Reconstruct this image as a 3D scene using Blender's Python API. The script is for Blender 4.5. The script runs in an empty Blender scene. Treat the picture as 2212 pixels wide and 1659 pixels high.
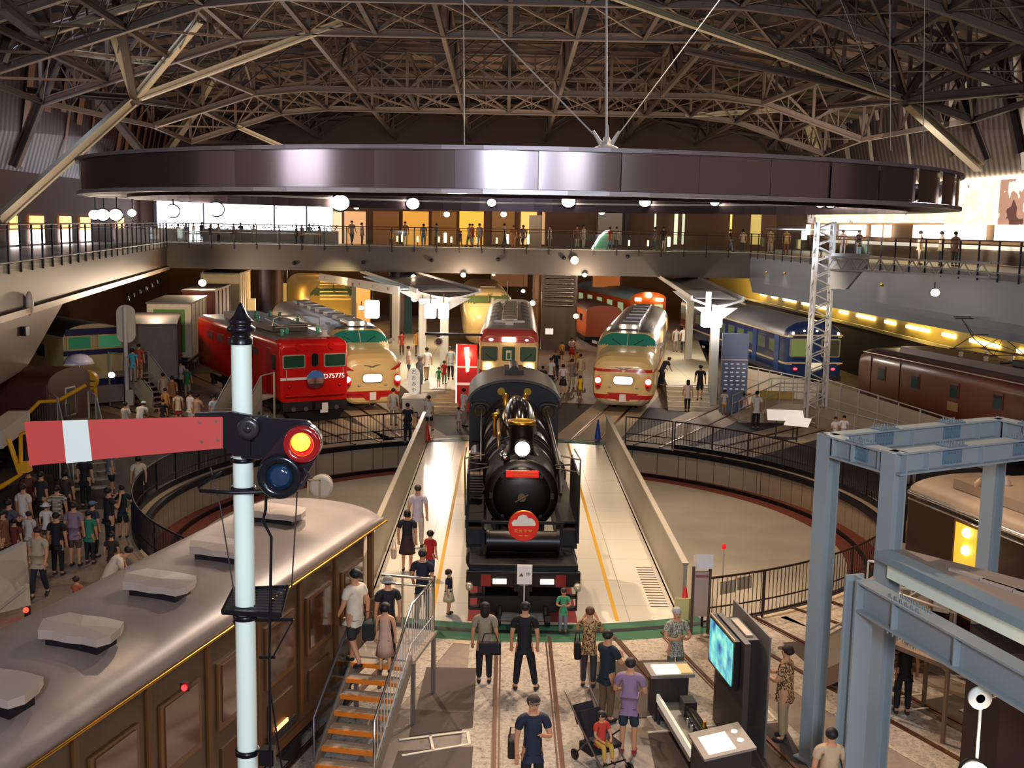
import bpy, math, random
from math import sin, cos, pi, radians, sqrt, atan2, hypot
from mathutils import Vector, Matrix
random.seed(7)
SC = bpy.context.scene
COL = SC.collection
# ------------------------------------------------------------------ camera
F = 2430.0; CX = 1106.0; CY = 829.5; EYE = 8.7          # focal length in pixels of a 2212 x 1659 frame
PITCH = radians(8.0317); YAW = radians(0.4115); ROLL = 0.0186
_fh = Vector((sin(YAW), cos(YAW), 0)); _rh = Vector((cos(YAW), -sin(YAW), 0)); _up = Vector((0, 0, 1))
_fw = _fh*cos(PITCH) - _up*sin(PITCH); _dn = -_fh*sin(PITCH) - _up*cos(PITCH)
_R = _rh*cos(ROLL) - _dn*sin(ROLL); _D = _rh*sin(ROLL) + _dn*cos(ROLL)
cam_d = bpy.data.cameras.new('camera'); cam_d.sensor_width = 36; cam_d.lens = F/2212*36; cam_d.clip_end = 400
cam = bpy.data.objects.new('camera', cam_d); COL.objects.link(cam)
cam.matrix_world = Matrix(((_R.x, -_D.x, -_fw.x, 0), (_R.y, -_D.y, -_fw.y, 0), (_R.z, -_D.z, -_fw.z, EYE), (0, 0, 0, 1)))
SC.camera = cam
def G(x, y, z=0.0):
    d = _fw + _R*((x-CX)/F) + _D*((y-CY)/F); return Vector((0, 0, EYE)) + d*((z-EYE)/d.z)
def P(x, y, Y):
    d = _fw + _R*((x-CX)/F) + _D*((y-CY)/F); return Vector((0, 0, EYE)) + d*(Y/d.y)
# ------------------------------------------------------------------ world and exposure
SC.view_settings.view_transform = 'Standard'; SC.view_settings.look = 'None'
SC.view_settings.gamma = 1; SC.view_settings.use_curve_mapping = False
SC.view_settings.exposure = 0.5
try:
    SC.cycles.max_bounces = 6; SC.cycles.diffuse_bounces = 2; SC.cycles.glossy_bounces = 3
    SC.cycles.transparent_max_bounces = 16; SC.cycles.transmission_bounces = 3
    SC.cycles.sample_clamp_indirect = 4.0; SC.cycles.caustics_reflective = False; SC.cycles.caustics_refractive = False
except Exception: pass
W = bpy.data.worlds.new('hall_air'); SC.world = W; W.use_nodes = True
W.node_tree.nodes['Background'].inputs[0].default_value = (1.0, .68, .56, 1); W.node_tree.nodes['Background'].inputs[1].default_value = .16
# ------------------------------------------------------------------ lights
WARM = (1.0, .76, .54); COOL = (.72, .84, 1.0); WHITE = (1.0, .88, .76)
def aim(o, tgt):
    o.rotation_euler = (Vector(tgt)-o.location).to_track_quat('-Z', 'Y').to_euler()
def spot(loc, tgt, e, ang=60, col=WARM, r=.25, blend=.6):
    l = bpy.data.lights.new('spot', 'SPOT'); l.energy = e; l.color = col; l.spot_size = radians(ang); l.spot_blend = blend; l.shadow_soft_size = r
    o = bpy.data.objects.new('spot_light', l); COL.objects.link(o); o.location = loc; aim(o, tgt); return o
def point(loc, e, col=WARM, r=.2):
    l = bpy.data.lights.new('point', 'POINT'); l.energy = e; l.color = col; l.shadow_soft_size = r
    o = bpy.data.objects.new('point_light', l); COL.objects.link(o); o.location = loc; return o
def area(loc, tgt, e, sx, sy, col=WARM):
    l = bpy.data.lights.new('area', 'AREA'); l.energy = e; l.color = col; l.shape = 'RECTANGLE'; l.size = sx; l.size_y = sy
    o = bpy.data.objects.new('area_light', l); COL.objects.link(o); o.location = loc; aim(o, tgt); return o
# spots under the roof steelwork
spot((-5, 31, 15.5), (0.5, 22, 0), 5200, 70)
spot((6, 33, 15.5), (1, 25, 0), 3600, 70)
spot((9, 33, 15.5), (-4.5, 14, 3.5), 5600, 50, WHITE)
spot((4, 25, 15.5), (7, 18, 0), 3200, 70)
spot((0, 34, 15.5), (1, 34, -1), 3600, 80)
spot((-6, 38, 15.5), (-10, 29, 0), 1300, 55)
spot((3, 40, 15.5), (7, 33, -1), 1800, 60)
spot((-1.0, 22.5, 9.1), (-4.9, 12.5, 3.6), 1000, 100, WHITE); spot((2.6, 22.6, 9.1), (2.2, 15.5, 0), 420, 90, WARM)  # spots added under the ring, the first to brighten the coach roof
# lamps of the ring, aimed outward at the train fronts
spot((-3.6, 38, 9.0), (-7.8, 48.6, 2), 1300, 34)
spot((-1.6, 39, 9.0), (-6.1, 51.5, 2), 1900, 30)
spot((3.6, 39, 9.0), (5.6, 52.5, 2), 1900, 30)
spot((0.4, 40, 9.4), (0.3, 53.5, 2.6), 1500, 30)
spot((8.2, 41, 9.0), (16.5, 60, 2.5), 2200, 34, WHITE)
spot((9.5, 36, 9.0), (17, 46, 1.5), 900, 50)
spot((8.5, 26, 9.0), (10.5, 20, 1.5), 500, 60)
# platforms
point((-4.2, 61, 4.0), 420, WHITE); point((-3.0, 55, 4.4), 260, WHITE)
point((9.6, 59, 4.2), 420, WHITE); point((11, 68, 4.0), 300, WHITE)
# upper gallery rooms
area((-14, 84, 11.5), (-14, 83, 7), 1500, 18, 4, (.92, .95, 1.0))
area((18, 84, 11.5), (18, 83, 7), 700, 18, 3, WARM)
area((1, 82, 11.3), (1, 82, 7), 500, 16, 4, WARM)
# area lights added around the camera as window daylight, shaped for the ring highlights
area((.3, -8, 12.4), (1, 24, 9.4), 2600, 1.6, 3.2, COOL)
area((9, -7, 12.5), (9, 16, 4), 520, 5, 4, (.84, .9, 1.0))
area((-19, 10, 11.5), (-4, 26, 7), 260, 5, 3, (.9, .92, 1.0))
# ------------------------------------------------------------------ materials
def lin(h):
    if isinstance(h, str):
        c = [int(h[i:i+2], 16)/255 for i in (0, 2, 4)]
        return [x/12.92 if x <= .04045 else ((x+.055)/1.055)**2.4 for x in c]
    return list(h)
_M = {}
def mat(col, rough=.6, metal=0., emit=0., var=0., scale=4., bump=0., key='', coat=0., alpha=1., kind=None):
    k = (str(col), rough, metal, emit, var, scale, bump, key, coat, alpha, kind)
    if k in _M: return _M[k]
    m = bpy.data.materials.new(key or 'paint'); m.use_nodes = True; nt = m.node_tree
    b = nt.nodes['Principled BSDF']; c = lin(col)+[1]
    b.inputs['Base Color'].default_value = c; b.inputs['Roughness'].default_value = rough; b.inputs['Metallic'].default_value = metal
    if coat: b.inputs['Coat Weight'].default_value = coat; b.inputs['Coat Roughness'].default_value = .12
    if emit:
        b.inputs['Emission Color'].default_value = c; b.inputs['Emission Strength'].default_value = emit
    if alpha < 1: b.inputs['Alpha'].default_value = alpha
    tc = nt.nodes.new('ShaderNodeTexCoord')
    if var or bump:
        n = nt.nodes.new('ShaderNodeTexNoise'); n.inputs['Scale'].default_value = scale; n.inputs['Detail'].default_value = 5
        nt.links.new(tc.outputs['Object'], n.inputs['Vector'])
        if var:
            r = nt.nodes.new('ShaderNodeValToRGB'); r.color_ramp.elements[0].position = .3; r.color_ramp.elements[1].position = .72
            r.color_ramp.elements[0].color = [x*(1-var) for x in c[:3]]+[1]; r.color_ramp.elements[1].color = [min(1, x*(1+var*.5)) for x in c[:3]]+[1]
            nt.links.new(n.outputs['Fac'], r.inputs[0]); nt.links.new(r.outputs[0], b.inputs['Base Color'])
        if bump:
            bp = nt.nodes.new('ShaderNodeBump'); bp.inputs['Strength'].default_value = bump; bp.inputs['Distance'].default_value = .02
            nt.links.new(n.outputs['Fac'], bp.inputs['Height']); nt.links.new(bp.outputs[0], b.inputs['Normal'])
    _M[k] = m; return m
def wave_mat(col, col2, scale, rough=.6, metal=0., direction='X', key='corrugated', thr=.5, noise=0.):
    m = bpy.data.materials.new(key); m.use_nodes = True; nt = m.node_tree; b = nt.nodes['Principled BSDF']
    b.inputs['Roughness'].default_value = rough; b.inputs['Metallic'].default_value = metal
    tc = nt.nodes.new('ShaderNodeTexCoord'); w = nt.nodes.new('ShaderNodeTexWave'); w.bands_direction = direction
    w.inputs['Scale'].default_value = scale; w.inputs['Distortion'].default_value = noise
    r = nt.nodes.new('ShaderNodeValToRGB'); r.color_ramp.elements[0].position = thr-.08; r.color_ramp.elements[1].position = thr+.08
    r.color_ramp.elements[0].color = lin(col)+[1]; r.color_ramp.elements[1].color = lin(col2)+[1]
    nt.links.new(tc.outputs['Object'], w.inputs['Vector']); nt.links.new(w.outputs['Fac'], r.inputs[0]); nt.links.new(r.outputs[0], b.inputs['Base Color'])
    bp = nt.nodes.new('ShaderNodeBump'); bp.inputs['Strength'].default_value = .4; bp.inputs['Distance'].default_value = .05
    nt.links.new(w.outputs['Fac'], bp.inputs['Height']); nt.links.new(bp.outputs[0], b.inputs['Normal'])
    return m
def brick_mat(col, gap, sx, sy, mortar=.01, rough=.6, var=.06, key='panels'):
    m = bpy.data.materials.new(key); m.use_nodes = True; nt = m.node_tree; b = nt.nodes['Principled BSDF']
    b.inputs['Roughness'].default_value = rough
    tc = nt.nodes.new('ShaderNodeTexCoord'); w = nt.nodes.new('ShaderNodeTexBrick'); c = lin(col)
    w.offset = 0; w.inputs['Color1'].default_value = c+[1]; w.inputs['Color2'].default_value = [x*(1-var) for x in c]+[1]
    w.inputs['Mortar'].default_value = lin(gap)+[1]; w.inputs['Scale'].default_value = 1; w.inputs['Mortar Size'].default_value = mortar
    w.inputs['Brick Width'].default_value = sx; w.inputs['Row Height'].default_value = sy
    nt.links.new(tc.outputs['Object'], w.inputs['Vector']); nt.links.new(w.outputs['Color'], b.inputs['Base Color'])
    return m
def speckle_mat(cols, scale, rough=.9, key='speckle', pos=(.35, .5, .65)):
    m = bpy.data.materials.new(key); m.use_nodes = True; nt = m.node_tree; b = nt.nodes['Principled BSDF']; b.inputs['Roughness'].default_value = rough
    tc = nt.nodes.new('ShaderNodeTexCoord'); n = nt.nodes.new('ShaderNodeTexNoise'); n.inputs['Scale'].default_value = scale; n.inputs['Detail'].default_value = 3
    r = nt.nodes.new('ShaderNodeValToRGB'); r.color_ramp.interpolation = 'CONSTANT'
    while len(r.color_ramp.elements) < len(cols): r.color_ramp.elements.new(.5)
    for e, p_, c in zip(r.color_ramp.elements, (0,)+tuple(pos), cols): e.position = p_; e.color = lin(c)+[1]
    nt.links.new(tc.outputs['Object'], n.inputs['Vector']); nt.links.new(n.outputs['Fac'], r.inputs[0]); nt.links.new(r.outputs[0], b.inputs['Base Color'])
    return m
def pane_mat(tint='a8b8b0', a=.16):
    k = ('pane', tint, a)
    if k in _M: return _M[k]
    m = bpy.data.materials.new('clear_glass'); m.use_nodes = True; nt = m.node_tree; nt.nodes.clear()
    o = nt.nodes.new('ShaderNodeOutputMaterial'); mx = nt.nodes.new('ShaderNodeMixShader'); t = nt.nodes.new('ShaderNodeBsdfTransparent'); g = nt.nodes.new('ShaderNodeBsdfGlossy')
    g.inputs['Roughness'].default_value = .05; g.inputs[0].default_value = lin(tint)+[1]; mx.inputs[0].default_value = a
    t.inputs[0].default_value = (.93, .96, .95, 1)
    nt.links.new(t.outputs[0], mx.inputs[1]); nt.links.new(g.outputs[0], mx.inputs[2]); nt.links.new(mx.outputs[0], o.inputs[0])
    _M[k] = m; return m
def band_mat(col, bands, rough=.28, key='banded_paint', coat=.4):
    m = bpy.data.materials.new(key); m.use_nodes = True; nt = m.node_tree; b = nt.nodes['Principled BSDF']
    b.inputs['Roughness'].default_value = rough; b.inputs['Coat Weight'].default_value = coat; b.inputs['Coat Roughness'].default_value = .12
    tc = nt.nodes.new('ShaderNodeTexCoord'); sx = nt.nodes.new('ShaderNodeSeparateXYZ'); nt.links.new(tc.outputs['Object'], sx.inputs[0])
    r = nt.nodes.new('ShaderNodeValToRGB'); r.color_ramp.interpolation = 'CONSTANT'; mp = nt.nodes.new('ShaderNodeMapRange'); mp.inputs['From Max'].default_value = 5
    nt.links.new(sx.outputs['Z'], mp.inputs[0]); nt.links.new(mp.outputs[0], r.inputs[0]); e = r.color_ramp.elements; e[0].position = 0; e[0].color = lin(bands[0][1])+[1]; e.remove(e[1])
    for z, c in bands[1:]: q = e.new(z/5); q.color = lin(c)+[1]
    nt.links.new(r.outputs[0], b.inputs['Base Color']); return m
def emi(col, s, key='lamp_glow'): return mat(col, .5, 0, s, key=key)
BLACK = mat('0b0a0b', .38, .25, key='black_steel'); BLK2 = mat('17131a', .45, .3, key='dark_steel'); IRON = mat('2b2422', .6, .4, var=.2)
RUST = mat('6a3022', .85, var=.3, key='rusty_steel'); CHROME = mat('c8c8c8', .2, 1., key='chrome'); BRASS = mat('c9973a', .3, 1., key='brass')
CREAM = mat('e8c583', .28, coat=.4, key='cream_paint'); RED = mat('c4120e', .25, coat=.6, key='red_paint'); DKRED = mat('8d1d1a', .4, key='dark_red_paint')
WHITE_P = mat('e6e2d8', .4, key='white_paint'); CARD = mat('f1e9df', .6, key='card'); ROOFG = mat('8d8a8c', .35, .35, var=.12, scale=2, key='grey_roof_paint')
GLASS_D = mat('10201c', .08, .0, coat=1., key='dark_window_glass'); GLASS_G = mat('2f7d5f', .1, 0, .22, key='green_lit_window'); CONC = mat('a3917c', .8, var=.18, scale=1.5, key='concrete')
STEELB = mat('98a2a6', .42, .1, key='blue_grey_steel'); RAILD = mat('39251f', .5, .4, key='brown_railing'); GREY = mat('8a857f', .5, .2, key='grey_metal'); LGREY = mat('b6b0a8', .5, .1, key='light_grey_metal')
YEL = mat('e0a010', .45, key='yellow_paint'); SILV = mat('b0aeb0', .3, .8, key='silver')
# ------------------------------------------------------------------ objects
def tag(o, label=None, cat=None, group=None, kind=None):
    if label: o['label'] = label
    if cat: o['category'] = cat
    if group: o['group'] = group
    if kind: o['kind'] = kind
    return o
def thing(name, label, cat, loc=(0, 0, 0), rz=0., group=None):
    o = bpy.data.objects.new(name, None); COL.objects.link(o); o.location = loc; o.rotation_euler = (0, 0, rz); o.empty_display_size = .2
    return tag(o, label, cat, group)
class MB:
    def __init__(s): s.v = []; s.f = []; s.s = []
    def add(s, vs, fs, sm=False):
        n = len(s.v); s.v += [tuple(p) for p in vs]; s.f += [tuple(i+n for i in f) for f in fs]; s.s += [sm]*len(fs); return s
    def box(s, cx, cy, cz, sx, sy, sz, rz=0., rx=0.):
        c, n = cos(rz), sin(rz); c2, n2 = cos(rx), sin(rx); vs = []
        for dz in (-.5, .5):
            for dx, dy in ((-.5, -.5), (.5, -.5), (.5, .5), (-.5, .5)):
                x, y, z = dx*sx, dy*sy, dz*sz; y, z = y*c2-z*n2, y*n2+z*c2
                vs.append((cx+x*c-y*n, cy+x*n+y*c, cz+z))
        return s.add(vs, [(0, 3, 2, 1), (4, 5, 6, 7), (0, 1, 5, 4), (1, 2, 6, 5), (2, 3, 7, 6), (3, 0, 4, 7)])
    def beam(s, a, b, w, h, up=(0, 0, 1)):
        a, b = Vector(a), Vector(b); d = (b-a).normalized(); u = Vector(up)
        if abs(d.dot(u)) > .98: u = Vector((0, 1, 0))
        sd = d.cross(u).normalized(); u = sd.cross(d); vs = []
        for p in (a, b):
            for i, j in ((-.5, -.5), (.5, -.5), (.5, .5), (-.5, .5)): vs.append(p+sd*(i*w)+u*(j*h))
        return s.add(vs, [(0, 3, 2, 1), (4, 5, 6, 7), (0, 1, 5, 4), (1, 2, 6, 5), (2, 3, 7, 6), (3, 0, 4, 7)])
    def ibeam(s, a, b, w, h, t=.03, up=(0, 0, 1)):
        a, b = Vector(a), Vector(b); d = (b-a).normalized(); u = Vector(up)
        if abs(d.dot(u)) > .98: u = Vector((0, 1, 0))
        sd = d.cross(u).normalized(); u = sd.cross(d); o = u*(h/2-t/2)
        s.beam(a+o, b+o, w, t, u); s.beam(a-o, b-o, w, t, u); return s.beam(a, b, t, h-2*t, u)
    def tube(s, pts, r, n=8, closed=False):
        pts = [Vector(p) for p in pts]; m = len(pts); rings = []; rr = r if isinstance(r, (list, tuple)) else [r]*m; u = None
        for i, p in enumerate(pts):
            if closed: d = (pts[(i+1) % m]-pts[i-1]).normalized()
            else: d = (pts[min(i+1, m-1)]-pts[max(i-1, 0)]).normalized()
            if u is None: u = Vector((0, 0, 1)) if abs(d.z) < .9 else Vector((1, 0, 0))
            u = (u-d*u.dot(d)).normalized(); w = d.cross(u)
            rings.append([p+(u*cos(2*pi*k/n)+w*sin(2*pi*k/n))*rr[i] for k in range(n)])
        return s.loft(rings, closed=closed)
    def loft(s, rings, cap=True, closed=False, sm=True):
        n = len(rings[0]); m = len(rings); vs = [p for r in rings for p in r]; fs = []
        for i in range(m if closed else m-1):
            j = (i+1) % m
            for k in range(n): fs.append((i*n+k, i*n+(k+1) % n, j*n+(k+1) % n, j*n+k))
        s.add(vs, fs, sm)
        if cap and not closed: s.add(rings[0], [tuple(range(n-1, -1, -1))]); s.add(rings[-1], [tuple(range(n))])
        return s
    def cyl(s, a, b, r, r2=None, n=16): return s.tube([a, b], [r, r if r2 is None else r2], n)
    def lathe(s, c, prof, n=20, axis='z'):
        c = Vector(c); rings = []
        for r, z in prof:
            rg = []
            for k in range(n):
                a = 2*pi*k/n; x, y = max(r, 1e-4)*cos(a), max(r, 1e-4)*sin(a)
                rg.append(c+Vector({'z': (x, y, z), 'y': (x, z, -y), 'x': (z, x, y)}[axis]))
            rings.append(rg)
        return s.loft(rings)
    def sph(s, c, rx, ry=None, rz=None, n=12, m=8):
        ry = ry or rx; rz = rz or rx; c = Vector(c)
        return s.loft([[c+Vector((rx*sin(pi*i/m)*cos(2*pi*k/n), ry*sin(pi*i/m)*sin(2*pi*k/n), -rz*cos(pi*i/m))) if 0 < i < m else c+Vector((1e-4*cos(2*pi*k/n), 1e-4*sin(2*pi*k/n), -rz*cos(pi*i/m))) for k in range(n)] for i in range(m+1)])
    def prism(s, pts, a, b, plane='xy'):
        f = {'xy': lambda p, q: (p[0], p[1], q), 'xz': lambda p, q: (p[0], q, p[1]), 'yz': lambda p, q: (q, p[0], p[1])}[plane]; n = len(pts)
        vs = [f(p, a) for p in pts]+[f(p, b) for p in pts]
        return s.add(vs, [tuple(range(n-1, -1, -1)), tuple(range(n, 2*n))]+[(k, (k+1) % n, n+(k+1) % n, n+k) for k in range(n)])
    def arcband(s, c, r0, r1, a0, a1, z0, z1, n=48):
        """a solid ring segment"""
        rings = []
        for i in range(n+1):
            a = a0+(a1-a0)*i/n; x, y = cos(a), sin(a)
            rings.append([(c[0]+r0*x, c[1]+r0*y, z0), (c[0]+r1*x, c[1]+r1*y, z0), (c[0]+r1*x, c[1]+r1*y, z1), (c[0]+r0*x, c[1]+r0*y, z1)])
        return s.loft(rings, sm=False)
    def build(s, name, m, parent=None, label=None, kind=None, bevel=0., **kw):
        me = bpy.data.meshes.new(name); me.from_pydata(s.v, [], s.f)
        for x in (m if isinstance(m, (list, tuple)) else [m]): me.materials.append(x)
        me.polygons.foreach_set('use_smooth', s.s); me.validate(); me.update()
        import bmesh
        bm = bmesh.new(); bm.from_mesh(me); bmesh.ops.recalc_face_normals(bm, faces=bm.faces); bm.to_mesh(me); bm.free()
        o = bpy.data.objects.new(name, me); COL.objects.link(o)
        if parent: o.parent = parent
        if bevel:
            md = o.modifiers.new('edge', 'BEVEL'); md.width = bevel; md.segments = 2; md.limit_method = 'ANGLE'
        return tag(o, label, kind=kind, **kw)
def B(*a, **k): return MB().box(*a, **k)
def struct(name, mb, m): return mb.build(name, m, kind='structure')
def text(s, m, size, loc, parent=None, rx=pi/2, rz=0., name='lettering', depth=.004, al='CENTER', label=None):
    c = bpy.data.curves.new(name, 'FONT'); c.body = s; c.size = size; c.align_x = al; c.align_y = 'CENTER'; c.extrude = depth; c.resolution_u = 2
    f = bpy.data.objects.new('lettering_curve', c); COL.objects.link(f); c.materials.append(m); bpy.context.view_layer.update()
    me = bpy.data.meshes.new_from_object(f.evaluated_get(bpy.context.evaluated_depsgraph_get())); bpy.data.objects.remove(f)
    o = bpy.data.objects.new(name, me); COL.objects.link(o); o.location = loc; o.rotation_euler = (rx, 0, rz)
    if parent: o.parent = parent
    return tag(o, label)
def copy_tree(o, parent=None):
    c = o.copy(); COL.objects.link(c); c.parent = parent if parent else None
    for ch in list(o.children): copy_tree(ch, c)
    return c
def dup(o, loc, rz, label=None, group=None):
    c = copy_tree(o); c.location = loc; c.rotation_euler = (0, 0, rz)
    if label: c['label'] = label
    if group: c['group'] = group
    return c
def rrect(a, zb, zt, r, n=6):
    """rounded rectangle in (x, z)"""
    out = []
    for cx, cz, a0 in ((a-r, zt-r, 0), (-a+r, zt-r, pi/2), (-a+r, zb+r, pi), (a-r, zb+r, 1.5*pi)):
        for i in range(n+1): t = a0+pi/2*i/n; out.append((cx+r*cos(t), cz+r*sin(t)))
    return out
def rrect2(a, zb, zt, r, n=6, mv=14, mh=6):
    base = rrect(a, zb, zt, r, n); out = []; q = n+1
    for c in range(4):
        out += base[c*q:(c+1)*q]; p0 = base[c*q+n]; p1 = base[((c+1)*q) % (4*q)]; m_ = mh if c % 2 == 0 else mv
        out += [(p0[0]+(p1[0]-p0[0])*i/m_, p0[1]+(p1[1]-p0[1])*i/m_) for i in range(1, m_)]
    return out
def coach_sec(a, zb, ze, zt, n=14):
    """vehicle section: straight sides from zb to eave ze, rounded roof to zt"""
    out = [(a, zb), (a, zb+(ze-zb)*.33), (a, zb+(ze-zb)*.66)]
    for i in range(n+1):
        t = pi*i/n; out.append((a*cos(t) if True else 0, ze+(zt-ze)*sin(t)**.8 if 0 < i < n else ze))
    out += [(-a, zb+(ze-zb)*.66), (-a, zb+(ze-zb)*.33), (-a, zb)]
    return out
def split_loft(rings, paint, parts, parent, sm=True, cap0=None, cap1=None):
    """loft closed rings, deal faces into several meshes by paint(face centre) -> key"""
    n = len(rings[0]); bufs = {k: MB() for k in parts}
    for i in range(len(rings)-1):
        for k in range(n):
            q = [rings[i][k], rings[i][(k+1) % n], rings[i+1][(k+1) % n], rings[i+1][k]]
            c = [sum(p[j] for p in q)/4 for j in range(3)]
            bufs[paint(*c)].add(q, [(0, 1, 2, 3)], sm)
    if cap0: bufs[cap0].add(rings[0], [tuple(range(n-1, -1, -1))])
    if cap1: bufs[cap1].add(rings[-1], [tuple(range(n))])
    out = {}
    for k, (nm, m, lb) in parts.items():
        if not bufs[k].f: continue
        import bmesh
        o = bufs[k].build(nm, m, parent, lb); bm = bmesh.new(); bm.from_mesh(o.data); bmesh.ops.remove_doubles(bm, verts=bm.verts, dist=1e-4)
        bmesh.ops.recalc_face_normals(bm, faces=bm.faces); bm.to_mesh(o.data); bm.free(); out[k] = o
    return out
def bogie(parent, y, w=1.07, wheel=.43, L=2.1):
    f = MB()
    for sx in (-1, 1): f.box(sx*1.05, y, .62, .12, L+1.0, .22); f.box(sx*1.05, y-L/2, .45, .2, .3, .35); f.box(sx*1.05, y+L/2, .45, .2, .3, .35)
    f.box(0, y, .6, 2.1, .4, .25); b = f.build('bogie', IRON, parent)
    for sy in (-1, 1):
        wmb = MB()
        for sx in (-1, 1): wmb.cyl((sx*w/2-.06, y+sy*L/2, wheel), (sx*w/2+.06, y+sy*L/2, wheel), wheel, n=18)
        wmb.cyl((-w/2, y+sy*L/2, wheel), (w/2, y+sy*L/2, wheel), .08, n=8); wmb.build('wheelset', BLK2, b)
# ------------------------------------------------------------------ setting: floor, pit, tracks
TC = (0.5, 34.4); RP = 11.15
def VP(px, py, A, B_):
    """the point of the vertical plane through A and B (x, y) seen at a pixel"""
    d = _fw + _R*((px-CX)/F) + _D*((py-CY)/F); n = Vector((B_[1]-A[1], A[0]-B_[0])); t = (n.x*A[0]+n.y*A[1])/(n.x*d.x+n.y*d.y)
    return Vector((0, 0, EYE))+d*t
def floor_mesh():
    m = MB(); N = 96; X0, X1, Y0, Y1 = -45, 45, 4, 125; pin, pout = [], []
    for k in range(N):
        a = 2*pi*k/N; c, s_ = cos(a), sin(a); pin.append((TC[0]+RP*c, TC[1]+RP*s_, 0))
        t = min([(X1-TC[0])/c if c > 1e-6 else 1e9, (X0-TC[0])/c if c < -1e-6 else 1e9, (Y1-TC[1])/s_ if s_ > 1e-6 else 1e9, (Y0-TC[1])/s_ if s_ < -1e-6 else 1e9])
        pout.append((TC[0]+t*c, TC[1]+t*s_, 0))
    for k in range(N):
        j = (k+1) % N; m.add([pin[k], pout[k], pout[j], pin[j]], [(0, 1, 2, 3)])
    m.add([(X1, Y1, 0), (X0, Y1, 0), (0, Y1-.01, 0)], [(0, 1, 2)])
    return m
struct('floor', floor_mesh(), speckle_mat(['7d6b5c', '87756a', '8f7d6e', '756456'], 1.3, .55, 'hall_floor'))
TAN = speckle_mat(['9a8b7c', 'bdae9e', 'ab9c8c', '7f7064'], 9, .9, 'resin_gravel', (.36, .5, .66)); ASPH = mat('3a302c', .75, var=.15, scale=2, key='dark_floor')
LTAN = mat('c4ab8c', .7, var=.1, scale=2, key='light_concrete'); MATC = mat('4d3d35', .8, var=.08, key='dark_brown_carpet')
def flat(name, pts, m, z=.01, z0=-.02): return struct(name, MB().prism([(p[0], p[1]) for p in pts], z0, z), m)
def rad(a, r, off=0.):
    """a is the bearing from +Y, clockwise seen from above"""
    return (TC[0]+sin(a)*r+cos(a)*off, TC[1]+cos(a)*r-sin(a)*off)
struct('floor_apron', MB().arcband(TC, RP+.02, 21, radians(-6), radians(186), -.02, .004, 90), ASPH)
struct('floor_rim', MB().arcband(TC, RP, RP+.75, 0, 2*pi, -.02, .008, 120), LTAN)
_ri = 0
def track(a, r0, r1, w=1.5, m=None, z=.012):
    flat('floor_track', [rad(a, r0, -w), rad(a, r0, w), rad(a, r1, w), rad(a, r1, -w)], m or TAN, z)
    r = MB()
    for o in (-.56, .56):
        p, q = rad(a, r0-.25, o), rad(a, r1, o); r.beam((*p, z+.01), (*q, z+.01), .07, .04)
        for g in ((.08,) if o < 0 else (-.08,)): p, q = rad(a, r0, o+g), rad(a, r1, o+g); r.beam((*p, z+.003), (*q, z+.003), .03, .01)
    tag(r.build('track_rails', mat('6b4636', .35, .7, key='rail_steel')), kind='structure')
ANG = {'ed75': radians(-31.5), 'bonl': radians(-20.5), 'bonr': radians(14.6), 'east': radians(28), 'nw': radians(-46), 'east2': radians(42)}
for k_, a_ in ANG.items(): track(a_, RP+.3, 34, 1.35, LTAN)
track(0, RP+.3, 45, 1.35, LTAN)
track(pi, RP+.5, 26, 1.12)
track(pi+radians(14.3), RP+.4, 24, 1.5); track(pi-radians(12.5), RP+.5, 25, 1.2); track(pi-radians(25), RP+.3, 24, 1.3); track(pi-radians(37), RP+.3, 26, 1.3)
def quadpx(name, px, m, z=.016):
    return flat(name, [G(x, y, z) for x, y in px], m, z)
quadpx('floor_carpet', [(921, 1441), (1029, 1443), (1021, 1572), (884, 1590)], MATC)
quadpx('floor_carpet', [(860, 1622), (1022, 1612), (1018, 1680), (840, 1680)], MATC)
quadpx('floor_carpet', [(1268, 1430), (1440, 1425), (1480, 1545), (1282, 1555)], MATC)
quadpx('floor_carpet', [(1690, 1388), (1846, 1376), (1900, 1480), (1800, 1482)], MATC)
quadpx('floor_carpet', [(1400, 1585), (1690, 1560), (1760, 1680), (1420, 1680)], MATC)
quadpx('floor_carpet', [(1955, 1520), (2060, 1500), (2212, 1560), (2212, 1650), (2150, 1620)], MATC)
def line_px(name, pts, w, m, z=.02):
    mb = MB()
    for a, b in zip(pts, pts[1:]): mb.beam(G(*a, z), G(*b, z), w, .012)
    return struct(name, mb, m)
LW = mat('e8d8bc', .6, key='floor_line_paint')
line_px('floor_marking', [(862, 1598), (1010, 1580), (1014, 1607), (868, 1632)], .05, LW); line_px('floor_marking', [(929, 1588), (936, 1620)], .05, LW)
line_px('floor_marking', [(1398, 1549), (1460, 1541)], .05, LW); line_px('floor_marking', [(1400, 1582), (1545, 1566)], .05, LW); line_px('floor_marking', [(1633, 1530), (1652, 1528), (1676, 1555), (1636, 1559)], .05, LW)
line_px('floor_marking', [(1945, 1505), (2000, 1497)], .05, LW); line_px('floor_marking', [(1950, 1535), (2010, 1528)], .05, LW)
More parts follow.
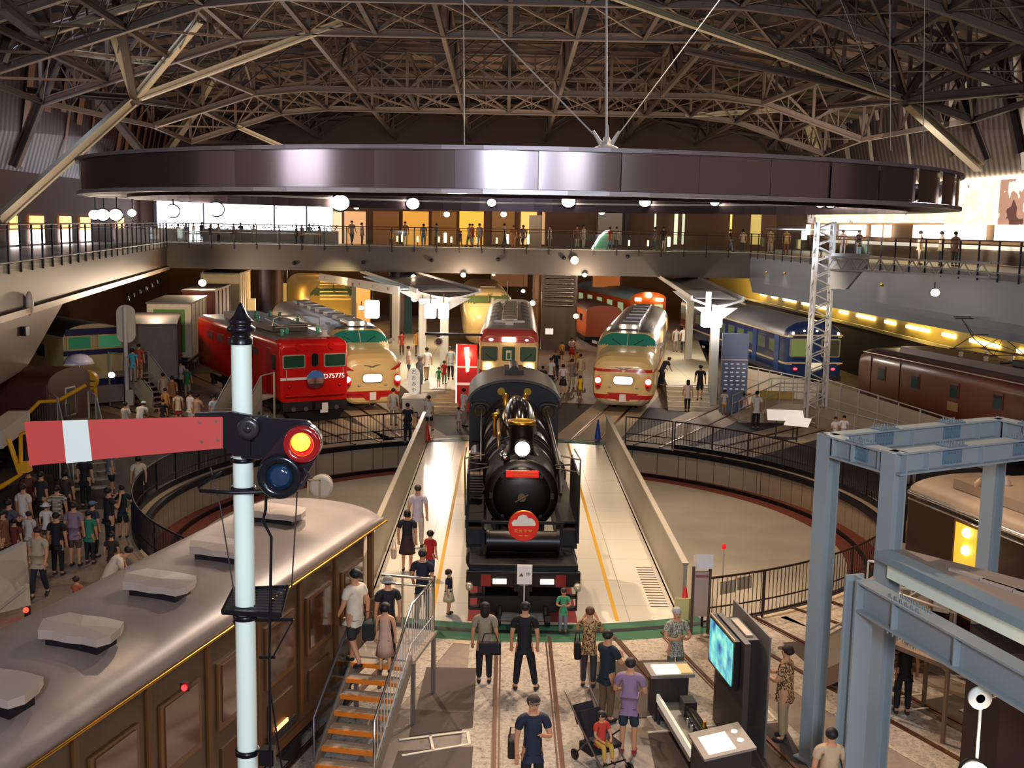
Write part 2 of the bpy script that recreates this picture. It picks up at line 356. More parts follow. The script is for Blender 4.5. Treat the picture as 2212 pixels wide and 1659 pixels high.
# pit
PZ = -1.05
struct('wall_pit', MB().arcband(TC, RP, RP+.4, 0, 2*pi, PZ-.1, -.03, 120), brick_mat('b09b80', '6a5848', 2.4, .5, .012, .85, .08, 'pit_concrete'))
struct('trim_pit_edge', MB().arcband(TC, RP-.12, RP+.06, 0, 2*pi, -.16, .02, 120), BLK2)
struct('floor_pit', MB().arcband(TC, .05, RP+.02, 0, 2*pi, PZ-.1, PZ-.02, 96), mat('b4a894', .75, var=.14, scale=.7, key='pit_floor_concrete'))
struct('floor_pit_brick', MB().arcband(TC, RP-1.15, RP+.02, 0, 2*pi, PZ-.05, PZ, 120), mat('7d3b2a', .85, var=.25, scale=6, key='red_brown_ballast'))
struct('floor_pit_rail', MB().arcband(TC, RP-.66, RP-.58, 0, 2*pi, PZ, PZ+.12, 120), mat('1d1512', .5, .5, key='ring_rail'))
# green bands at both ends of the bridge
GREEN = mat('1f5d40', .6, key='green_floor_paint')
for s_, nm in ((1, 'far'), (-1, 'near')):
    a0 = asin_ = math.asin(4.15/11.2); a = (pi/2-a0, pi/2+math.asin(3.75/11.2)) if s_ > 0 else (-pi/2-math.asin(3.75/11.2), -pi/2+a0)
    struct('floor_green_band', MB().arcband(TC, RP-.5, RP+.25, a[0], a[1], -.05, .014, 30), GREEN)
    if s_ < 0: struct('floor_green_band', MB().arcband(TC, RP+.2, RP+.55, a[0]-.02, a[1]+.06, -.05, .016, 30), GREEN)
# ------------------------------------------------------------------ turntable bridge (one thing)
br = thing('turntable_bridge', 'long cream turntable bridge deck carrying the black steam locomotive across the round pit', 'turntable', (TC[0], TC[1], 0))
XL, XR = -3.65, 3.65
def bridge_outline(x0, x1, r=RP-.52, n=14):
    pts = [(x0+(x1-x0)*i/n, -sqrt(r*r-(x0+(x1-x0)*i/n)**2)) for i in range(n+1)]
    return pts+[(x, -y) for x, y in reversed(pts)]
MB().prism(bridge_outline(XL, XR), -.12, .0).build('deck', brick_mat('e4dccb', '9c8f78', 1.2, 1.85, .006, .22, .03, 'deck_panels'), br)
for x in (-2.03, 2.12): B(x, 0, .003, .09, 20.6, .008).build('yellow_line', mat('e0a800', .5, key='yellow_line_paint'), br)
MB().box(0, -9.0, .004, 2.44, 2.9, .01).build('red_track_bed', mat('8e1420', .6, key='red_floor_paint'), br)
MB().box(0, -9.95, .007, .95, .9, .012).box(0, -8.5, .007, 1.0, .6, .012).build('threshold_plate', mat('cdc4b4', .6), br)
rr_ = MB()
for o in (-.56, .56): rr_.box(o, 0, .02, .07, 20.8, .05)
rr_.build('bridge_rails', mat('5c4638', .3, .8), br)
for x, nm in ((XL, 'left'), (XR, 'right')):
    ym = sqrt((RP-.55)**2-XR**2)
    w_ = MB().box(x, 0, .42, .09, 2*ym, 1.6).build('side_wall', mat('a39a8c', .45, .15, var=.06, scale=1, key='painted_steel_parapet'), br)
    MB().box(x, 0, 1.235, .14, 2*ym, .05).build('coping', mat('b9ad98', .4, .2), w_)
    g = MB()
    for s_ in (-1, 1): g.box(x-s_*0-(.12 if x > 0 else -.12), 0, .006, .03, 2*ym, .014)
    g.build('gutter', IRON, br)
MB().box(-2.6, 0, -.5, .4, 19, .8).box(2.6, 0, -.5, .4, 19, .8).box(-.9, 0, -.5, .4, 20, .8).box(.9, 0, -.5, .4, 20, .8).build('girder', STEELB, br)
gl = MB()
for i in range(16): gl.box(3.2, -9.3+i*.2, .006, .42, .02, .012)
gl.build('grating', IRON, br)
# ------------------------------------------------------------------ railings around the pit
def railing(label, a0, a1, r, h=1.1, solid=False, m=RAILD, z0=0., dens=.13):
    """a0..a1 are bearings from +Y clockwise"""
    am = (a0+a1)/2; p0 = rad(am, r); t = thing('railing', label, 'railing', (p0[0], p0[1], z0))
    L = lambda a, z, rr=r: (rad(a, rr)[0]-p0[0], rad(a, rr)[1]-p0[1], z)
    n = max(3, int(abs(a1-a0)*r/.5)); A = [a0+(a1-a0)*i/n for i in range(n+1)]
    MB().tube([L(a, h) for a in A], .028, 6).build('top_rail', m, t)
    MB().tube([L(a, .42) for a in A], .02, 6).build('middle_rail', m, t)
    b = MB().tube([L(a, .12) for a in A], .022, 6)
    b.build('bottom_rail', m, t)
    if solid: MB().loft([[L(a, 0.02, r-.03), L(a, .02, r+.03), L(a, .2, r+.03), L(a, .2, r-.03)] for a in A], sm=False).build('kick_plate', BLK2, t)
    k = max(2, int(abs(a1-a0)*r/dens)); pk = MB()
    for i in range(k+1):
        a = a0+(a1-a0)*i/k; p, q = L(a, .12), L(a, h); pk.beam(p, q, .014, .014)
    pk.build('balusters', m, t)
    k = max(1, int(round(abs(a1-a0)*r/1.6)))
    for i in range(k+1):
        a = a0+(a1-a0)*i/k; MB().beam(L(a, 0), L(a, h), .05, .05).build('post', m, t)
    return t
d_ = radians
railing('brown picket railing curving round the far right edge of the pit', d_(23), d_(33), RP+.3, solid=False)
railing('brown railing with dark kick plate along the right pit edge behind the steel frame', d_(33.5), d_(108), RP+.3, solid=True)
railing('brown picket gate railing at the near right of the pit with small signs', d_(159.5), d_(118), RP+.15, dens=.12)
railing('thin brown picket railing behind the red locomotive, at the far left of the pit', d_(-49), d_(-20.5), RP+.3)
railing('dark mesh railing on the left edge of the pit, beside the crowd', d_(-118), d_(-49.5), RP+.3, solid=True, m=BLK2, dens=.07)
railing('dark railing end at the near left pit edge behind the old coach', d_(-148), d_(-118.5), RP+.3, m=BLK2, dens=.07)
# ------------------------------------------------------------------ galleries
GZ = 7.15
FL, FR = (-22.3, 74.5), (16.1, 74.5); LN = (-12.9, 17); RN = (22.2, 17)
def wallseg(name, a, b, z0, z1, m, th=.3, out=(0, 1)):
    a = Vector((*a, 0)); b = Vector((*b, 0)); o = Vector((*out, 0))*th
    return struct(name, MB().add([a+Vector((0, 0, z0)), b+Vector((0, 0, z0)), b+Vector((0, 0, z1)), a+Vector((0, 0, z1)), a+o+Vector((0, 0, z0)), b+o+Vector((0, 0, z0)), b+o+Vector((0, 0, z1)), a+o+Vector((0, 0, z1))],
        [(0, 1, 2, 3), (7, 6, 5, 4), (0, 4, 5, 1), (1, 5, 6, 2), (2, 6, 7, 3), (3, 7, 4, 0)]), m)
FASC = mat('5a534e', .5, .1, var=.05, scale=.3, key='fascia_paint'); FASR = mat('7b838e', .5, .1, key='blue_grey_fascia'); FASL = mat('3b2d23', .45, .15, key='left_fascia')
wallseg('wall_gallery_far', FL, FR, 5.5, GZ, FASC); wallseg('wall_gallery_left', LN, FL, 5.6, GZ, FASL, out=(-1, 0)); wallseg('wall_gallery_right', FR, RN, 5.3, GZ, FASR, out=(1, 0))
# the lower leaning half of the right fascia
struct('wall_gallery_right_lower', MB().add([(16.12, 74.4, 5.32), (22.22, 17, 5.32), (22.35, 17, 4.6), (16.3, 74.4, 4.6)], [(0, 1, 2, 3)]), FASR)
struct('trim_gallery_left', MB().beam((LN[0]+.05, LN[1], 5.5), (FL[0]+.05, FL[1], 5.5), .25, .22), mat('7a6654', .4, .2))
DECKF = mat('9aa8a6', .35, key='gallery_floor_vinyl')
struct('floor_gallery_far', MB().prism([(-34, 74.7), (30, 74.7), (30, 104), (-34, 104)], 6.9, GZ-.01), DECKF)
struct('floor_gallery_left', MB().prism([LN, (-30, 17), (-34, 74.7), FL], 6.9, GZ-.01), DECKF)
struct('floor_gallery_right', MB().prism([FR, (30, 74.7), (34, 17), RN], 6.9, GZ-.01), mat('c29a58', .4, key='amber_gallery_floor'))
BRN = mat('4a3126', .7, key='dark_brown_wall')
struct('ceiling_under_gallery', MB().box(-2, 89, 5.55, 64, 28.5, .1), mat('5b4537', .7)); struct('ceiling_under_left', MB().prism([LN, (-30, 17), (-34, 74.7), FL], 5.62, 5.7), BRN)
struct('ceiling_under_right', MB().prism([(16.9, 74.4), (30, 74.7), (34, 17), (22.9, 17)], 4.62, 4.7), mat('b39a50', .6))
struct('wall_far_lower', MB().box(-2, 108, 2.8, 70, .3, 5.6), mat('6d4a2e', .8, var=.3, scale=.5, key='brown_far_wall')); struct('wall_left_lower', MB().beam((-29, 10, 2.8), (-33, 108, 2.8), .3, 5.6), mat('5a4032', .8))
YW = mat('c2a848', .6, key='ochre_wall')
wallseg('wall_right_band', (19.3, 110), (24.6, 17), 3.1, 4.66, YW, out=(1, 0)); wallseg('wall_right_lower', (19.1, 110), (24.4, 17), 0, 3.1, mat('2b201a', .8), out=(1, 0))
struct('trim_right_band', MB().beam((19.0, 110, 3.05), (24.3, 17, 3.05), .2, .16), mat('c9b87a', .5))
struct('wall_left_apron', MB().add([(-13.0, 17, 5.55), (-17.5, 45, 5.55), (-16.5, 38.6, 3.5), (-13.0, 17, 2.9)]+[(-13.2, 17, 5.55), (-17.7, 45, 5.55), (-16.7, 38.6, 3.5), (-13.2, 17, 2.9)], [(0, 1, 2, 3), (7, 6, 5, 4), (0, 4, 5, 1), (1, 5, 6, 2), (2, 6, 7, 3), (3, 7, 4, 0)]), mat('5a4232', .5, .1, key='apron_paint'))
for y_ in (30, 44, 58, 72, 90): point((24.0-(y_-17)*.057-.9, y_, 4.2), 90, (1, .8, .4), .3)
n_ = 0
for i in range(24):
    Y = 30+i*2.5+(i % 3)*.5; X = 24.6-(Y-17)*.057-.07; n_ += 1
    tag(MB().beam((X, Y, 3.62), (X-.08, Y+1.4, 3.62), .09, .17).build('strip_light', emi('ffe6a0', 5)), '%s strip light from the near end in the ochre band under the right gallery' % 'first second third fourth fifth sixth seventh eighth ninth tenth eleventh twelfth thirteenth fourteenth fifteenth sixteenth seventeenth eighteenth nineteenth twentieth twenty-first twenty-second twenty-third twenty-fourth'.split()[i], 'light', 'strip lights under the right gallery')
# glass balustrade of the galleries
def balustrade(a, b, n, label):
    a, b = Vector((*a, GZ)), Vector((*b, GZ)); t = thing('balustrade', label, 'railing', ((a.x+b.x)/2, (a.y+b.y)/2, GZ)); c = t.location; u = (b-a)
    L = lambda f, z: a+u*f-c+Vector((0, 0, z))
    MB().tube([L(0, 1.28), L(1, 1.28)], .03, 6).build('handrail', mat('5b4238', .4, .4), t); MB().tube([L(0, 1.12), L(1, 1.12)], .018, 6).build('upper_rail', RAILD, t); MB().tube([L(0, .05), L(1, .05)], .03, 6).build('bottom_rail', LGREY, t)
    for i in range(n+1):
        f = i/n; MB().beam(L(f, -.32), L(f, 1.28), .06, .06).build('post', mat('2c2630', .5, .4, key='dark_post'), t)
    g = MB()
    for i in range(n):
        p, q = L((i+.04)/n, .08), L((i+.96)/n, .08); g.add([p, q, q+Vector((0, 0, .98)), p+Vector((0, 0, .98))], [(0, 1, 2, 3)])
    o = g.build('glass', pane_mat(), t); return t
balustrade((FL[0], 74.45), (FR[0], 74.45), 26, 'glass balustrade with dark posts along the front of the far gallery')
balustrade((FL[0]+.02, FL[1]), (LN[0]+.02, LN[1]), 38, 'glass balustrade with closely seen dark posts along the left gallery')
balustrade((FR[0]-.02, FR[1]), (RN[0]-.02, RN[1]), 38, 'glass balustrade with dark posts along the right gallery')
# upper walls
LW0, LW1 = (-22.5, 20), (-28.2, 100); RW0, RW1 = (29.5, 22), (24, 100)
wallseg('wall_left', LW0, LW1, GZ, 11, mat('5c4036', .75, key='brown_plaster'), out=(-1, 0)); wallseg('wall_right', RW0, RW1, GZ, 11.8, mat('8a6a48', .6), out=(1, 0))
wallseg('wall_far', (-34, 92), (30, 92), GZ, 21, mat('4c3a30', .8, key='far_upper_wall'), out=(0, 1))
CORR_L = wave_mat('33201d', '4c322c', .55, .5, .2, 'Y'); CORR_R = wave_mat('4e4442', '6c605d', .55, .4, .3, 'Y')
def leaning(name, A, B_, z0, zA, zB, m, lean, out):
    th = .25; n = 1
    a0, b0 = Vector((*A, z0)), Vector((*B_, z0)); a1, b1 = Vector((A[0]+lean, A[1], zA)), Vector((B_[0]+lean, B_[1], zB)); o = Vector((out*th, 0, 0))
    struct(name, MB().add([a0, b0, b1, a1, a0+o, b0+o, b1+o, a1+o], [(0, 1, 2, 3), (7, 6, 5, 4), (0, 4, 5, 1), (1, 5, 6, 2), (2, 6, 7, 3), (3, 7, 4, 0)]), m)
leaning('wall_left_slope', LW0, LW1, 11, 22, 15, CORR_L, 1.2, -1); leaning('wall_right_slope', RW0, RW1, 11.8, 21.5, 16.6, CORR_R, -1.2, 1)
random.seed(3)
STRIP_L = mat('8c6450', .5, key='translucent_strip'); STRIP_R = mat('c0b8aa', .5, key='pale_panel_strip')
for side, (A, B_, z0, zA, zB, lean, m, sg) in enumerate(((LW0, LW1, 11, 22, 15, 1.2, STRIP_L, 1), (RW0, RW1, 11.8, 21.5, 16.6, -1.2, STRIP_R, -1))):
    mb = MB(); y = 26.
    while y < 98:
        f = (y-A[1])/(B_[1]-A[1]); zt = zA+(zB-zA)*f-.3; k = random.random(); w = random.uniform(.35, 1.1)
        if k < .45: za, zb = zt-(zt-z0)*random.uniform(.15, .55), zt
        elif k < .8: za, zb = z0+.2, zt
        else: za = None
        if za:
            pt = lambda yy, z: (A[0]+(B_[0]-A[0])*((yy-A[1])/(B_[1]-A[1]))+lean*(z-z0)/(zt+.3-z0)+sg*.35, yy, z)
            mb.add([pt(y, za), pt(y+w, za), pt(y+w, zb), pt(y, zb)], [(0, 1, 2, 3)])
        y += w+random.uniform(.3, 1.6)
    struct('wall_left_panels' if side == 0 else 'wall_right_panels', mb, m)
# roof deck
rd = MB(); ys = [20, 34, 48, 60, 72, 84, 104]; xs = [-27, -18, -9, 0, 9, 18, 28]
zt_ = lambda x, y: 22.2-(y-20)*.062-max(0, abs(x)-9)*.13
for i in range(len(ys)-1):
    for j in range(len(xs)-1):
        q = [(xs[j], ys[i]), (xs[j+1], ys[i]), (xs[j+1], ys[i+1]), (xs[j], ys[i+1])]; rd.add([(x, y, zt_(x, y)) for x, y in q], [(0, 1, 2, 3)])
struct('ceiling', rd, brick_mat('6b5242', '1c1210', 4.2, 2.3, .5, .8, .5, 'roof_deck'))
# ------------------------------------------------------------------ roof steelwork
STEEL = mat('75655a', .5, .25, var=.1, scale=.6, key='roof_steel'); STEEL2 = mat('4a3c36', .55, .25, key='dark_roof_steel'); STEELP = mat('b5a88c', .45, .2, key='pale_roof_steel')
def zb_(x, y): return 17.6-(y-40)*.042-max(0, abs(x)-(11 if y < 60 else 14 if y < 90 else 22))*.33
def frame(Y, half=21, dz=3.1, s=1.0):
    m = MB(); m2 = MB(); xs = [i*3.0 for i in range(-7, 8)]
    zt = lambda x: zt_(x, Y)-.5
    bot = [Vector((x, Y, zb_(x, Y))) for x in xs]; top = [Vector((x, Y, min(zb_(x, Y)+dz, zt(x)))) for x in xs]
    for i in range(len(xs)-1):
        m.ibeam(bot[i], bot[i+1], .3*s, .34*s, .05); m.ibeam(top[i], top[i+1], .24*s, .28*s, .05)
        if i % 2: m2.beam(bot[i], top[i+1], .13*s, .13*s)
        else: m2.beam(top[i], bot[i+1], .13*s, .13*s)
        mid = (bot[i]+bot[i+1])/2; mt = (top[i]+top[i+1])/2
        m2.tube([mid, top[i]], .04*s, 5); m2.tube([mid, top[i+1]], .04*s, 5); m2.tube([mid, mt], .05*s, 5)
    for i in range(len(xs)): m2.beam(bot[i], top[i], .16*s, .16*s)
    a = struct('ceiling_truss', m, STEEL); b = m2.build('truss_web', STEEL, a); return bot, top
FR_ = [frame(Y) for Y in (34, 40, 45.5, 52, 68, 76, 97, 104)]
def between(A, B_, chords=True, brace=True, dens=3):
    m = MB(); m2 = MB()
    for i in range(len(A[0])):
        if chords: m.ibeam(A[0][i], B_[0][i], .2, .24, .04)
        m.beam(A[1][i], B_[1][i], .16, .2)
        if i < len(A[0])-1 and brace:
            m2.beam(A[0][i], B_[0][i+1], .1, .1); m2.tube([A[0][i+1], B_[0][i]], .035, 5); m2.tube([A[1][i], B_[1][i+1]], .05, 5); m2.tube([A[1][i+1], B_[1][i]], .05, 5)
        m2.tube([A[0][i], B_[1][i]], .05, 5)
    a = struct('ceiling_truss', m, STEEL2); m2.build('truss_bracing', STEEL, a)
between(FR_[2], FR_[3]); between(FR_[4], FR_[5]); between(FR_[6], FR_[7]); between(FR_[0], FR_[1]); between(FR_[1], FR_[2], brace=True)
def longi(A, B_, n, every=2):
    """deep lattice girders running away from the camera"""
    m = MB(); m2 = MB()
    for i in range(0, len(A[0]), every):
        b = [A[0][i].lerp(B_[0][i], k/n) for k in range(n+1)]; t = [A[1][i].lerp(B_[1][i], k/n) for k in range(n+1)]
        for k in range(n):
            m.beam(b[k], b[k+1], .2, .24); m.beam(t[k], t[k+1], .2, .22); m2.beam(b[k] if k % 2 else t[k], t[k+1] if k % 2 else b[k+1], .12, .12)
            if k: m2.beam(b[k], t[k], .12, .12)
    for k in range(1, n):
        for i in range(len(A[0])-1):
            p, q = A[1][i].lerp(B_[1][i], k/n), A[1][i+1].lerp(B_[1][i+1], k/n); m2.beam(p, q, .14, .18)
            m2.tube([p, A[1][i+1].lerp(B_[1][i+1], (k+1)/n)], .035, 5); m2.tube([q, A[1][i].lerp(B_[1][i], (k-1)/n)], .035, 5)
            if i % 2 == 0: m2.tube([A[0][i].lerp(B_[0][i], k/n), q], .05, 5)
    a = struct('ceiling_truss', m, STEEL); m2.build('truss_web', STEEL2, a)
longi(FR_[3], FR_[4], 5); longi(FR_[5], FR_[6], 6)
# tree columns that carry the frames: node, raking strut down to the gallery, struts up into the frame
def tree(Y, nodes):
    m = MB(); m2 = MB()
    for px, py, foot, ups in nodes:
        n = P(px, py, Y); m2.sph(n, .35, n=8, m=6)
        for q, w, pale in [(foot, .42, 1)]+[(u, .3, p_) for u, p_ in ups]:
            t = P(*q); (m if pale else m2).ibeam(n, t, w, w, .08)
    a = struct('ceiling_strut', m, STEELP); m2.build('strut_steel', STEEL2, a)
tree(52, [(290, 215, (0, 475, 46), [((430, 45, 50), 1), ((740, 48, 52), 1), ((250, 0, 44), 0), ((60, 195, 56), 0)]),
          (1955, 215, (2115, 362, 58), [((1895, 30, 50), 0), ((1480, 108, 52), 0), ((2060, 45, 46), 0), ((1640, 60, 52), 0), ((2212, 200, 52), 0)])])
tree(76, [(425, 235, (345, 350, 82), [((560, 190, 68), 0), ((500, 100, 72), 1), ((640, 330, 76), 1), ((290, 215, 52), 0)]),
          (1735, 235, (1765, 330, 84), [((1560, 190, 68), 0), ((1650, 130, 72), 0), ((1480, 250, 76), 1), ((1955, 215, 52), 0), ((1660, 320, 84), 0)])])
tree(97, [(480, 290, (350, 345, 97), [((560, 262, 97), 0), ((690, 225, 90), 0)]), (1630, 240, (1665, 330, 97), [((1500, 262, 97), 0)])])
m = MB(); m2 = MB()
for a, b in (((60, -20, 40), (130, 110, 52)), ((130, 110, 52), (30, 360, 52)), ((40, 30, 44), (0, 130, 44)), ((130, 110, 52), (340, 370, 80)), ((0, 8, 36), (130, 110, 50)),
             ((2212, 190, 44), (1955, 215, 52)), ((2150, 70, 50), (2205, 330, 50)), ((1990, 200, 62), (2060, 335, 62)), ((2045, 120, 56), (2130, 345, 56)), ((2212, 60, 40), (1640, 300, 97))):
    m.ibeam(P(*a), P(*b), .4, .4, .06)
for a, b in (((230, 30, 46), (290, 215, 52)), ((60, 85, 44), (420, -30, 44)), ((130, 110, 52), (360, 140, 52)), ((75, 195, 56), (290, 210, 52)), ((1320, -10, 44), (1955, 215, 52))):
    m2.ibeam(P(*a), P(*b), .26, .26, .05)
st_ = struct('ceiling_strut', m, STEEL2); m2.build('strut_steel', STEELP, st_)
# skylight over the left gallery end
sk = [(248, 262), (262, 300), (250, 330), (262, 362), (338, 358), (300, 300)]
struct('window_1', MB().add([P(x, y, 88) for x, y in sk], [tuple(range(len(sk)))]), emi('dfe6ff', 6.))
struct('window_1_frame', MB().beam(P(250, 333, 87.8), P(336, 333, 87.8), .35, .35).beam(P(272, 368, 87.8), P(304, 258, 87.8), .45, .45).beam(P(245, 250, 87.8), P(345, 360, 87.8), .6, .5), STEEL2)
# ------------------------------------------------------------------ the hanging ring
RC = (.35, 34.5); RR = 12.4
ring = thing('lighting_ring', 'huge dark metal ring of curved panels hanging over the turntable and carrying lamps', 'ring', (RC[0], RC[1], 9.35))
PAN = mat('8a7f82', .2, .92, key='polished_dark_panel')
random.seed(11); NP = 48
for i in range(NP):
    a0 = 2*pi*i/NP-pi/2+.02; a1 = a0+2*pi/NP*.995; mb = MB(); ns = 6; tw = random.uniform(-.06, .02)
    if i > NP*.3 and i < NP*.7: tw = 0
    vs = []
    for k in range(ns+1):
        f = k/ns; a = a0+(a1-a0)*f; r = RR+tw*(f-.5)*2+.012*(1-(2*f-1)**2)
        for z in (.04, .78): vs.append((r*cos(a), r*sin(a), z))
    mb.add(vs, [(2*k, 2*k+2, 2*k+3, 2*k+1) for k in range(ns)], True)
    mb.build('fascia_panel', PAN, ring)
MB().arcband((0, 0), RR-.02, RR+.12, 0, 2*pi, .78, .86, 96).build('top_flange', mat('8a8084', .4, .6), ring)
MB().arcband((0, 0), RR-.05, RR+.1, 0, 2*pi, -.06, .03, 96).build('bottom_flange', mat('a39a9a', .35, .6), ring)
MB().arcband((0, 0), RR-1.2, RR-.02, 0, 2*pi, -.02, .02, 96).build('soffit', mat('3d3236', .5, .4), ring)
MB().arcband((0, 0), RR-1.24, RR-1.16, 0, 2*pi, -.1, .8, 96).build('inner_fascia', mat('4a3c42', .38, .7), ring)
MB().arcband((0, 0), RR-1.3, RR-1.22, 0, 2*pi, .2, .27, 96).build('inner_pipe', LGREY, ring)
def lamp(loc, r, lab, e=14, col='fff0dc', group=None, cat='lamp', face=None, hang=.25):
    t = thing('spot_lamp', lab, cat, loc, 0, group)
    MB().sph((0, 0, 0), r, r*.7, r*.85, 14, 10).build('bulb', emi(col, e), t)
    MB().lathe((0, r*.2, 0), [(r*.7, 0), (r*1.05, -.0), (r*1.0, r*.4), (r*.5, r*1.1), (.01, r*1.15)], 14, 'y').build('housing', BLACK, t)
    if hang: MB().beam((0, r*.6, r*.4), (0, r*.6, r*.4+hang), .04, .04).build('bracket', BLACK, t)
    return t
def ringpt(px, far=True, r=RR-1.4):
    # the point of the ring's inner edge seen at column px
    best = None
    for k in range(2000):
        a = pi*k/2000*(1 if far else -1); x, y = RC[0]+r*cos(a), RC[1]+r*sin(a); d = Vector((x, y, 9.2))-Vector((0, 0, EYE)); q = CX+F*d.dot(_R)/d.dot(_fw)
        if best is None or abs(q-px) < best[0]: best = (abs(q-px), x, y)
    return best[1], best[2]
def zat(px, py, x, y): 
    p = P(px, py, y); return p.z
for k, (px, py, r, lab) in enumerate([(735, 438, .34, 'brightest round spot lamp under the ring, above the red and cream trains'), (892, 440, .25, 'spot lamp under the ring, second to the right of the brightest one'), (1062, 438, .17, 'smaller spot lamp under the white shining panel of the ring'),
        (1228, 435, .27, 'large spot lamp under the ring just right of its white shining panel'), (1393, 436, .22, 'spot lamp under the ring, first to the left of the pair over the blue coach'), (1544, 436, .17, 'upper lamp of a pair one above the other under the ring'),
        (1795, 434, .26, 'spot lamp under the ring in front of the yellow exhibition panels'), (1772, 438, .18, 'small lamp touching the left of the spot lamp by the yellow panels'), (467, 452, .26, 'white lamp under the ring before the bright restaurant windows'), (372, 456, .22, 'white lamp under the ring at the left end of the restaurant windows'),
        (1960, 436, .22, 'left lamp of the cluster under the right end of the ring'), (1992, 440, .2, 'middle lamp of the cluster under the right end of the ring'), (2020, 436, .2, 'right lamp of the cluster under the right end of the ring'),
        (222, 464, .2, 'first lamp of the bright row under the left end of the ring'), (250, 464, .2, 'middle lamp of the bright row under the left end of the ring'), (204, 464, .17, 'outermost lamp of the bright row under the left end of the ring'), (285, 460, .13, 'last lamp of the bright row under the left end of the ring')]):
    x, y = ringpt(px); p = P(px, py, y-.1); lamp(p, r, lab, 7 if px < 300 else 16, group='lamps under the ring', hang=max(.1, 9.32-p.z-r*.4))
for px, py, r, lab in [(770, 446, .13, 'small lamp just right of the brightest ring lamp'), (965, 463, .12, 'small lamp hanging low between the second and third ring lamps'), (1088, 463, .12, 'small lamp hanging low beneath the white shining ring panel'),
        (1300, 457, .14, 'low lamp under the dark middle of the ring'), (1543, 453, .13, 'lower lamp of a pair one above the other under the ring'), (935, 440, .07, 'tiny chrome lamp between two large ring lamps'), (1651, 436, .07, 'tiny lamp under the dark right part of the ring')]:
    p = P(px, py, 45.4); lamp(p, r, lab, 20, group='small lamps under the ring', hang=max(.1, 9.32-p.z-r*.4))
# suspension
hub = P(1310, 316, 23.0)
c = thing('suspension_hub', 'white steel hub with three cable sockets on top of the ring', 'bracket', hub)
MB().lathe((0, 0, -.12), [(.22, 0), (.24, .1), (.1, .16), (.06, .3)], 12).build('hub_body', LGREY, c)
for v in ((-.28, 0, .3), (0, 0, .42), (.25, 0, .3)): MB().tube([(v[0]*.3, 0, 0), v], [.05, .03], 8).build('socket', LGREY, c)
for a, b, r, lab in (((1310, 306, 23), (1310, -40, 25), .025, 'thick vertical steel cable rising from the hub on the ring'), ((1294, 302, 23), (960, -40, 26), .018, 'long slanting steel cable rising to the upper left from the ring hub'), ((1326, 304, 23), (1585, -40, 25), .014, 'thin slanting steel cable rising to the upper right from the ring hub'),
        ((1003, 322, 23.5), (1001, -40, 25), .01, 'thin vertical cable holding the ring left of its hub'), ((1924, 325, 28), (1922, -40, 30), .012, 'thin vertical cable before the right wall, left one of two'), ((1994, 335, 28), (1998, -40, 30), .012, 'thin vertical cable before the right wall, right one of two'), ((1895, 200, 40), (1800, -40, 40), .012, 'thin slanting cable near the upper right roof node')):
    o = MB().tube([P(*a), P(*b)], r, 6).build('steel_cable', LGREY); tag(o, lab, 'cable')
for x_, y_, e_ in ((-10, 50, 700), (6, 50, 700), (0, 72, 1100), (16, 66, 700), (-16, 70, 700)): area((x_, y_, 11.6), (x_*.9, y_+4, 18), e_*.5, 9, 9, (1., .74, .55))  # unseen uplights added to brighten the roof trusses
spot((-23, 60, 18.5), (-8, 46, 17), 4200, 90, (.6, .72, 1.0)); area((-22, 50, 19.2), (-11, 50, 15.5), 900, 5, 3, (.6, .72, 1.0)); spot((16, 52, 9.5), (25.5, 64, 14), 3600, 95, (.95, .88, .85)); spot((-14, 44, 9.5), (-23, 52, 14), 900, 90, (1, .8, .7))  # lights added for bluish roof members and brighter side walls
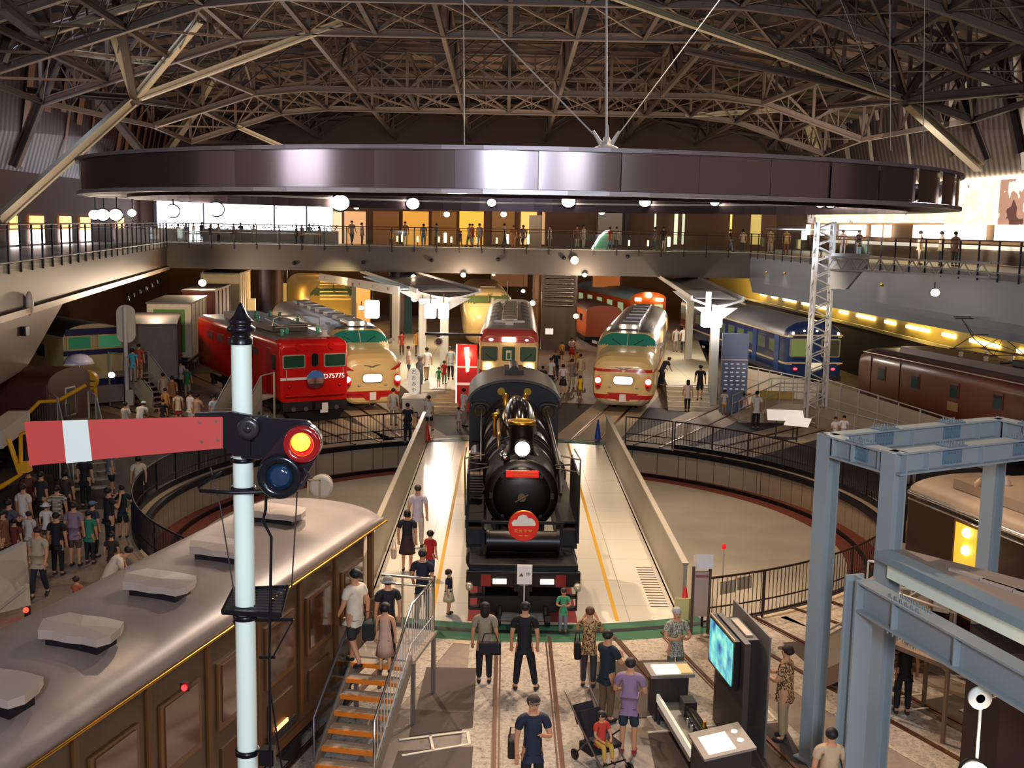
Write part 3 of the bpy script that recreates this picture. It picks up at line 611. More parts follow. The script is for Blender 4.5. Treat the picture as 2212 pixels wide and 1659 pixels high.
# ------------------------------------------------------------------ the steam locomotive on the bridge
def steam():
    t = thing('steam_locomotive', 'black steam locomotive with lit headlamp, red number plate and round red headmark on the turntable', 'locomotive', (0.5, 23.75, 0.03), .014)
    pt = lambda mb, n, m=BLACK, par=t, **k: mb.build(n, m, par, **k)
    # front end
    bb = pt(MB().box(0, .1, 1.0, 2.5, .14, .34), 'buffer_beam', bevel=.01)
    for s in (-1, 1):
        pt(MB().box(s*.52, .0, .96, .3, .06, .1), 'marker_plate', emi('ffe9c0', 1.6), bb)
        pt(MB().lathe((s*1.18, -.02, .86), [(.01, -.14), (.075, -.12), (.085, -.02), (.085, .08), (.02, .1)], 12, 'y'), 'lamp', mat('d8c8a8', .3, .4), bb)
        pt(MB().box(s*1.02, .05, .62, .34, .22, .04).box(s*1.02, .07, .34, .34, .22, .04).beam((s*1.18, .1, .3), (s*1.18, .1, .9), .04, .04).beam((s*.86, .1, .3), (s*.86, .1, .9), .04, .04), 'step', IRON)
        pt(MB().box(s*.82, .02, .98, .22, .04, .26), 'red_flag_plate', DKRED, bb)
    pt(MB().box(0, -.12, .86, .24, .34, .26).cyl((0, -.34, .72), (0, -.34, 1.0), .1).box(0, .2, .86, .4, .3, .3), 'coupler', IRON, bevel=.01)
    pt(MB().prism([(-1.0, .55), (1.0, .55), (.75, .22), (-.75, .22)], .12, .18, 'xz').box(0, .4, .5, 1.8, .6, .2), 'pilot')
    for s in (-1, 1): pt(MB().tube([(s*.5, .1, .34), (s*.5, -.02, .22), (s*.54, .05, .12)], .05, 8).cyl((s*.48, -.05, .1), (s*.6, -.05, .1), .12), 'rail_guard', IRON)
    # front deck and valance
    pt(MB().box(0, 1.05, 1.28, 2.35, 1.9, .07).box(0, .2, 1.2, 2.3, .1, .14), 'front_deck', bevel=.01)
    pt(MB().prism([(.12, 1.3), (.12, 1.18), (2.0, 1.0), (2.0, 1.3)], -1.2, -1.14, 'yz').prism([(.12, 1.3), (.12, 1.18), (2.0, 1.0), (2.0, 1.3)], 1.14, 1.2, 'yz'), 'deck_valance')
    hx = pt(MB().cyl((-.78, .95, 1.6), (.78, .95, 1.6), .24, n=24).cyl((-.82, .95, 1.6), (-.76, .95, 1.6), .27, n=24).cyl((.76, .95, 1.6), (.82, .95, 1.6), .27, n=24), 'feedwater_heater', mat('1c1716', .35, .4))
    pt(MB().box(0, 1.2, 1.96, 1.9, .08, .06).box(-.9, 1.3, 1.62, .06, .1, .66).box(.9, 1.3, 1.62, .06, .1, .66), 'front_frame')
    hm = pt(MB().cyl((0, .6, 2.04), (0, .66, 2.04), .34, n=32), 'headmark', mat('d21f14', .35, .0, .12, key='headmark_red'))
    pt(MB().lathe((0, .63, 2.04), [(.32, .0), (.35, .01), (.35, .05), (.32, .05)], 32, 'y'), 'headmark_rim', BRASS, hm)
    pt(MB().prism([(-.25, 2.06), (-.27, 2.12), (-.22, 2.19), (-.15, 2.19), (-.12, 2.27), (-.03, 2.31), (.06, 2.29), (.1, 2.23), (.18, 2.23), (.25, 2.16), (.27, 2.09), (.25, 2.06)], .57, .6, 'xz'), 'white_cloud_emblem', mat('f3ead8', .5), hm)
    ym = MB()
    for k, (x, z, w) in enumerate(((-.17, 1.96, .07), (-.07, 1.955, .06), (.04, 1.96, .07), (.15, 1.955, .08), (-.17, 1.92, .05), (-.07, 1.915, .07), (.04, 1.92, .05), (.15, 1.92, .05), (-.06, 1.83, .08), (.06, 1.83, .07))): ym.box(x, .59, z, w, .01, .018)
    ym.build('yellow_lettering', mat('e9b23a', .4), hm)
    # smokebox, boiler
    pt(MB().lathe((0, 0, 2.3), [(.05, 2.22), (.3, 2.24), (.55, 2.28), (.68, 2.36), (.7, 2.42)], 40, 'y'), 'smokebox_door', mat('15100f', .38, .35, key='smokebox_black'))
    pt(MB().lathe((0, 0, 2.3), [(.7, 2.4), (.86, 2.42), (.88, 2.5), (.88, 4.3), (.9, 4.32), (.9, 4.42), (.88, 4.44)], 40, 'y'), 'smokebox', mat('17110f', .4, .4))
    bo = pt(MB().lathe((0, 0, 2.32), [(.88, 4.4), (.9, 6.0), (.92, 6.0), (.92, 6.1), (.9, 6.1), (.93, 8.4), (.95, 8.4), (.95, 8.5), (.93, 8.5), (.96, 11.9)], 40, 'y'), 'boiler', mat('1a1210', .32, .5))
    for y in (4.9, 5.6, 7.2, 7.9, 9.4, 10.3): pt(MB().lathe((0, 0, 2.32), [(.9, y), (.955+.004*y, y), (.955+.004*y, y+.06), (.9, y+.06)], 40, 'y'), 'boiler_band', mat('241a16', .35, .6), bo)
    pt(MB().cyl((0, 2.16, 2.3), (0, 2.24, 2.3), .1).tube([(-.16, 2.14, 2.2), (.14, 2.14, 2.38)], .018, 6), 'door_handle', mat('8b7b66', .3, .8))
    for s in (-1, 1): pt(MB().box(s*.72, 2.42, 2.3, .1, .08, .14).box(s*.45, 2.36, 2.78, .08, .08, .08).box(s*.45, 2.36, 1.82, .08, .08, .08), 'door_clamp', IRON)
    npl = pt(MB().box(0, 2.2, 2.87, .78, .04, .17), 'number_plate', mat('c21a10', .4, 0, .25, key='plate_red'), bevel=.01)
    text('C57135', BRASS, .15, (0, 2.175, 2.87), npl)
    # headlamp
    hl = pt(MB().lathe((0, 0, 3.42), [(.15, 2.5), (.2, 2.42), (.2, 2.62), (.17, 2.9), (.05, 2.95)], 20, 'y').box(0, 2.7, 3.25, .2, .25, .2), 'headlamp')
    pt(MB().lathe((0, 2.46, 3.42), [(.02, .05), (.12, .04), (.19, 0)], 20, 'y').sph((0, 2.44, 3.42), .17, .07, .17, 16, 8), 'lamp_glass', emi('fff0d0', 40), hl)
    pt(MB().lathe((-.42, 2.66, 3.2), [(.02, .16), (.12, .12), (.13, 0), (.08, -.14)], 14, 'y').sph((-.42, 2.52, 3.2), .09), 'small_headlamp', CHROME)
    # chimney and domes
    pt(MB().lathe((0, 3.35, 3.1), [(.42, 0), (.34, .1), (.29, .3), (.29, .76), (.31, .8)], 28), 'chimney', mat('120d0c', .35, .4))
    pt(MB().lathe((0, 3.35, 3.86), [(.3, 0), (.335, .02), (.34, .09), (.3, .1), (.26, .08)], 28), 'chimney_cap', BRASS)
    dm = []
    for i in range(15):
        f = i/14; y = 4.9+f*3.1; k = sin(pi*min(max(f, .02), .98))**.3; dm.append([((.5*k)*cos(a), y, 2.95+(1.1*k)*max(0, sin(a))**.8 if sin(a) > 0 else 2.9) for a in [pi*j/16 for j in range(17)]]+[(-.5*k, y, 2.9), (.5*k, y, 2.9)])
    pt(MB().loft(dm), 'dome_casing', mat('191213', .18, .6, key='polished_black'))
    pt(MB().lathe((0, 9.3, 3.15), [(.2, 0), (.2, .38), (.1, .5), (.02, .5)], 16).lathe((.3, 10.2, 3.15), [(.09, 0), (.09, .4), (.02, .45)], 12).lathe((-.3, 10.2, 3.15), [(.09, 0), (.09, .4), (.02, .45)], 12), 'safety_valve', BRASS)
    pt(MB().tube([(-.55, 4.2, 3.1), (-.55, 4.2, 3.4), (-.55, 4.35, 3.45), (-.55, 8, 3.42)], .045, 8), 'steam_pipe', mat('8d7350', .35, .8))
    pt(MB().lathe((-.62, 6.2, 3.0), [(.07, 0), (.07, .5), (.1, .52), (.1, .62), (.05, .66)], 12), 'whistle', BRASS)
    # running boards, handrails, deflectors
    for s in (-1, 1):
        pt(MB().box(s*1.08, 6.9, 1.78, .5, 9.9, .05).box(s*1.31, 6.9, 1.7, .03, 9.9, .18), 'running_board', mat('1a1413', .5, .3))
        pt(MB().prism([(1.15, 1.5), (1.15, 2.75), (1.35, 3.05), (3.7, 3.05), (3.85, 2.9), (3.85, 1.78), (2.4, 1.5)], s*1.27-.02, s*1.27+.02, 'yz'), 'smoke_deflector', mat('141011', .42, .3, key='deflector_black'))
        pt(MB().tube([(s*1.26, 1.8, 3.02), (s*.8, 2.3, 3.0)], .02, 6).tube([(s*1.26, 3.2, 2.9), (s*.84, 3.3, 2.85)], .02, 6), 'deflector_stay', IRON)
        pt(MB().tube([(s*.99, 3.9, 2.82), (s*1.02, 8, 2.86), (s*1.04, 11.7, 2.9)], .02, 6), 'handrail', mat('6e6258', .3, .7))
        pt(MB().cyl((s*.98, 1.5, .98), (s*.98, 3.1, .98), .31, n=24).box(s*1.08, 2.3, 1.45, .42, 1.3, .44).cyl((s*.98, 1.42, .98), (s*.98, 1.52, .98), .26, n=24), 'cylinder', mat('161111', .45, .3))
        pt(MB().box(s*.95, 4.6, .98, .1, 4.4, .12), 'connecting_rod', mat('8c8078', .3, .8))
        for k, (y, r) in enumerate(((1.6, .47), (3.4, .47), (5.2, .87), (7.05, .87), (8.9, .87), (11.2, .5))):
            w = MB().lathe((s*.6, y, r), [(r-.1, -.06), (r+.02, -.06), (r, .06), (r-.1, .06), (r-.1, -.06)], 28, 'x').cyl((s*.52, y, r), (s*.7, y, r), .13)
            for q in range(10): a = 2*pi*q/10; w.beam((s*.6, y, r), (s*.6, y+(r-.08)*cos(a), r+(r-.08)*sin(a)), .06, .05, (1, 0, 0))
            pt(w, 'wheel', IRON)
        pt(MB().tube([(s*1.32, 2.0, 1.9), (s*1.36, 2.1, 3.25), (s*1.36, 4.1, 3.1)], .02, 6).tube([(s*1.36, 2.1, 3.25), (s*.9, 2.3, 3.3)], .02, 6), 'side_grab_rail', mat('5b5048', .4, .6))
    pt(MB().box(-1.12, 4.7, 2.1, .36, .7, .62).cyl((-1.12, 4.55, 2.4), (-1.12, 4.55, 2.75), .13).cyl((-1.12, 4.9, 2.4), (-1.12, 4.9, 2.8), .15), 'air_compressor', IRON)
    rb = MB()
    for k in range(7): rb.box(-1.12, 3.95+.0*k, 2.05+.07*k, .38, .34, .03)
    pt(rb, 'cooling_fins', mat('6e5c50', .4, .5))
    pt(MB().box(-1.15, 6.0, 2.05, .3, .05, .5).box(-1.15, 6.5, 2.05, .3, .05, .5).beam((-1.3, 6.0, 2.3), (-1.3, 6.5, 2.3), .04, .04).beam((-1.0, 6.0, 2.3), (-1.0, 6.5, 2.3), .04, .04), 'ladder_frame', mat('776a60', .4, .5))
    pt(MB().tube([(1.02, 3.8, 2.0), (1.12, 6, 2.3), (1.1, 9, 2.25), (1.1, 11.5, 2.4)], .045, 8).tube([(.98, 4.2, 2.6), (1.0, 8, 2.7), (1.0, 11.5, 2.7)], .03, 8), 'side_piping', mat('3a2c26', .4, .6))
    pt(MB().cyl((1.14, 7.0, 2.0), (1.14, 8.6, 2.0), .19, n=18), 'air_tank'); pt(MB().cyl((-1.14, 7.4, 2.0), (-1.14, 9.2, 2.0), .19, n=18), 'air_tank')
    pt(MB().lathe((1.25, 5.6, 2.15), [(.17, -.02), (.19, 0), (.17, .02), (.14, 0)], 18, 'x').beam((1.25, 5.45, 2.15), (1.25, 5.75, 2.15), .02, .02), 'valve_wheel', mat('7b6347', .4, .6))
    # cab
    arch = lambda a, z0, z1, n=14: [(a*cos(pi*i/n), z0+(z1-z0)*sin(pi*i/n)) for i in range(n+1)]
    pt(MB().prism([(1.4, 1.5)]+[(1.4, 3.1)]+arch(1.4, 3.1, 3.72)[1:-1]+[(-1.4, 3.1), (-1.4, 1.5)], 11.75, 11.85, 'xz'), 'cab_front', mat('120e0e', .45, .2))
    for s in (-1, 1):
        pt(MB().box(s*1.4, 13.1, 2.3, .05, 2.6, 1.65), 'cab_side')
        fw_ = pt(MB().lathe((s*1.08, 11.74, 2.78), [(.17, 0), (.22, .0), (.22, .03), (.17, .03)], 20, 'y'), 'cab_window_rim', mat('40332c', .35, .5))
        pt(MB().cyl((s*1.08, 11.74, 2.78), (s*1.08, 11.76, 2.78), .18, n=20), 'cab_window_pane', mat('3a2a12', .15, 0, .5, key='dim_pane'), fw_)
        hd = MB().loft([[(s*1.08+.3*cos(pi*j/10), y, 2.98+.12*sin(pi*j/10)) for j in range(11)]+[(s*1.08+.27*cos(pi*j/10), y, 2.96+.1*sin(pi*j/10)) for j in range(10, -1, -1)] for y in (11.35, 11.8)])
        pt(hd, 'window_hood', mat('3a3230', .5, .3))
        pt(MB().cyl((s*.42, 11.72, 3.42), (s*.42, 11.76, 3.42), .12, n=16), 'spectacle_glass', mat('8a6a24', .2, 0, .25, key='amber_pane'))
    rings = [[(1.5*cos(pi*i/16), y, 3.08+.78*sin(pi*i/16)) for i in range(17)]+[(1.44*cos(pi*i/16), y, 3.05+.72*sin(pi*i/16)) for i in range(16, -1, -1)] for y in (11.45, 14.9)]
    pt(MB().loft(rings), 'cab_roof', mat('463f3d', .5, .25, var=.1, key='cab_roof_paint'))
    pt(MB().box(0, 13.2, 3.93, .62, 1.5, .16).cyl((0, 12.4, 4.0), (0, 14.0, 4.0), .16, n=16), 'roof_ventilator', mat('332a28', .5, .3))
    pt(MB().box(0, 12.9, 1.45, 2.7, 2.3, .3), 'cab_floor')
    # tender
    te = pt(MB().box(0, 17.6, 1.85, 2.75, 5.4, 1.5), 'tender', mat('15100f', .5, .3), bevel=.02)
    pt(MB().loft([[(-1.2, 15.1, 2.6), (1.2, 15.1, 2.6), (1.2, 20.1, 2.6), (-1.2, 20.1, 2.6)], [(-1.1, 15.3, 3.0), (1.1, 15.3, 3.0), (1.1, 19.9, 2.75), (-1.1, 19.9, 2.75)]], sm=False), 'coal', mat('0c0b0b', .95, bump=1, scale=12, key='coal'), te)
    bogie(t, 16.2); bogie(t, 19.0)
    return t
steam()
point((.5, 24.9, 3.7), 45, (1, .72, .45), .1)
s_ = thing('sign_stand', 'white card sign on a slim pole right in front of the steam locomotive', 'sign', (P(1133, 1247, 22.9).x, 22.9, 0))
MB().beam((0, 0, 0), (0, 0, 1.25), .03, .03).cyl((0, 0, 0), (0, 0, .02), .16, n=16).build('pole', LGREY, s_)
pl = MB().box(0, -.03, 1.43, .32, .02, .42).build('sign_plate', CARD, s_)
MB().prism([(-.12, 1.39), (-.02, 1.39), (-.07, 1.47)], -.045, -.041, 'xz').build('triangle_mark', mat('7a5a3a', .6), pl)
text('\u4e2d', mat('5a4030', .6), .1, (.08, -.045, 1.43), pl)
# ------------------------------------------------------------------ rail vehicles facing the turntable
def face_rot(dx, dy): return atan2(-dx, dy)
def vehicle(name, label, cat, front, rear_dir):
    return thing(name, label, cat, (front[0], front[1], 0.02), face_rot(*rear_dir))
def interp(st, n):
    """stations (y, a, zb, zt, r) interpolated along y by cumulative index"""
    out = []
    for i in range(len(st)-1):
        k = max(1, int(n*(1 if i < len(st)-2 else .6)))
        for j in range(k):
            f = j/k; out.append(tuple(p+(q-p)*f for p, q in zip(st[i], st[i+1])))
    out.append(st[-1]); return out
def rings_from(st, n=7):
    return [[(x, y, z) for x, z in rrect2(a, zb, zt, min(r, a*.98, (zt-zb)*.49), n)] for y, a, zb, zt, r in st]
def windows(t, L0, L1, n, z, h, w, x=1.41, m=None, fr=None, sides=(-1, 1), skip=()):
    for s in sides:
        for i in range(n):
            if i in skip: continue
            y = L0+(L1-L0)*(i+.5)/n
            f = MB().box(s*x, y, z, .04, w+.1, h+.1).build('window_frame', fr or mat('9a948c', .4, .5), t); MB().box(s*(x+.012), y, z, .03, w, h).build('pane', m or GLASS_D, f)
GREENGL = mat('1f5a49', .12, 0, .35, key='green_glass')
def bonnet(label, front, rd, stripe):
    t = vehicle('bonnet_train', label, 'train', front, rd)
    # nose: front face round, bonnet rises, steep windscreen, full roof
    st = [(0, .95, .62, 1.95, .5), (.05, 1.2, .5, 2.25, .6), (.16, 1.36, .42, 2.5, .68), (.4, 1.44, .38, 2.7, .74), (.9, 1.48, .36, 2.85, .8), (1.7, 1.5, .36, 2.94, .85), (2.3, 1.5, .36, 3.0, .85), (2.4, 1.5, .36, 3.02, .85), (2.8, 1.5, .36, 3.56, .85), (3.2, 1.5, .4, 3.72, .85), (4.2, 1.5, .5, 3.8, .85), (19.5, 1.5, .6, 3.8, .85)]
    def paint(x, y, z):
        if z > 3.0 and 2.36 < y < 2.78 and abs(x) < 1.46: return 'glass'
        if z > 3.6 or (y > 3.4 and z > 3.2): return 'roof'
        if z < .72 and y < 3: return 'skirt'
        if y > 4.5 and (1.75 < z < 2.62): return 'band'
        return 'cream'
    split_loft(rings_from(interp(st, 7), 9), paint, {'cream': ('body', band_mat('', [(0, 'e8c583'), (.72, 'c02018'), (.92, 'e8c583')]+([(1.98, 'c02018'), (2.12, 'e8c583')] if stripe == 'band' else [])), None), 'glass': ('windscreen', GREENGL, 'green tinted windscreen'), 'roof': ('roof', SILV, 'silver roof'), 'skirt': ('skirt', mat('b5a890', .5, .2) if stripe == 'band' else CREAM, None), 'band': ('window_band', mat('7d1712', .35), None)}, t, cap0='cream', cap1='cream')
    if stripe == 'moustache':
        for s in (-1, 1): MB().prism([(s*.85, 1.98), (s*1.24, 2.22), (s*1.36, 2.3), (s*1.3, 2.12), (s*1.1, 2.0)], -.02, .5, 'xz').build('red_moustache', mat('c02018', .3, key='stripe_red'), t)
        MB().prism([(-1.15, 1.02), (1.15, 1.02), (1.15, .9), (.5, .88), (.3, .6), (-.3, .6), (-.5, .88), (-1.15, .9)], -.05, .25, 'xz').build('red_bumper', mat('c02018', .3, key='stripe_red'), t)
    else:
        MB().prism([(-.75, 1.02), (.75, 1.02), (.45, .86), (.3, .68), (-.3, .68), (-.45, .86)], -.05, .25, 'xz').build('red_bumper', mat('c02018', .3, key='stripe_red'), t)
    # emblem
    MB().prism([(-.42, 2.24), (-.12, 2.2), (0, 2.14), (.12, 2.2), (.42, 2.24), (.12, 2.14), (0, 1.98), (-.12, 2.14)], .0, .24, 'xz').build('winged_emblem', mat('a8a29a', .3, .8), t)
    MB().prism([(-.1, 2.1), (.1, 2.1), (0, 1.94)], -.02, .2, 'xz').build('emblem_point', mat('f2d8a0', .4), t)
    # lit headmark
    hm = MB().prism([(x, z+1.62) for x, z in rrect(.46, -.2, .2, .12, 5)], -.07, .05, 'xz').build('headmark_frame', CHROME, t)
    MB().prism([(x, z+1.62) for x, z in rrect(.43, -.17, .17, .11, 5)], -.09, -.05, 'xz').build('lit_headmark', emi('fff2d0', 9), hm)
    for s in (-1, 1):
        pod = MB().loft([[(s*1.16+.15*cos(a), y, 1.5+.3*sin(a)) for a in [2*pi*k/20 for k in range(20)]] for y in (-.12, .0, .3)]).build('lamp_pod', mat('c02018', .3, key='stripe_red'), t)
        MB().cyl((s*1.17, -.15, 1.6), (s*1.17, -.1, 1.6), .125, n=20).build('headlamp', emi('fff0cc', 14), pod); MB().cyl((s*1.15, -.14, 1.34), (s*1.15, -.1, 1.34), .05, n=12).build('tail_lamp', mat('701010', .2), pod)
        MB().sph((s*.62, -.05, 1.3), .07, .05, .05).build('foot_step', LGREY, t)
        MB().tube([(s*.3, 2.32, 3.04), (s*.75, 2.5, 3.3)], .015, 5).build('wiper', BLACK, t)
        MB().prism([(s*1.48, 3.0), (s*1.74, 3.05), (s*1.74, 3.2), (s*1.48, 3.15)], 2.6, 2.64, 'xz').build('wing_mirror', LGREY, t)
    MB().beam((0, 2.36, 3.02), (0, 2.8, 3.58), .05, .05).build('windscreen_pillar', LGREY, t)
    MB().box(0, -.12, .8, .3, .03, .36).build('white_card', CARD, t)
    rl = MB().prism([(x, z+3.82) for x, z in rrect(.5, -.08, .16, .1, 5)], 3.1, 4.6, 'xz').build('roof_lamp_housing', mat('c9c2b8', .3, .5), t)
    for s in (-1, 1): MB().cyl((s*.26, 3.06, 3.86), (s*.26, 3.1, 3.86), .1, n=16).build('roof_headlamp', emi('fff4dc', 12 if s < 0 else 4), rl)
    for i in range(6): MB().box(0, 6.2+i*2.3, 3.88, .9, 1.2, .2).build('roof_unit', SILV, t, bevel=.04)
    for s in (-1, 1): MB().box(s*.95, 5.0, 3.7, .3, .5, .1).build('roof_vent', LGREY, t)
    windows(t, 5.5, 19, 9, 2.25, .62, 1.0, 1.495, sides=(-1, 1))
    bogie(t, 3.2); bogie(t, 16.5)
    return t
p_ = G(805, 884, .4); bonnet('cream bonnet-nosed train with red moustache lines and lit headmark, beside the red electric locomotive', (-6.05, 51.2), (sin(ANG['bonl']), cos(ANG['bonl'])), 'moustache')
bonnet('cream bonnet-nosed train with a straight red band and lit headmark, right of the steam locomotive', (5.55, 51.9), (.17, 1), 'band')
def emu():
    t = vehicle('railcar', 'cream and red flat-fronted railcar with three front windows, directly behind the steam locomotive', 'train', (.2, 53.2), (.008, 1)); t.scale = (1, 1, 1.07)
    st = [(0, 1.25, .9, 3.25, .3), (.08, 1.36, .85, 3.38, .36), (.3, 1.43, .82, 3.55, .5), (.8, 1.45, .8, 3.66, .7), (20, 1.45, .8, 3.66, .7)]
    def paint(x, y, z):
        if z > 3.32 and y > .55 or z > 3.52: return 'roof'
        if z > 2.95 and y < .9: return 'pink'
        if z > 3.0 and y > .9: return 'roof' if z > 3.2 else 'pink'
        if 1.75 < z <= 2.98: return 'cream'
        return 'red'
    split_loft(rings_from(interp(st, 6), 8), paint, {'cream': ('body', CREAM, None), 'roof': ('roof', mat('a8a09a', .4, .3, key='pale_roof'), 'grey roof'), 'pink': ('upper_band', mat('b5453f', .35, key='faded_red'), 'dull red upper front'), 'red': ('lower_body', mat('8c1c18', .35), 'dark red lower body')}, t, cap0='cream')
    MB().prism([(-1.22, 2.95), (1.22, 2.95), (1.2, 3.12), (.9, 3.24), (-.9, 3.24), (-1.2, 3.12)], -.015, .02, 'xz').build('upper_front', mat('b5453f', .35, key='faded_red'), t)
    MB().box(0, -.01, 1.3, 2.45, .03, .8).build('lower_front', mat('8c1c18', .35), t)
    for x, w in ((-.92, .78), (0, .62), (.92, .78)):
        f = MB().prism([(x+a, b+2.45) for a, b in rrect(w/2+.05, -.37, .37, .1, 5)], -.04, .0, 'xz').build('front_window', mat('e9c88a', .4), t)
        MB().prism([(x+a, b+2.45) for a, b in rrect(w/2, -.32, .32, .08, 5)], -.06, -.03, 'xz').build('pane', mat('41503f', .15, 0, .12, key='grey_green_pane'), f)
    for s in (-1, 1): MB().box(s*1.42, .55, 2.45, .04, .55, .62).build('corner_window', GLASS_D, t); MB().tube([(s*.65, -.07, 2.1), (s*1.1, -.07, 2.45)], .015, 5).build('wiper', BLACK, t)
    MB().prism([(x, z+3.08) for x, z in rrect(.33, -.1, .1, .05, 4)], -.06, .0, 'xz').build('lit_destination_sign', emi('fff4e0', 9), t)
    MB().sph((-.85, -.02, 3.07), .11, .05, .06).build('marker_lamp', emi('fff0e0', 3), t); MB().sph((.85, -.02, 3.07), .09, .05, .05).build('marker_lamp', emi('fff0e0', 1), t)
    for s in (-1, 1): MB().cyl((s*.98, -.08, 1.88), (s*.98, 0, 1.88), .14, n=20).build('headlamp', emi('fff0cc', 14), t)
    pc = MB().box(0, -.07, 2.4, .26, .02, .42).build('route_board', mat('ded6bc', .6), t); MB().box(0, -.085, 2.36, .16, .01, .28).build('board_print', mat('3f6b45', .6), pc)
    MB().box(0, 1.5, 3.78, 1.5, .12, .1).box(0, 1.3, 3.75, .4, .5, .2).box(0, 1.9, 3.72, 1.3, .1, .1).build('roof_horn', mat('b8b0a8', .4, .3), t)
    for i in range(7): MB().box(0, 3.2+i*1.9, 3.74, .78, 1.7, .18).build('roof_cover', mat('b9b4ae', .35, .4), t, bevel=.03)
    for i in range(6):
        for s in (-1, 1):
            MB().prism([(s*.62, 3.62), (s*1.05, 3.5), (s*1.02, 3.62), (s*.62, 3.78)], 3.6+i*2.4, 4.2+i*2.4, 'xz').build('roof_ventilator', mat('4c4644', .5), t)
    windows(t, 2, 19, 10, 2.45, .6, .9, 1.44); bogie(t, 3); bogie(t, 16.5)
emu()
def ed75():
    t = vehicle('electric_locomotive', 'bright red electric locomotive with a white line and round blue and pink headmark', 'locomotive', (-8.1, 47.7), (-.487, .874)); t.scale = (1.1, 1, 1.07)
    st = [(0, 1.28, 1.0, 3.2, .12), (.06, 1.36, .95, 3.32, .18), (.25, 1.4, .95, 3.44, .26), (.7, 1.41, .95, 3.5, .3), (13.6, 1.41, .95, 3.5, .3), (14.1, 1.3, 1.0, 3.2, .2)]
    split_loft(rings_from(interp(st, 4), 6), lambda x, y, z: 'roof' if z > 3.42 and y > .8 else 'red', {'red': ('body', RED, None), 'roof': ('roof', mat('7d746c', .5, .2), 'grey roof')}, t, cap0='red', cap1='red')
    MB().prism([(-1.3, 3.0), (1.3, 3.0), (1.28, 3.14), (0, 3.26), (-1.28, 3.14)], -.03, .2, 'xz').build('brow', RED, t)
    for s in (-1, 1):
        f = MB().prism([(s*.83+a, b+2.62) for a, b in rrect(.45, -.27, .27, .06, 4)], -.035, .02, 'xz').build('front_window', mat('b9b0a4', .35, .5), t)
        MB().prism([(s*.83+a, b+2.62) for a, b in rrect(.41, -.23, .23, .05, 4)], -.05, -.02, 'xz').build('pane', mat('20382a', .12, 0, .12, key='dim_green_glass'), f)
        MB().lathe((s*.66, -.02, 3.2), [(.02, .08), (.1, .07), (.13, 0), (.12, -.12)], 16, 'y').build('lamp_housing', RED, t); MB().sph((s*.66, -.08, 3.2), .1, .05, .1).build('headlamp', emi('fff0cc', 14), t)
        MB().sph((s*1.02, -.04, 1.62), .07, .06, .07).build('tail_lamp', mat('a01a14', .2, .2), t)
        MB().box(s*1.4, .75, 2.55, .05, .5, .6).build('cab_side_window', GLASS_D, t); MB().box(s*1.42, 1.4, 2.1, .03, .6, 1.9).build('cab_door', mat('9c1410', .3, coat=.4), t)
        for k in range(5): MB().box(s*1.42, 3.5+k*1.9, 2.75, .03, 1.1, .35).build('side_louvre', mat('571313', .5), t)
        MB().tube([(s*1.15, -.06, 1.9), (s*1.15, -.06, 2.3)], .015, 5).build('grab_handle', LGREY, t)
    d = MB().prism([(a, b+2.45) for a, b in rrect(.24, -.42, .42, .05, 4)], -.025, .02, 'xz').build('front_door', mat('b8120e', .25, coat=.5), t)
    MB().prism([(a, b+2.66) for a, b in rrect(.13, -.26, .26, .1, 5)], -.045, -.02, 'xz').build('door_window', GLASS_D, d)
    MB().box(-.83, -.03, 1.93, 1.1, .02, .1).build('white_line', mat('e8dfd0', .4), t)
    nb = MB().box(.95, -.02, 1.97, .8, .01, .16).build('number_panel', mat('b8120e', .3), t); text('ED75775', mat('fff8ea', .4, 0, .5, key='raised_letter'), .27, (.72, -.04, 1.97), t, al='CENTER', depth=.012)  # lettering given a slight glow for contrast, no lamp behind it
    hm = MB().cyl((0, -.16, 1.9), (0, -.1, 1.9), .34, n=32).build('headmark', mat('e8a49a', .4, key='headmark_pink'), t)
    MB().prism([(.34*cos(pi*i/14), 1.95+.29*sin(pi*i/14)) for i in range(15)], -.175, -.16, 'xz').build('headmark_blue_top', mat('4c79c0', .4), hm)
    MB().prism([(.33*cos(-pi*i/12), 1.72+.16*sin(-pi*i/12)) for i in range(13)], -.175, -.16, 'xz').build('headmark_dark_foot', mat('4a2a22', .5), hm)
    MB().lathe((0, -.13, 1.9), [(.33, -.03), (.36, -.03), (.36, .04), (.33, .04)], 32, 'y').build('headmark_rim', CHROME, hm)
    MB().box(0, -.04, 1.28, 2.2, .1, .1).tube([(-1.2, -.12, 1.25), (1.2, -.12, 1.25)], .03, 6).build('front_step', RED, t)
    MB().box(0, .1, .82, 2.6, .3, .36).box(0, -.25, .85, .26, .5, .28).build('buffer_beam', IRON, t); MB().prism([(-1.2, .6), (1.2, .6), (.9, .2), (-.9, .2)], -.1, .1, 'xz').build('snow_plough', BLK2, t)
    for x in (-.9, -.4, .45, .85): MB().cyl((x, -.15, .72), (x, .0, .72), .09, n=12).build('hose_coupling', mat('8a8078', .3, .7), t)
    MB().box(.28, -.3, .75, .32, .02, .4).build('white_card', CARD, t)
    # roof gear
    eq = MB().box(0, 7.2, 3.68, 1.5, 8.0, .3).build('roof_deck', mat('5b504c', .5, .2), t)
    for x, y in ((-.9, 1.3), (-.5, 2.0), (.75, 1.9), (.7, 4.4), (-.8, 5.2), (.5, 6.4), (-.3, 7.4), (.4, 7.6)):
        MB().lathe((x, y, 3.52 if y < 3 else 3.8), [(.05, 0), (.09, .02), (.06, .06), (.09, .1), (.06, .14), (.09, .18), (.06, .22), (.08, .27), (.02, .3)], 12).build('insulator', mat('3f9472', .3, key='green_insulator'), t)
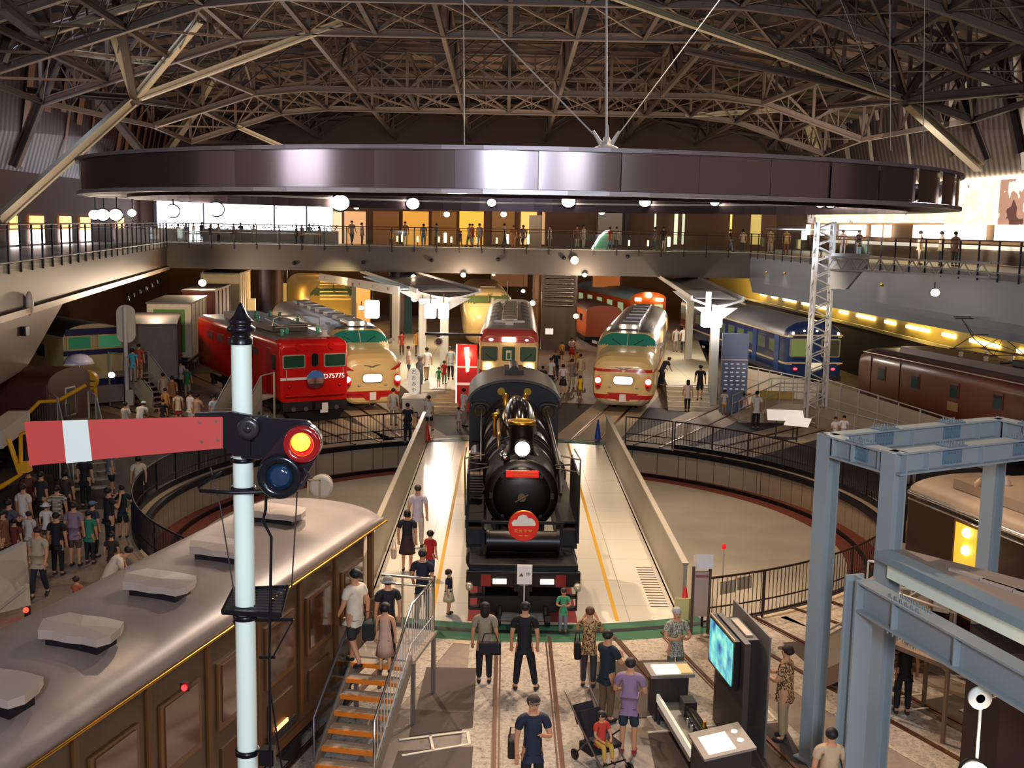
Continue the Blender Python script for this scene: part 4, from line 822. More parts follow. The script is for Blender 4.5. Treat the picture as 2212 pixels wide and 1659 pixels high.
    pf = MB().tube([(-1.0, 2.3, 3.85), (-.95, 2.3, 4.15), (-.6, 2.35, 4.25), (.6, 2.35, 4.25), (.95, 2.3, 4.15), (1.0, 2.3, 3.85)], .035, 8)
    for y in (1.9, 2.9): pf.tube([(-1, y, 3.82), (1, y, 3.82)], .03, 6)
    for x in (-.7, .7): pf.tube([(x, 1.9, 3.84), (x, 4.4, 4.0)], .025, 6); pf.tube([(x, 1.9, 3.9), (-x, 4.2, 4.05)], .02, 6)
    pf.build('pantograph', mat('c8bfae', .3, .6), t)
    MB().lathe((.7, .9, 3.5), [(.3, 0), (.12, .06), (.1, .2), (.14, .25), (.02, .28)], 14).build('roof_aerial', LGREY, t)
    bogie(t, 3); bogie(t, 11)
ed75()
# ------------------------------------------------------------------ vehicles farther out
def blue_coach():
    t = vehicle('sleeping_coach', 'dark blue sleeping coach with cream lines, grey roof and two large end windows', 'train', (16.75, 60.3), (-.085, 1))
    st = [(0, 1.25, .9, 3.6, .5), (.12, 1.5, .85, 3.72, .6), (.5, 1.58, .82, 3.85, .9), (24, 1.58, .82, 3.85, .9)]
    BL = mat('16305c', .25, coat=.5, key='deep_blue')
    def paint(x, y, z):
        if z > 3.05 and y > .9: return 'roof'
        if 2.98 < z <= 3.06 or 1.5 < z < 1.6: return 'line'
        return 'blue'
    rg = [[(x, y, z) for x, z in ([(a, zb)]+[(a, z) for z in (1.2, 1.5, 1.6, 2.2, 2.98, 3.06)]+[(a*cos(pi*i/16), 3.06+(zt-3.06)*sin(pi*i/16)**.85) for i in range(1, 16)]+[(-a, z) for z in (3.06, 2.98, 2.2, 1.6, 1.5, 1.2)]+[(-a, zb)])] for y, a, zb, zt, r in interp(st, 5)]
    split_loft(rg, paint, {'blue': ('body', BL, None), 'roof': ('roof', mat('8b8b90', .35, .3, key='blue_grey_roof'), 'grey roof'), 'line': ('cream_line', mat('e6cf9a', .35, .2), None)}, t, cap0='blue')
    MB().tube([(-1.5, -.02, 3.1), (1.5, -.02, 3.1)], .045, 6).tube([(-1.55, -.02, 1.6), (1.55, -.02, 1.6)], .04, 6).build('cream_line', mat('e6cf9a', .35, .2), t)
    for s in (-1, 1):
        f = MB().prism([(s*.86+a, b+2.42) for a, b in rrect(.53, -.5, .5, .1, 5)], -.03, .1, 'xz').build('end_window', mat('b8ac90', .3, .5), t)
        MB().prism([(s*.86+a, b+2.42) for a, b in rrect(.46, -.43, .43, .08, 5)], -.05, -.02, 'xz').build('pane', mat('6d7a48', .2, 0, .35, key='olive_lit_pane') if s < 0 else mat('3b352a', .2, 0, .25, key='dim_lit_pane'), f)
        MB().sph((s*1.05, -.02, 1.28), .11, .05, .07).build('tail_lamp', emi('ff1a20', 10), t); MB().sph((s*1.25, -.0, 3.22), .07).build('roof_marker', emi('fff0d0', 4), t)
    MB().box(0, -.02, 2.1, .6, .04, 2.1).build('end_door', mat('20386a', .3), t); MB().prism([(-.42, 1.62), (.42, 1.62), (.42, 1.3), (0, 1.14), (-.42, 1.3)], -.06, -.02, 'xz').build('name_board', mat('f0e2c4', .5, 0, .3), t)
    for x in (-.35, 0, .35): MB().sph((x-.3, -.02, 3.35), .07, .04, .05).build('hood_lamp', emi('ffe8b0', 5), t)
    windows(t, 1.2, 24, 11, 2.35, .62, 1.3, 1.58, mat('4c5a3c', .15, 0, .3, key='green_lit_coach_pane'), mat('2c4474', .3), sides=(-1,))
    for y in (1.6, 5.6): MB().box(-1.6, y, 2.0, .03, .75, 1.9).build('side_door', mat('2a4c86', .3, coat=.4), t); 
    MB().box(0, -.1, .78, 2.9, .2, .25).build('end_sill', IRON, t)
    bogie(t, 3); bogie(t, 19)
blue_coach()
def brown_loco():
    t = vehicle('electric_locomotive', 'long reddish brown electric locomotive with a rounded end and pantograph, standing at the right edge', 'locomotive', (17.65, 52.6), (.235, -1)); t.scale = (1, 1, 1.04)
    BR = mat('5e2614', .35, var=.12, scale=1.2, coat=.3, key='red_brown_paint')
    st = [(0, .7, .95, 2.6, .5), (.15, 1.1, .85, 2.95, .6), (.5, 1.33, .8, 3.15, .6), (1.3, 1.42, .8, 3.3, .55), (22, 1.42, .8, 3.3, .55)]
    split_loft(rings_from(interp(st, 5), 7), lambda x, y, z: 'roof' if z > 3.2 else 'body', {'body': ('body', BR, None), 'roof': ('roof', mat('5a4642', .45, .3), 'dark grey roof')}, t, cap0='body')
    MB().tube([(1.42, 1.0, 3.12), (1.44, 21.8, 3.14)], .035, 6).build('gutter', mat('b8a8a0', .3, .6), t)
    dk = MB().prism([(-.9, 3.26), (.9, 3.26), (.8, 3.55), (-.8, 3.55)], 3.0, 21, 'xz').build('roof_walk', mat('6d605c', .45, .4), t)
    for y in (2.6, 5.2, 7.9, 10.6, 13.4):
        f = MB().box(1.43, y, 2.35, .04, .62, .62).build('side_window', mat('5a2a1a', .4), t); MB().box(1.45, y, 2.25, .03, .5, .38).build('pane', mat('1c3a34', .15, 0, .05), f); MB().box(1.46, y, 2.5, .03, .5, .1).build('sash', BLK2, f)
    for y in (1.7, 4.0): MB().box(1.43, y, 1.95, .03, .04, 2.1).build('panel_seam', mat('3c1a10', .5), t)
    MB().box(1.45, 7.9, 1.72, .03, .68, .34).build('number_plate', mat('b08a60', .35, .5), t)
    for x in (-.6, .6):
        for y in (7.0, 8.6): MB().lathe((x, y, 3.55), [(.06, 0), (.1, .05), (.06, .1), (.1, .15), (.04, .22)], 10).build('insulator', mat('9a8c80', .4), t)
    pf = MB()
    for x in (-.7, .7):
        pf.tube([(x, 6.6, 3.85), (x, 7.9, 4.5), (x*.9, 6.9, 5.05)], .02, 6); pf.tube([(x, 9.2, 3.85), (x, 7.9, 4.35), (x*.9, 6.9, 5.05)], .02, 6); pf.tube([(x, 6.4, 3.82), (x, 9.4, 3.82)], .035, 6)
    for y, z in ((6.6, 3.85), (9.2, 3.85), (7.9, 4.5), (6.9, 5.05)): pf.tube([(-.9, y, z), (.9, y, z)], .018, 6)
    pf.tube([(-.9, 6.75, 5.1), (.9, 6.75, 5.1)], .02, 6).tube([(-.7, 9.2, 3.85), (.7, 7.9, 4.5)], .012, 5).tube([(.7, 9.2, 3.85), (-.7, 7.9, 4.5)], .012, 5)
    pf.build('pantograph', mat('5c4a44', .4, .6), t)
    MB().box(.2, 11.2, 3.68, .9, 2.0, .25).build('resistor_box', BLK2, t, bevel=.03); MB().tube([(.6, 9.5, 3.6), (.6, 12, 3.9), (.6, 15, 3.6)], .05, 8).build('roof_cable', BLACK, t)
    MB().box(.95, 1.0, .45, .3, 22, .3).box(0, 10, .55, 2.4, 19, .35).build('underframe', BLK2, t)
    MB().box(0, -.05, 1.5, .6, .06, 1.6).build('end_door', mat('5a2c1a', .4), t)
    for x in (-.75, .75): MB().sph((x, .28, 2.1), .13).build('end_lamp', mat('c8b8a0', .3, .4), t)
    for y in (2.5, 5.5, 12, 15): bogie(t, y, L=1.6)
brown_loco()
def plain_car(name, label, cat, front, rd, a, zb, ze, zt, L, body, roof, nw=6, wz=2.4, wh=.55, ww=.8, pane=None, fronts=(), side=(-1, 1), frame=None, x0=1.0):
    t = vehicle(name, label, cat, front, rd)
    sec = coach_sec(a, zb, ze, zt); ys = [0, .06, L-.06, L]; sc = [.98, 1, 1, .98]
    split_loft([[(x*s, y, z) for x, z in sec] for y, s in zip(ys, sc)], lambda x, y, z: 'roof' if z > ze+.01 else 'body', {'body': ('body', body, None), 'roof': ('roof', roof, None)}, t, cap0='body', cap1='body')
    windows(t, x0, L-.5, nw, wz, wh, ww, a, pane, frame, side)
    for x, z, w, h in fronts:
        f = MB().box(x, -.01, z, w+.1, .05, h+.1).build('end_window', frame or mat('9a948c', .4, .5), t); MB().box(x, -.03, z, w, .04, h).build('pane', pane or GLASS_D, f)
    MB().box(0, L/2, zb-.12, 2.2*a*.9, L*.9, .25).build('underframe', BLK2, t); bogie(t, 2.6); bogie(t, L-3)
    return t
# near right maroon electric railcar
mc = plain_car('railcar', 'dark maroon electric railcar with lit yellow doorway, behind the blue-grey steel frame', 'train', (9.95, 23.5), (.235, -.97), 1.42, .85, 3.28, 3.62, 15, mat('2e1012', .25, coat=.6, key='maroon_gloss'), mat('9c8570', .5, .2, var=.1, key='tan_grey_roof'), 6, 2.4, .6, .8, side=(1,), x0=4.2)
MB().prism([(-1.0, 3.55), (1.0, 3.55), (.98, 3.74), (-.98, 3.74)], .9, 13.5, 'xz').build('roof_deck', mat('a68d76', .5, .2), mc)
for s in (1,): MB().tube([(s*1.46, .1, 3.3), (s*1.46, 14.8, 3.3)], .05, 8).tube([(s*1.47, .1, 3.16), (s*1.47, 14.8, 3.16)], .02, 6).build('silver_gutter', mat('e0d8d0', .15, .9), mc)
dw = MB().box(1.43, 2.05, 2.2, .04, .8, 1.9).build('door_frame', mat('7a4a20', .4), mc); MB().box(1.45, 2.05, 2.2, .03, .66, 1.75).build('lit_doorway', emi('b5932c', 1.1), dw)
for z in (1.75, 2.2): MB().box(1.47, 2.05, z, .02, .66, .05).build('door_rail', mat('4a3a14', .5), dw)
for z in (2.6, 2.95): MB().sph((1.47, 2.1, z), .1, .1, .1).build('cabin_lamp', emi('ffe9a0', 9), dw)
for y in (5.0, 7.0, 9.0):
    for z in (1.9, 1.3): MB().box(1.45, y, z, .02, 1.4, .03).build('body_trim', mat('8a7a7c', .25, .8), mc)
MB().box(-.2, 3.5, 3.95, .9, .9, .4).lathe((-.2, 3.5, 4.15), [(.3, 0), (.3, .12), (.02, .14)], 14).build('arrester_box', BLACK, mc, bevel=.03)
for x in (.3, .6, .9): MB().lathe((x, 1.6, 3.7), [(.09, 0), (.1, .1), (.05, .16), (.02, .2)], 12).build('roof_knob', mat('caa98a', .4), mc)
MB().tube([(-.4, 5, 3.8), (.5, 6.2, 4.0), (.6, 8, 4.3)], .03, 6).tube([(.9, 5.2, 3.8), (.9, 9, 3.8)], .04, 6).build('roof_conduit', LGREY, mc)
ic = MB()
for k in range(5): ic.lathe((.6, 6.2+.09*k, 3.95), [(.03, 0), (.09, .0), (.05, .05)], 12, 'y')
ic.build('white_insulator', mat('d8dce0', .2), mc)
# orange commuter train and others under the far gallery
plain_car('commuter_train', 'orange commuter train with blue-grey roof and lit headboards under the far gallery', 'train', (11.35, 89.3), (-.2, 1), 1.5, .9, 3.0, 3.65, 17, mat('c2521c', .35, key='orange_paint'), mat('6f8490', .5, key='slate_roof'), 5, 2.3, .7, 1.5, mat('a8b890', .3, 0, .4), [(-.85, 2.35, .7, .6), (0, 2.35, .55, .6), (.85, 2.35, .7, .6)])
for x, z, w in ((-.85, 3.05, .5), (.85, 3.05, .6)): 
    p = Vector((11.35, 89.3, 0)); tag(B(p.x+x, p.y-.2, z+.02, w, .1, .24).build('destination_sign', emi('fff2c8', 9)), 'lit %s destination sign on the front of the orange commuter train' % ('left' if x < 0 else 'right'), 'sign')
tag(MB().sph((11.35, 89.0, 3.42), .24, .1, .22).build('headlamp', emi('fff0b0', 12)), 'round glowing headlamp above the orange commuter train front', 'lamp')
plain_car('commuter_train', 'darker orange train standing low behind the left side of the orange commuter train', 'train', (7.2, 82), (-.1, 1), 1.3, .7, 2.6, 3.0, 8, mat('b0522a', .4), mat('5a4038', .5), 3, 2.0, .5, 1.0)
def bullet(label, front, rd, col, em=0., sc=1.0):
    t = vehicle('express_train', label, 'train', front, rd)
    st = [(0, .5, 1.2, 2.3, .4), (.3, 1.1, .9, 2.7, .7), (.9, 1.45, .8, 3.2, .8), (1.8, 1.62, .75, 3.7, .9), (2.5, 1.68, .75, 4.15, 1.0), (3.4, 1.7, .75, 4.35, 1.1), (18, 1.7, .75, 4.35, 1.1)]
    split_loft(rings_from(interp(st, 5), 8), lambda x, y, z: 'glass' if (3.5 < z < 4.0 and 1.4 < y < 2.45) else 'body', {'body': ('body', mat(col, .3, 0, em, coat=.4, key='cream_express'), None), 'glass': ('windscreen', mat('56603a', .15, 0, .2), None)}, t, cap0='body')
    MB().box(0, 1.95, 3.75, .05, .9, .6, rx=.8).build('windscreen_pillar', mat('8a7038', .4), t)
    MB().tube([(-.5, 3.2, 4.5), (.5, 3.2, 4.5)], .03, 6).build('roof_antenna', LGREY, t); bogie(t, 3); return t
bullet('tall cream express train with a high curved windscreen, rising behind the railcar roof', (-1.05, 73.5), (-.05, 1), 'd8b878')
g = bullet('cream train end with roof gear, warm lamp light painted gold, far behind the red locomotive', (-11.7, 78.5), (-.3, 1), 'd9a84a', .12)  # gold colour and glow imitate strong warm light on a cream train
for k in range(7): MB().box(0, 1.2+.45*k, 3.3+.22*k, 2.2-.12*k, .5, .12).build('gold_highlight_rib', mat('e0b050', .3, .5, .1), g)  # bright ribs stand for horizontal highlights on the train end
spot((-10.5, 71, 5.3), (-11.9, 79.5, 3.4), 700, 60, (1, .75, .35)); spot((-.5, 68, 5.2), (-1, 74.5, 3.2), 500, 60, (1, .8, .5)); spot((8.5, 80, 5.2), (11.3, 89, 2.6), 700, 70, (1, .75, .5))
# left side vehicles
nw = plain_car('diesel_locomotive', 'dark blue and cream diesel locomotive with green lit windows, under the left gallery', 'locomotive', (-18.9, 51.6), (-.69, .72), 1.42, .8, 3.3, 3.85, 14, mat('c9b284', .4, key='dull_cream'), mat('3a3840', .5), 4, 2.5, .5, .9)
MB().box(0, -.04, 2.55, 2.84, .1, .22).box(0, -.04, 3.5, 2.7, .1, .3).box(0, -.03, 1.05, 2.84, .08, .5).build('blue_band', mat('232a58', .35, coat=.3), nw)
for x in (-.72, .72):
    f = MB().box(x, -.08, 3.02, 1.15, .06, .66).build('cab_window', mat('d8b878', .4), nw); MB().box(x, -.12, 3.02, 1.02, .03, .54).build('pane', mat('3f8a62', .15, 0, .25 if x > 0 else .1), f)
MB().box(0, -.1, .6, 2.4, .5, .8).build('grey_pilot', mat('8f8684', .5), nw)
bb_ = plain_car('track_vehicle', 'small red-brown vehicle with two white framed windows at the far left edge', 'train', (-14.95, 38.4), (-.98, .18), 1.3, 1.2, 3.1, 3.55, 7, mat('4a2018', .4, coat=.3, key='red_brown_gloss'), mat('5a2a1e', .4, .2), 2, 2.5, .7, .9, None, [(0, 2.4, .5, .9)], (1,), mat('d8ccc0', .4), x0=.2)
for (px, py, Y, w, h, d, col, lab, nm) in ((1, 0, 0, 0, 0, 0, '', '', ''),)[:0]: pass
def wagon(label, front, rd, w, z0, z1, L, col, ribs=5, name='freight_wagon', doorcol=None):
    t = vehicle(name, label, 'wagon', front, rd)
    MB().box(0, L/2, (z0+z1)/2, w, L, z1-z0).build('box_body', mat(col, .6, var=.1), t, bevel=.02); MB().box(0, L/2, z1+.04, w+.1, L+.1, .1).build('lid', mat('6a6058', .6), t)
    for i in range(ribs):
        for s in (-1, 1): MB().box(s*w/2, .3+(L-.6)*i/(ribs-1), (z0+z1)/2, .08, .1, z1-z0-.1).build('rib', mat(col, .6), t)
    if doorcol: MB().box(0, -.02, (z0+z1)/2, w*.7, .05, (z1-z0)*.8).build('end_door', mat(doorcol, .6), t)
    MB().box(0, L/2, z0-.15, w*.8, L, .2).build('underframe', BLK2, t); bogie(t, min(1.8, L*.3), L=1.4)
    if L > 5: bogie(t, L-1.8, L=1.4)
    return t
wagon('grey ribbed steel wagon with pale glare on its side, behind the white sign pole', (-16.9, 53.8), (-.25, .97), 2.2, 1.0, 3.6, 7, '7d7268')
wagon('white container wagon with a green end beside the grey wagon', (-18.7, 62.6), (-.12, .99), 2.4, 1.0, 4.0, 6, 'd9cbb0', doorcol='4f8a28')
wagon('dark red covered wagon standing between the container and the cream column', (-18.9, 69.3), (-.1, .99), 1.9, 1.0, 4.3, 7, '5c1c16')
wagon('tall cream column building in ribbed wagon form under the brightest lamp, behind the red locomotive', (-19.6, 77.5), (-.1, .99), 2.6, 1.0, 5.0, 6, 'cdb888', 6)  # stands for a cream column building, made from the wagon shape
# ------------------------------------------------------------------ platforms, stairs, canopies
def stair(t, w, n, rise, run, m, nose=None, x0=0., y0=0.):
    """steps climbing toward +Y"""
    for i in range(n):
        s = MB().box(x0, y0+run*(i+.5), rise*(i+.5), w, run, rise).build('step', m, t)
        if nose: MB().box(x0, y0+run*i+.02, rise*(i+1), w, .05, .02).build('nosing', nose, s)
PLT = brick_mat('c6bd9e', '9a9070', 1.5, 1.5, .02, .5, .04, 'platform_tiles'); PSIDE = mat('a8a49c', .6, var=.05, key='platform_side')
def platform(label, pts, z):
    c = pts[0]; t = thing('station_platform', label, 'platform', (c[0], c[1], 0)); q = [(p[0]-c[0], p[1]-c[1]) for p in pts]
    MB().prism(q, 0, z-.06).build('platform_body', PSIDE, t); MB().prism(q, z-.06, z).build('platform_top', PLT, t); return t
platform('pale tiled platform with people under the left canopy', [(-4.3, 51.6), (-2.3, 53.0), (-2.2, 60), (-5.0, 80), (-9.8, 80), (-6.6, 60)], .9)
platform('pale tiled platform between the right bonnet train and the blue coach', [(8.2, 55.8), (10.7, 56.2), (14.3, 84), (10.6, 84)], .9)
t = thing('platform_steps', 'wide cream steps leading up to the left platform beside the red display panel', 'stairs', (-2.78, 51.1, 0)); stair(t, 1.35, 6, .15, .32, mat('d6c09a', .6), mat('c8983a', .5))
t = thing('platform_steps', 'wide cream steps with climbing visitors leading up to the right platform', 'stairs', (8.95, 53.4, 0), -.08); stair(t, 2.05, 5, .18, .45, mat('d6c4a4', .6), mat('a89878', .6))
for x_, y_, z_, lab in ((-2.78, 51.1, .9, 'left'), (8.95, 53.4, .9, 'right')): pass
t = thing('grey_plinth', 'low grey plinth with sloping top that carries the white station name board', 'plinth', (-4.1, 51.1, 0)); MB().box(0, 0, .4, 1.0, 1.4, .8).build('plinth_body', PSIDE, t, bevel=.02); MB().box(0, 0, .84, 1.06, 1.46, .06).build('plinth_top', mat('c8c0b0', .5), t)
t = thing('station_name_board', 'white oval station name board with vertical characters leaning on the grey plinth', 'sign', (-4.15, 51.3, .88), .1)
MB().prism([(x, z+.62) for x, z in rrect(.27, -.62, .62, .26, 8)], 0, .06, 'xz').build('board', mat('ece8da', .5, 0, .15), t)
for k, ch in enumerate('\u304a\u304a\u307f\u3084'): text(ch, mat('3a4a44', .6), .22, (0, -.005, 1.05-.28*k), t)
MB().box(.3, .1, .62, .06, .12, 1.2).build('board_back', mat('6a6a78', .5), t)
t = thing('display_panel', 'tall red display panel with a glowing white letter stroke, left of the railcar', 'panel', (-1.75, 51.9, 0))
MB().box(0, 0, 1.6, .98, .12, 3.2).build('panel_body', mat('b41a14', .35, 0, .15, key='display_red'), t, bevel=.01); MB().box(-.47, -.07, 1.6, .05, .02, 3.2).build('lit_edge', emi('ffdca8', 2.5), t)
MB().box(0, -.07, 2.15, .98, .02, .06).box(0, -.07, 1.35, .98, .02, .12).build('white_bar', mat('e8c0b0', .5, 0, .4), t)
MB().prism([(-.12, 3.05), (.1, 3.08), (.1, 2.6), (.16, 2.5), (.1, 1.95), (-.02, 1.9), (-.06, 2.5)], -.075, -.06, 'xz').build('glowing_letter', emi('ffd690', 12), t)
point((-1.7, 51.4, 2.7), 30, (1, .7, .4), .15)
t = thing('crossing_bar', 'dark horizontal bar with a small round sign on it, left of the railcar windows', 'sign', (-2.6, 53.4, 0))
MB().beam((-1.2, 0, 3.5), (1.7, 0, 3.5), .1, .12).build('bar', BLK2, t); MB().beam((1.5, 0, 0), (1.5, 0, 3.5), .1, .1).build('post', BLK2, t)
MB().cyl((-.55, -.06, 3.15), (-.55, -.02, 3.15), .22, n=20).build('round_sign', mat('d8cfc0', .5), t); MB().lathe((-.55, -.07, 3.15), [(.09, 0), (.15, 0), (.15, .02), (.09, .02)], 16, 'y').build('sign_ring', mat('6b3a30', .5), t)
# canopies
CANW = mat('d2cdc6', .45, .1, key='canopy_white')
def canopy(label, a, b, w, z0, z1, cols, colr=.2, tilt=.35):
    """a near end centre, b far end centre"""
    t = thing('platform_canopy', label, 'canopy', (a[0], a[1], 0)); n = Vector((b[1]-a[1], a[0]-b[0], 0)).normalized(); A = Vector((0, 0, z0)); B_ = Vector((b[0]-a[0], b[1]-a[1], z1)); up = Vector((0, 0, 1))
    sec = [(-w/2, tilt), (-w/2, tilt-.12), (0, -.2), (w/2, tilt-.12), (w/2, tilt), (w*.25, .12), (0, .0), (-w*.25, .12)]
    MB().loft([[p+n*x+up*z for x, z in sec] for p in (A, B_)], sm=False).build('canopy_roof', CANW, t)
    MB().beam(A+n*(-w/2)+up*tilt, B_+n*(-w/2)+up*tilt, .1, .24).beam(A+n*(w/2)+up*tilt, B_+n*(w/2)+up*tilt, .1, .24).build('edge_beam', mat('e0dcd6', .4), t)
    rb = MB()
    for k in range(9): f = .02+k*.03; p = A.lerp(B_, f); rb.beam(p+n*(-w*.4)+up*.3, p+n*(w*.4)+up*.3, .04, .04)
    rb.build('roof_ribs', LGREY, t)
    for f in cols:
        p = A.lerp(B_, f); q = Vector((p.x, p.y, 0)); MB().beam(q+up*.02, p-up*.15, colr*2, colr*2, (0, 1, 0)).build('column', mat('cfc8b4', .5, key='column_white'), t)
        MB().loft([[p+n*(sx*k1)+Vector((0, sy*.18, dz)) for sx, sy in ((-1, -1), (1, -1), (1, 1), (-1, 1))] for k1, dz in ((.22, -.75), (w*.42, -.12))], sm=False).build('bracket', CANW, t)
    return t
canopy('white platform canopy on a thick column, between the right bonnet train and the blue coach', (10.35, 54.9), (11.8, 80), 2.5, 5.0, 5.15, (.02, .5))
canopy('white platform canopy with grey curved roof over the left platform', (-3.0, 59.6), (-8.2, 77), 3.4, 4.85, 5.1, (.05, .35, .8), .22)
t = thing('canopy_beam', 'long white open roof edge beam running above the left bonnet train', 'beam', (0, 0, 0)); a, b = P(862, 628, 61), P(690, 598, 80)
MB().beam(a, b, .1, .5).build('white_fascia', CANW, t)
MB().beam(a+Vector((.6, 0, .1)), P(778, 598, 72)+Vector((.6, 0, 0)), .8, .08).build('translucent_sheet', mat('b8cfd6', .3, 0, .1), t)
for k in range(6): p = a.lerp(b, .1+.16*k); MB().beam(p+Vector((-.05, -.06, 0)), p+Vector((-.3, .8, 0)), .02, .16).build('lettered_plate', mat('9a9a98', .5), t)
q = a.lerp(b, .5); MB().beam((q.x, q.y, 0), q, .25, .25).build('post', mat('8a7a68', .5), t)
# lit boxes and lamps under the far gallery
for px, py, Y, w, h, lab in ((804, 668, 60, .75, .95, 'white lantern shaped lit sign beside the left bonnet train'), (930, 672, 59, .6, .75, 'left white lit box sign on the left canopy column'), (958, 672, 58.6, .55, .8, 'right white lit box sign on the left canopy column'), (1537, 690, 54.5, 1.0, .75, 'glaring white box sign on the column of the right canopy')):
    p = P(px, py, Y); t = thing('lit_sign', lab, 'sign', p); MB().prism([(x, z) for x, z in rrect(w/2, -h/2, h/2, .1, 4)], -.12, .12, 'xz').build('lit_panel', emi('f2f4ff' if px > 1500 else 'fff6ec', 14 if px > 1500 else 9), t); MB().beam((0, .12, h/2), (0, .12, h/2+.5), .05, .05).build('hanger', BLACK, t)
tag(MB().box(*P(1530, 660, 54.6), .22, .2, 1.3).build('tube_light', emi('f4f6ff', 12)), 'vertical tube light above the box sign on the right canopy column', 'light')
for px, py, Y, r, lab in ((437, 611, 70, .24, 'brightest star-like lamp under the left corner of the far gallery'), (893, 598, 74, .16, 'lamp under the far gallery above the left canopy'), (1001, 594, 74, .17, 'lamp under the far gallery just right of the left canopy'), (1066, 593, 76, .11, 'faint amber lamp above the tall cream express train'), (1263, 594, 74, .15, 'lamp under the far gallery left of the right canopy'),
        (1130, 629, 82, .14, 'left of two bluish lamps behind the steam locomotive'), (1183, 627, 82, .13, 'right of two bluish lamps behind the steam locomotive'), (1244, 683, 76, .18, 'warm lamp on a post left of the right bonnet train'), (1150, 655, 78, .2, 'white lamp cluster behind the railcar roof'), (895, 646, 66, .18, 'left round lamp under the left canopy'), (912, 651, 65, .18, 'right round lamp under the left canopy'),
        (780, 665, 66, .15, 'round amber lamp beside the white lantern sign'), (620, 670, 80, .25, 'bright doorway lamp behind the red locomotive roof'), (2020, 632, 40, .16, 'star-like warm lamp on the right gallery fascia'), (241, 810, 46, .14, 'round lit lamp on the cream diesel locomotive'), (1095, 700, 70, .1, 'tiny lamp beside the cream express train')):
    lamp(P(px, py, Y), r, lab, 18 if r > .15 else 14, 'ffe2b4' if px in (437, 893, 1001, 1263, 2020, 780, 1244, 1066) else 'fff4ea', hang=.3 if Y == 40 or px in (241, 895, 912, 780) else max(.1, 5.5-P(px, py, Y).z-r*.4))
point(P(437, 620, 69.5), 900, WARM, .25); point(P(893, 606, 73), 350); point(P(1001, 604, 73), 350); point(P(1263, 604, 73), 400); point(P(1150, 640, 84), 500, WHITE); point(P(620, 660, 84), 500, WARM); point((-14, 92, 4.5), 700, (1, .7, .35)); point((16, 92, 4.3), 350, WARM); point((-18, 58, 4.8), 260, WARM); point((-13.5, 44, 4.8), 120, WARM)
for px, py, lab in ((1658, 590, 'left'), (1697, 592, 'second'), (1907, 618, 'right')):
    p = VP(px, py, FR, RN); o = MB().lathe((p.x-.06, p.y, p.z), [(.02, .12), (.08, .1), (.1, 0), (.02, -.02)], 12).build('wall_downlight', BRASS); tag(o, lab+' small brass downlight on the blue-grey fascia of the right gallery', 'light'); spot((p.x-.3, p.y, p.z+.3), (p.x+.1, p.y, p.z-1.6), 30, 70)
# catenary mast
t = thing('catenary_mast', 'white lattice steel mast with a long lattice arm reaching right, before the blue coach', 'mast', (13.95, 49.7, 0)); ml = MB(); w = .42; Hm = 9.1
for sx in (-1, 1):
    for sy in (-1, 1): MB().beam((sx*w, sy*w*.6, 0), (sx*w*.85, sy*w*.6, Hm), .1, .1).build('leg', CANW, t)
for k in range(26):
    z0, z1 = k*.35, (k+1)*.35; s = 1 if k % 2 else -1
    for sy in (-1, 1): ml.beam((-s*w*.95, sy*w*.6, z0), (s*w*.95, sy*w*.6, z1), .05, .05)
    for sx in (-1, 1): ml.beam((sx*w*.95, -s*w*.6, z0), (sx*w*.95, s*w*.6, z1), .05, .05)
ml.build('lattice', mat('c9c2b8', .45, .2), t)
am = MB()
for z in (7.05, 7.6): am.beam((.3, -.25, z), (8.0, -.25, z), .07, .07); am.beam((.3, .25, z), (8.0, .25, z), .07, .07)
for k in range(10): x = .4+k*.76; am.beam((x, -.25, 7.05), (x+.39, -.25, 7.6), .04, .04); am.beam((x+.39, -.25, 7.6), (x+.78, -.25, 7.05), .04, .04)
am.build('arm', mat('b5aeaa', .45, .2), t).rotation_euler = (0, 0, -.93)
MB().prism([(.4, 7.75), (1.9, 7.75), (1.9, 7.3), (1.1, 6.2), (.4, 6.2)], -.28, .28, 'xz').build('gusset_plate', CANW, t).rotation_euler = (0, 0, -.5); MB().beam((-2.6, 0, 8.75), (1.6, 0, 8.75), .05, .05).box(-.9, 0, 8.5, .2, .2, .4).build('upper_bracket', CANW, t)
tag(MB().tube([P(1562, 800, 54), P(2020, 570, 43)], .006, 5).build('overhead_wire', LGREY), 'thin wire running from the lattice mast arm down toward the blue coach', 'wire') if 0 else None
# blue information wall
t = thing('information_wall', 'flat blue-grey wall panel covered with rows of small specimen cards, left of the blue coach', 'panel', (10.98, 53.25, 0)); MB().box(0, 0, 1.9, 1.25, .2, 3.8).build('wall_board', mat('7a84a0', .6, key='blue_grey_board'), t)
MB().box(0, -.12, 2.55, 1.25, .02, .06).build('white_strip', mat('d0c8c8', .5), t)
for r_ in range(7):
    for c_ in range(4): MB().box(-.42+.28*c_+(.04 if r_ % 2 else 0), -.115, 2.35-.2*r_, .14, .02, .05).build('specimen_card', mat('e0d2cc', .5, 0, .25), t)
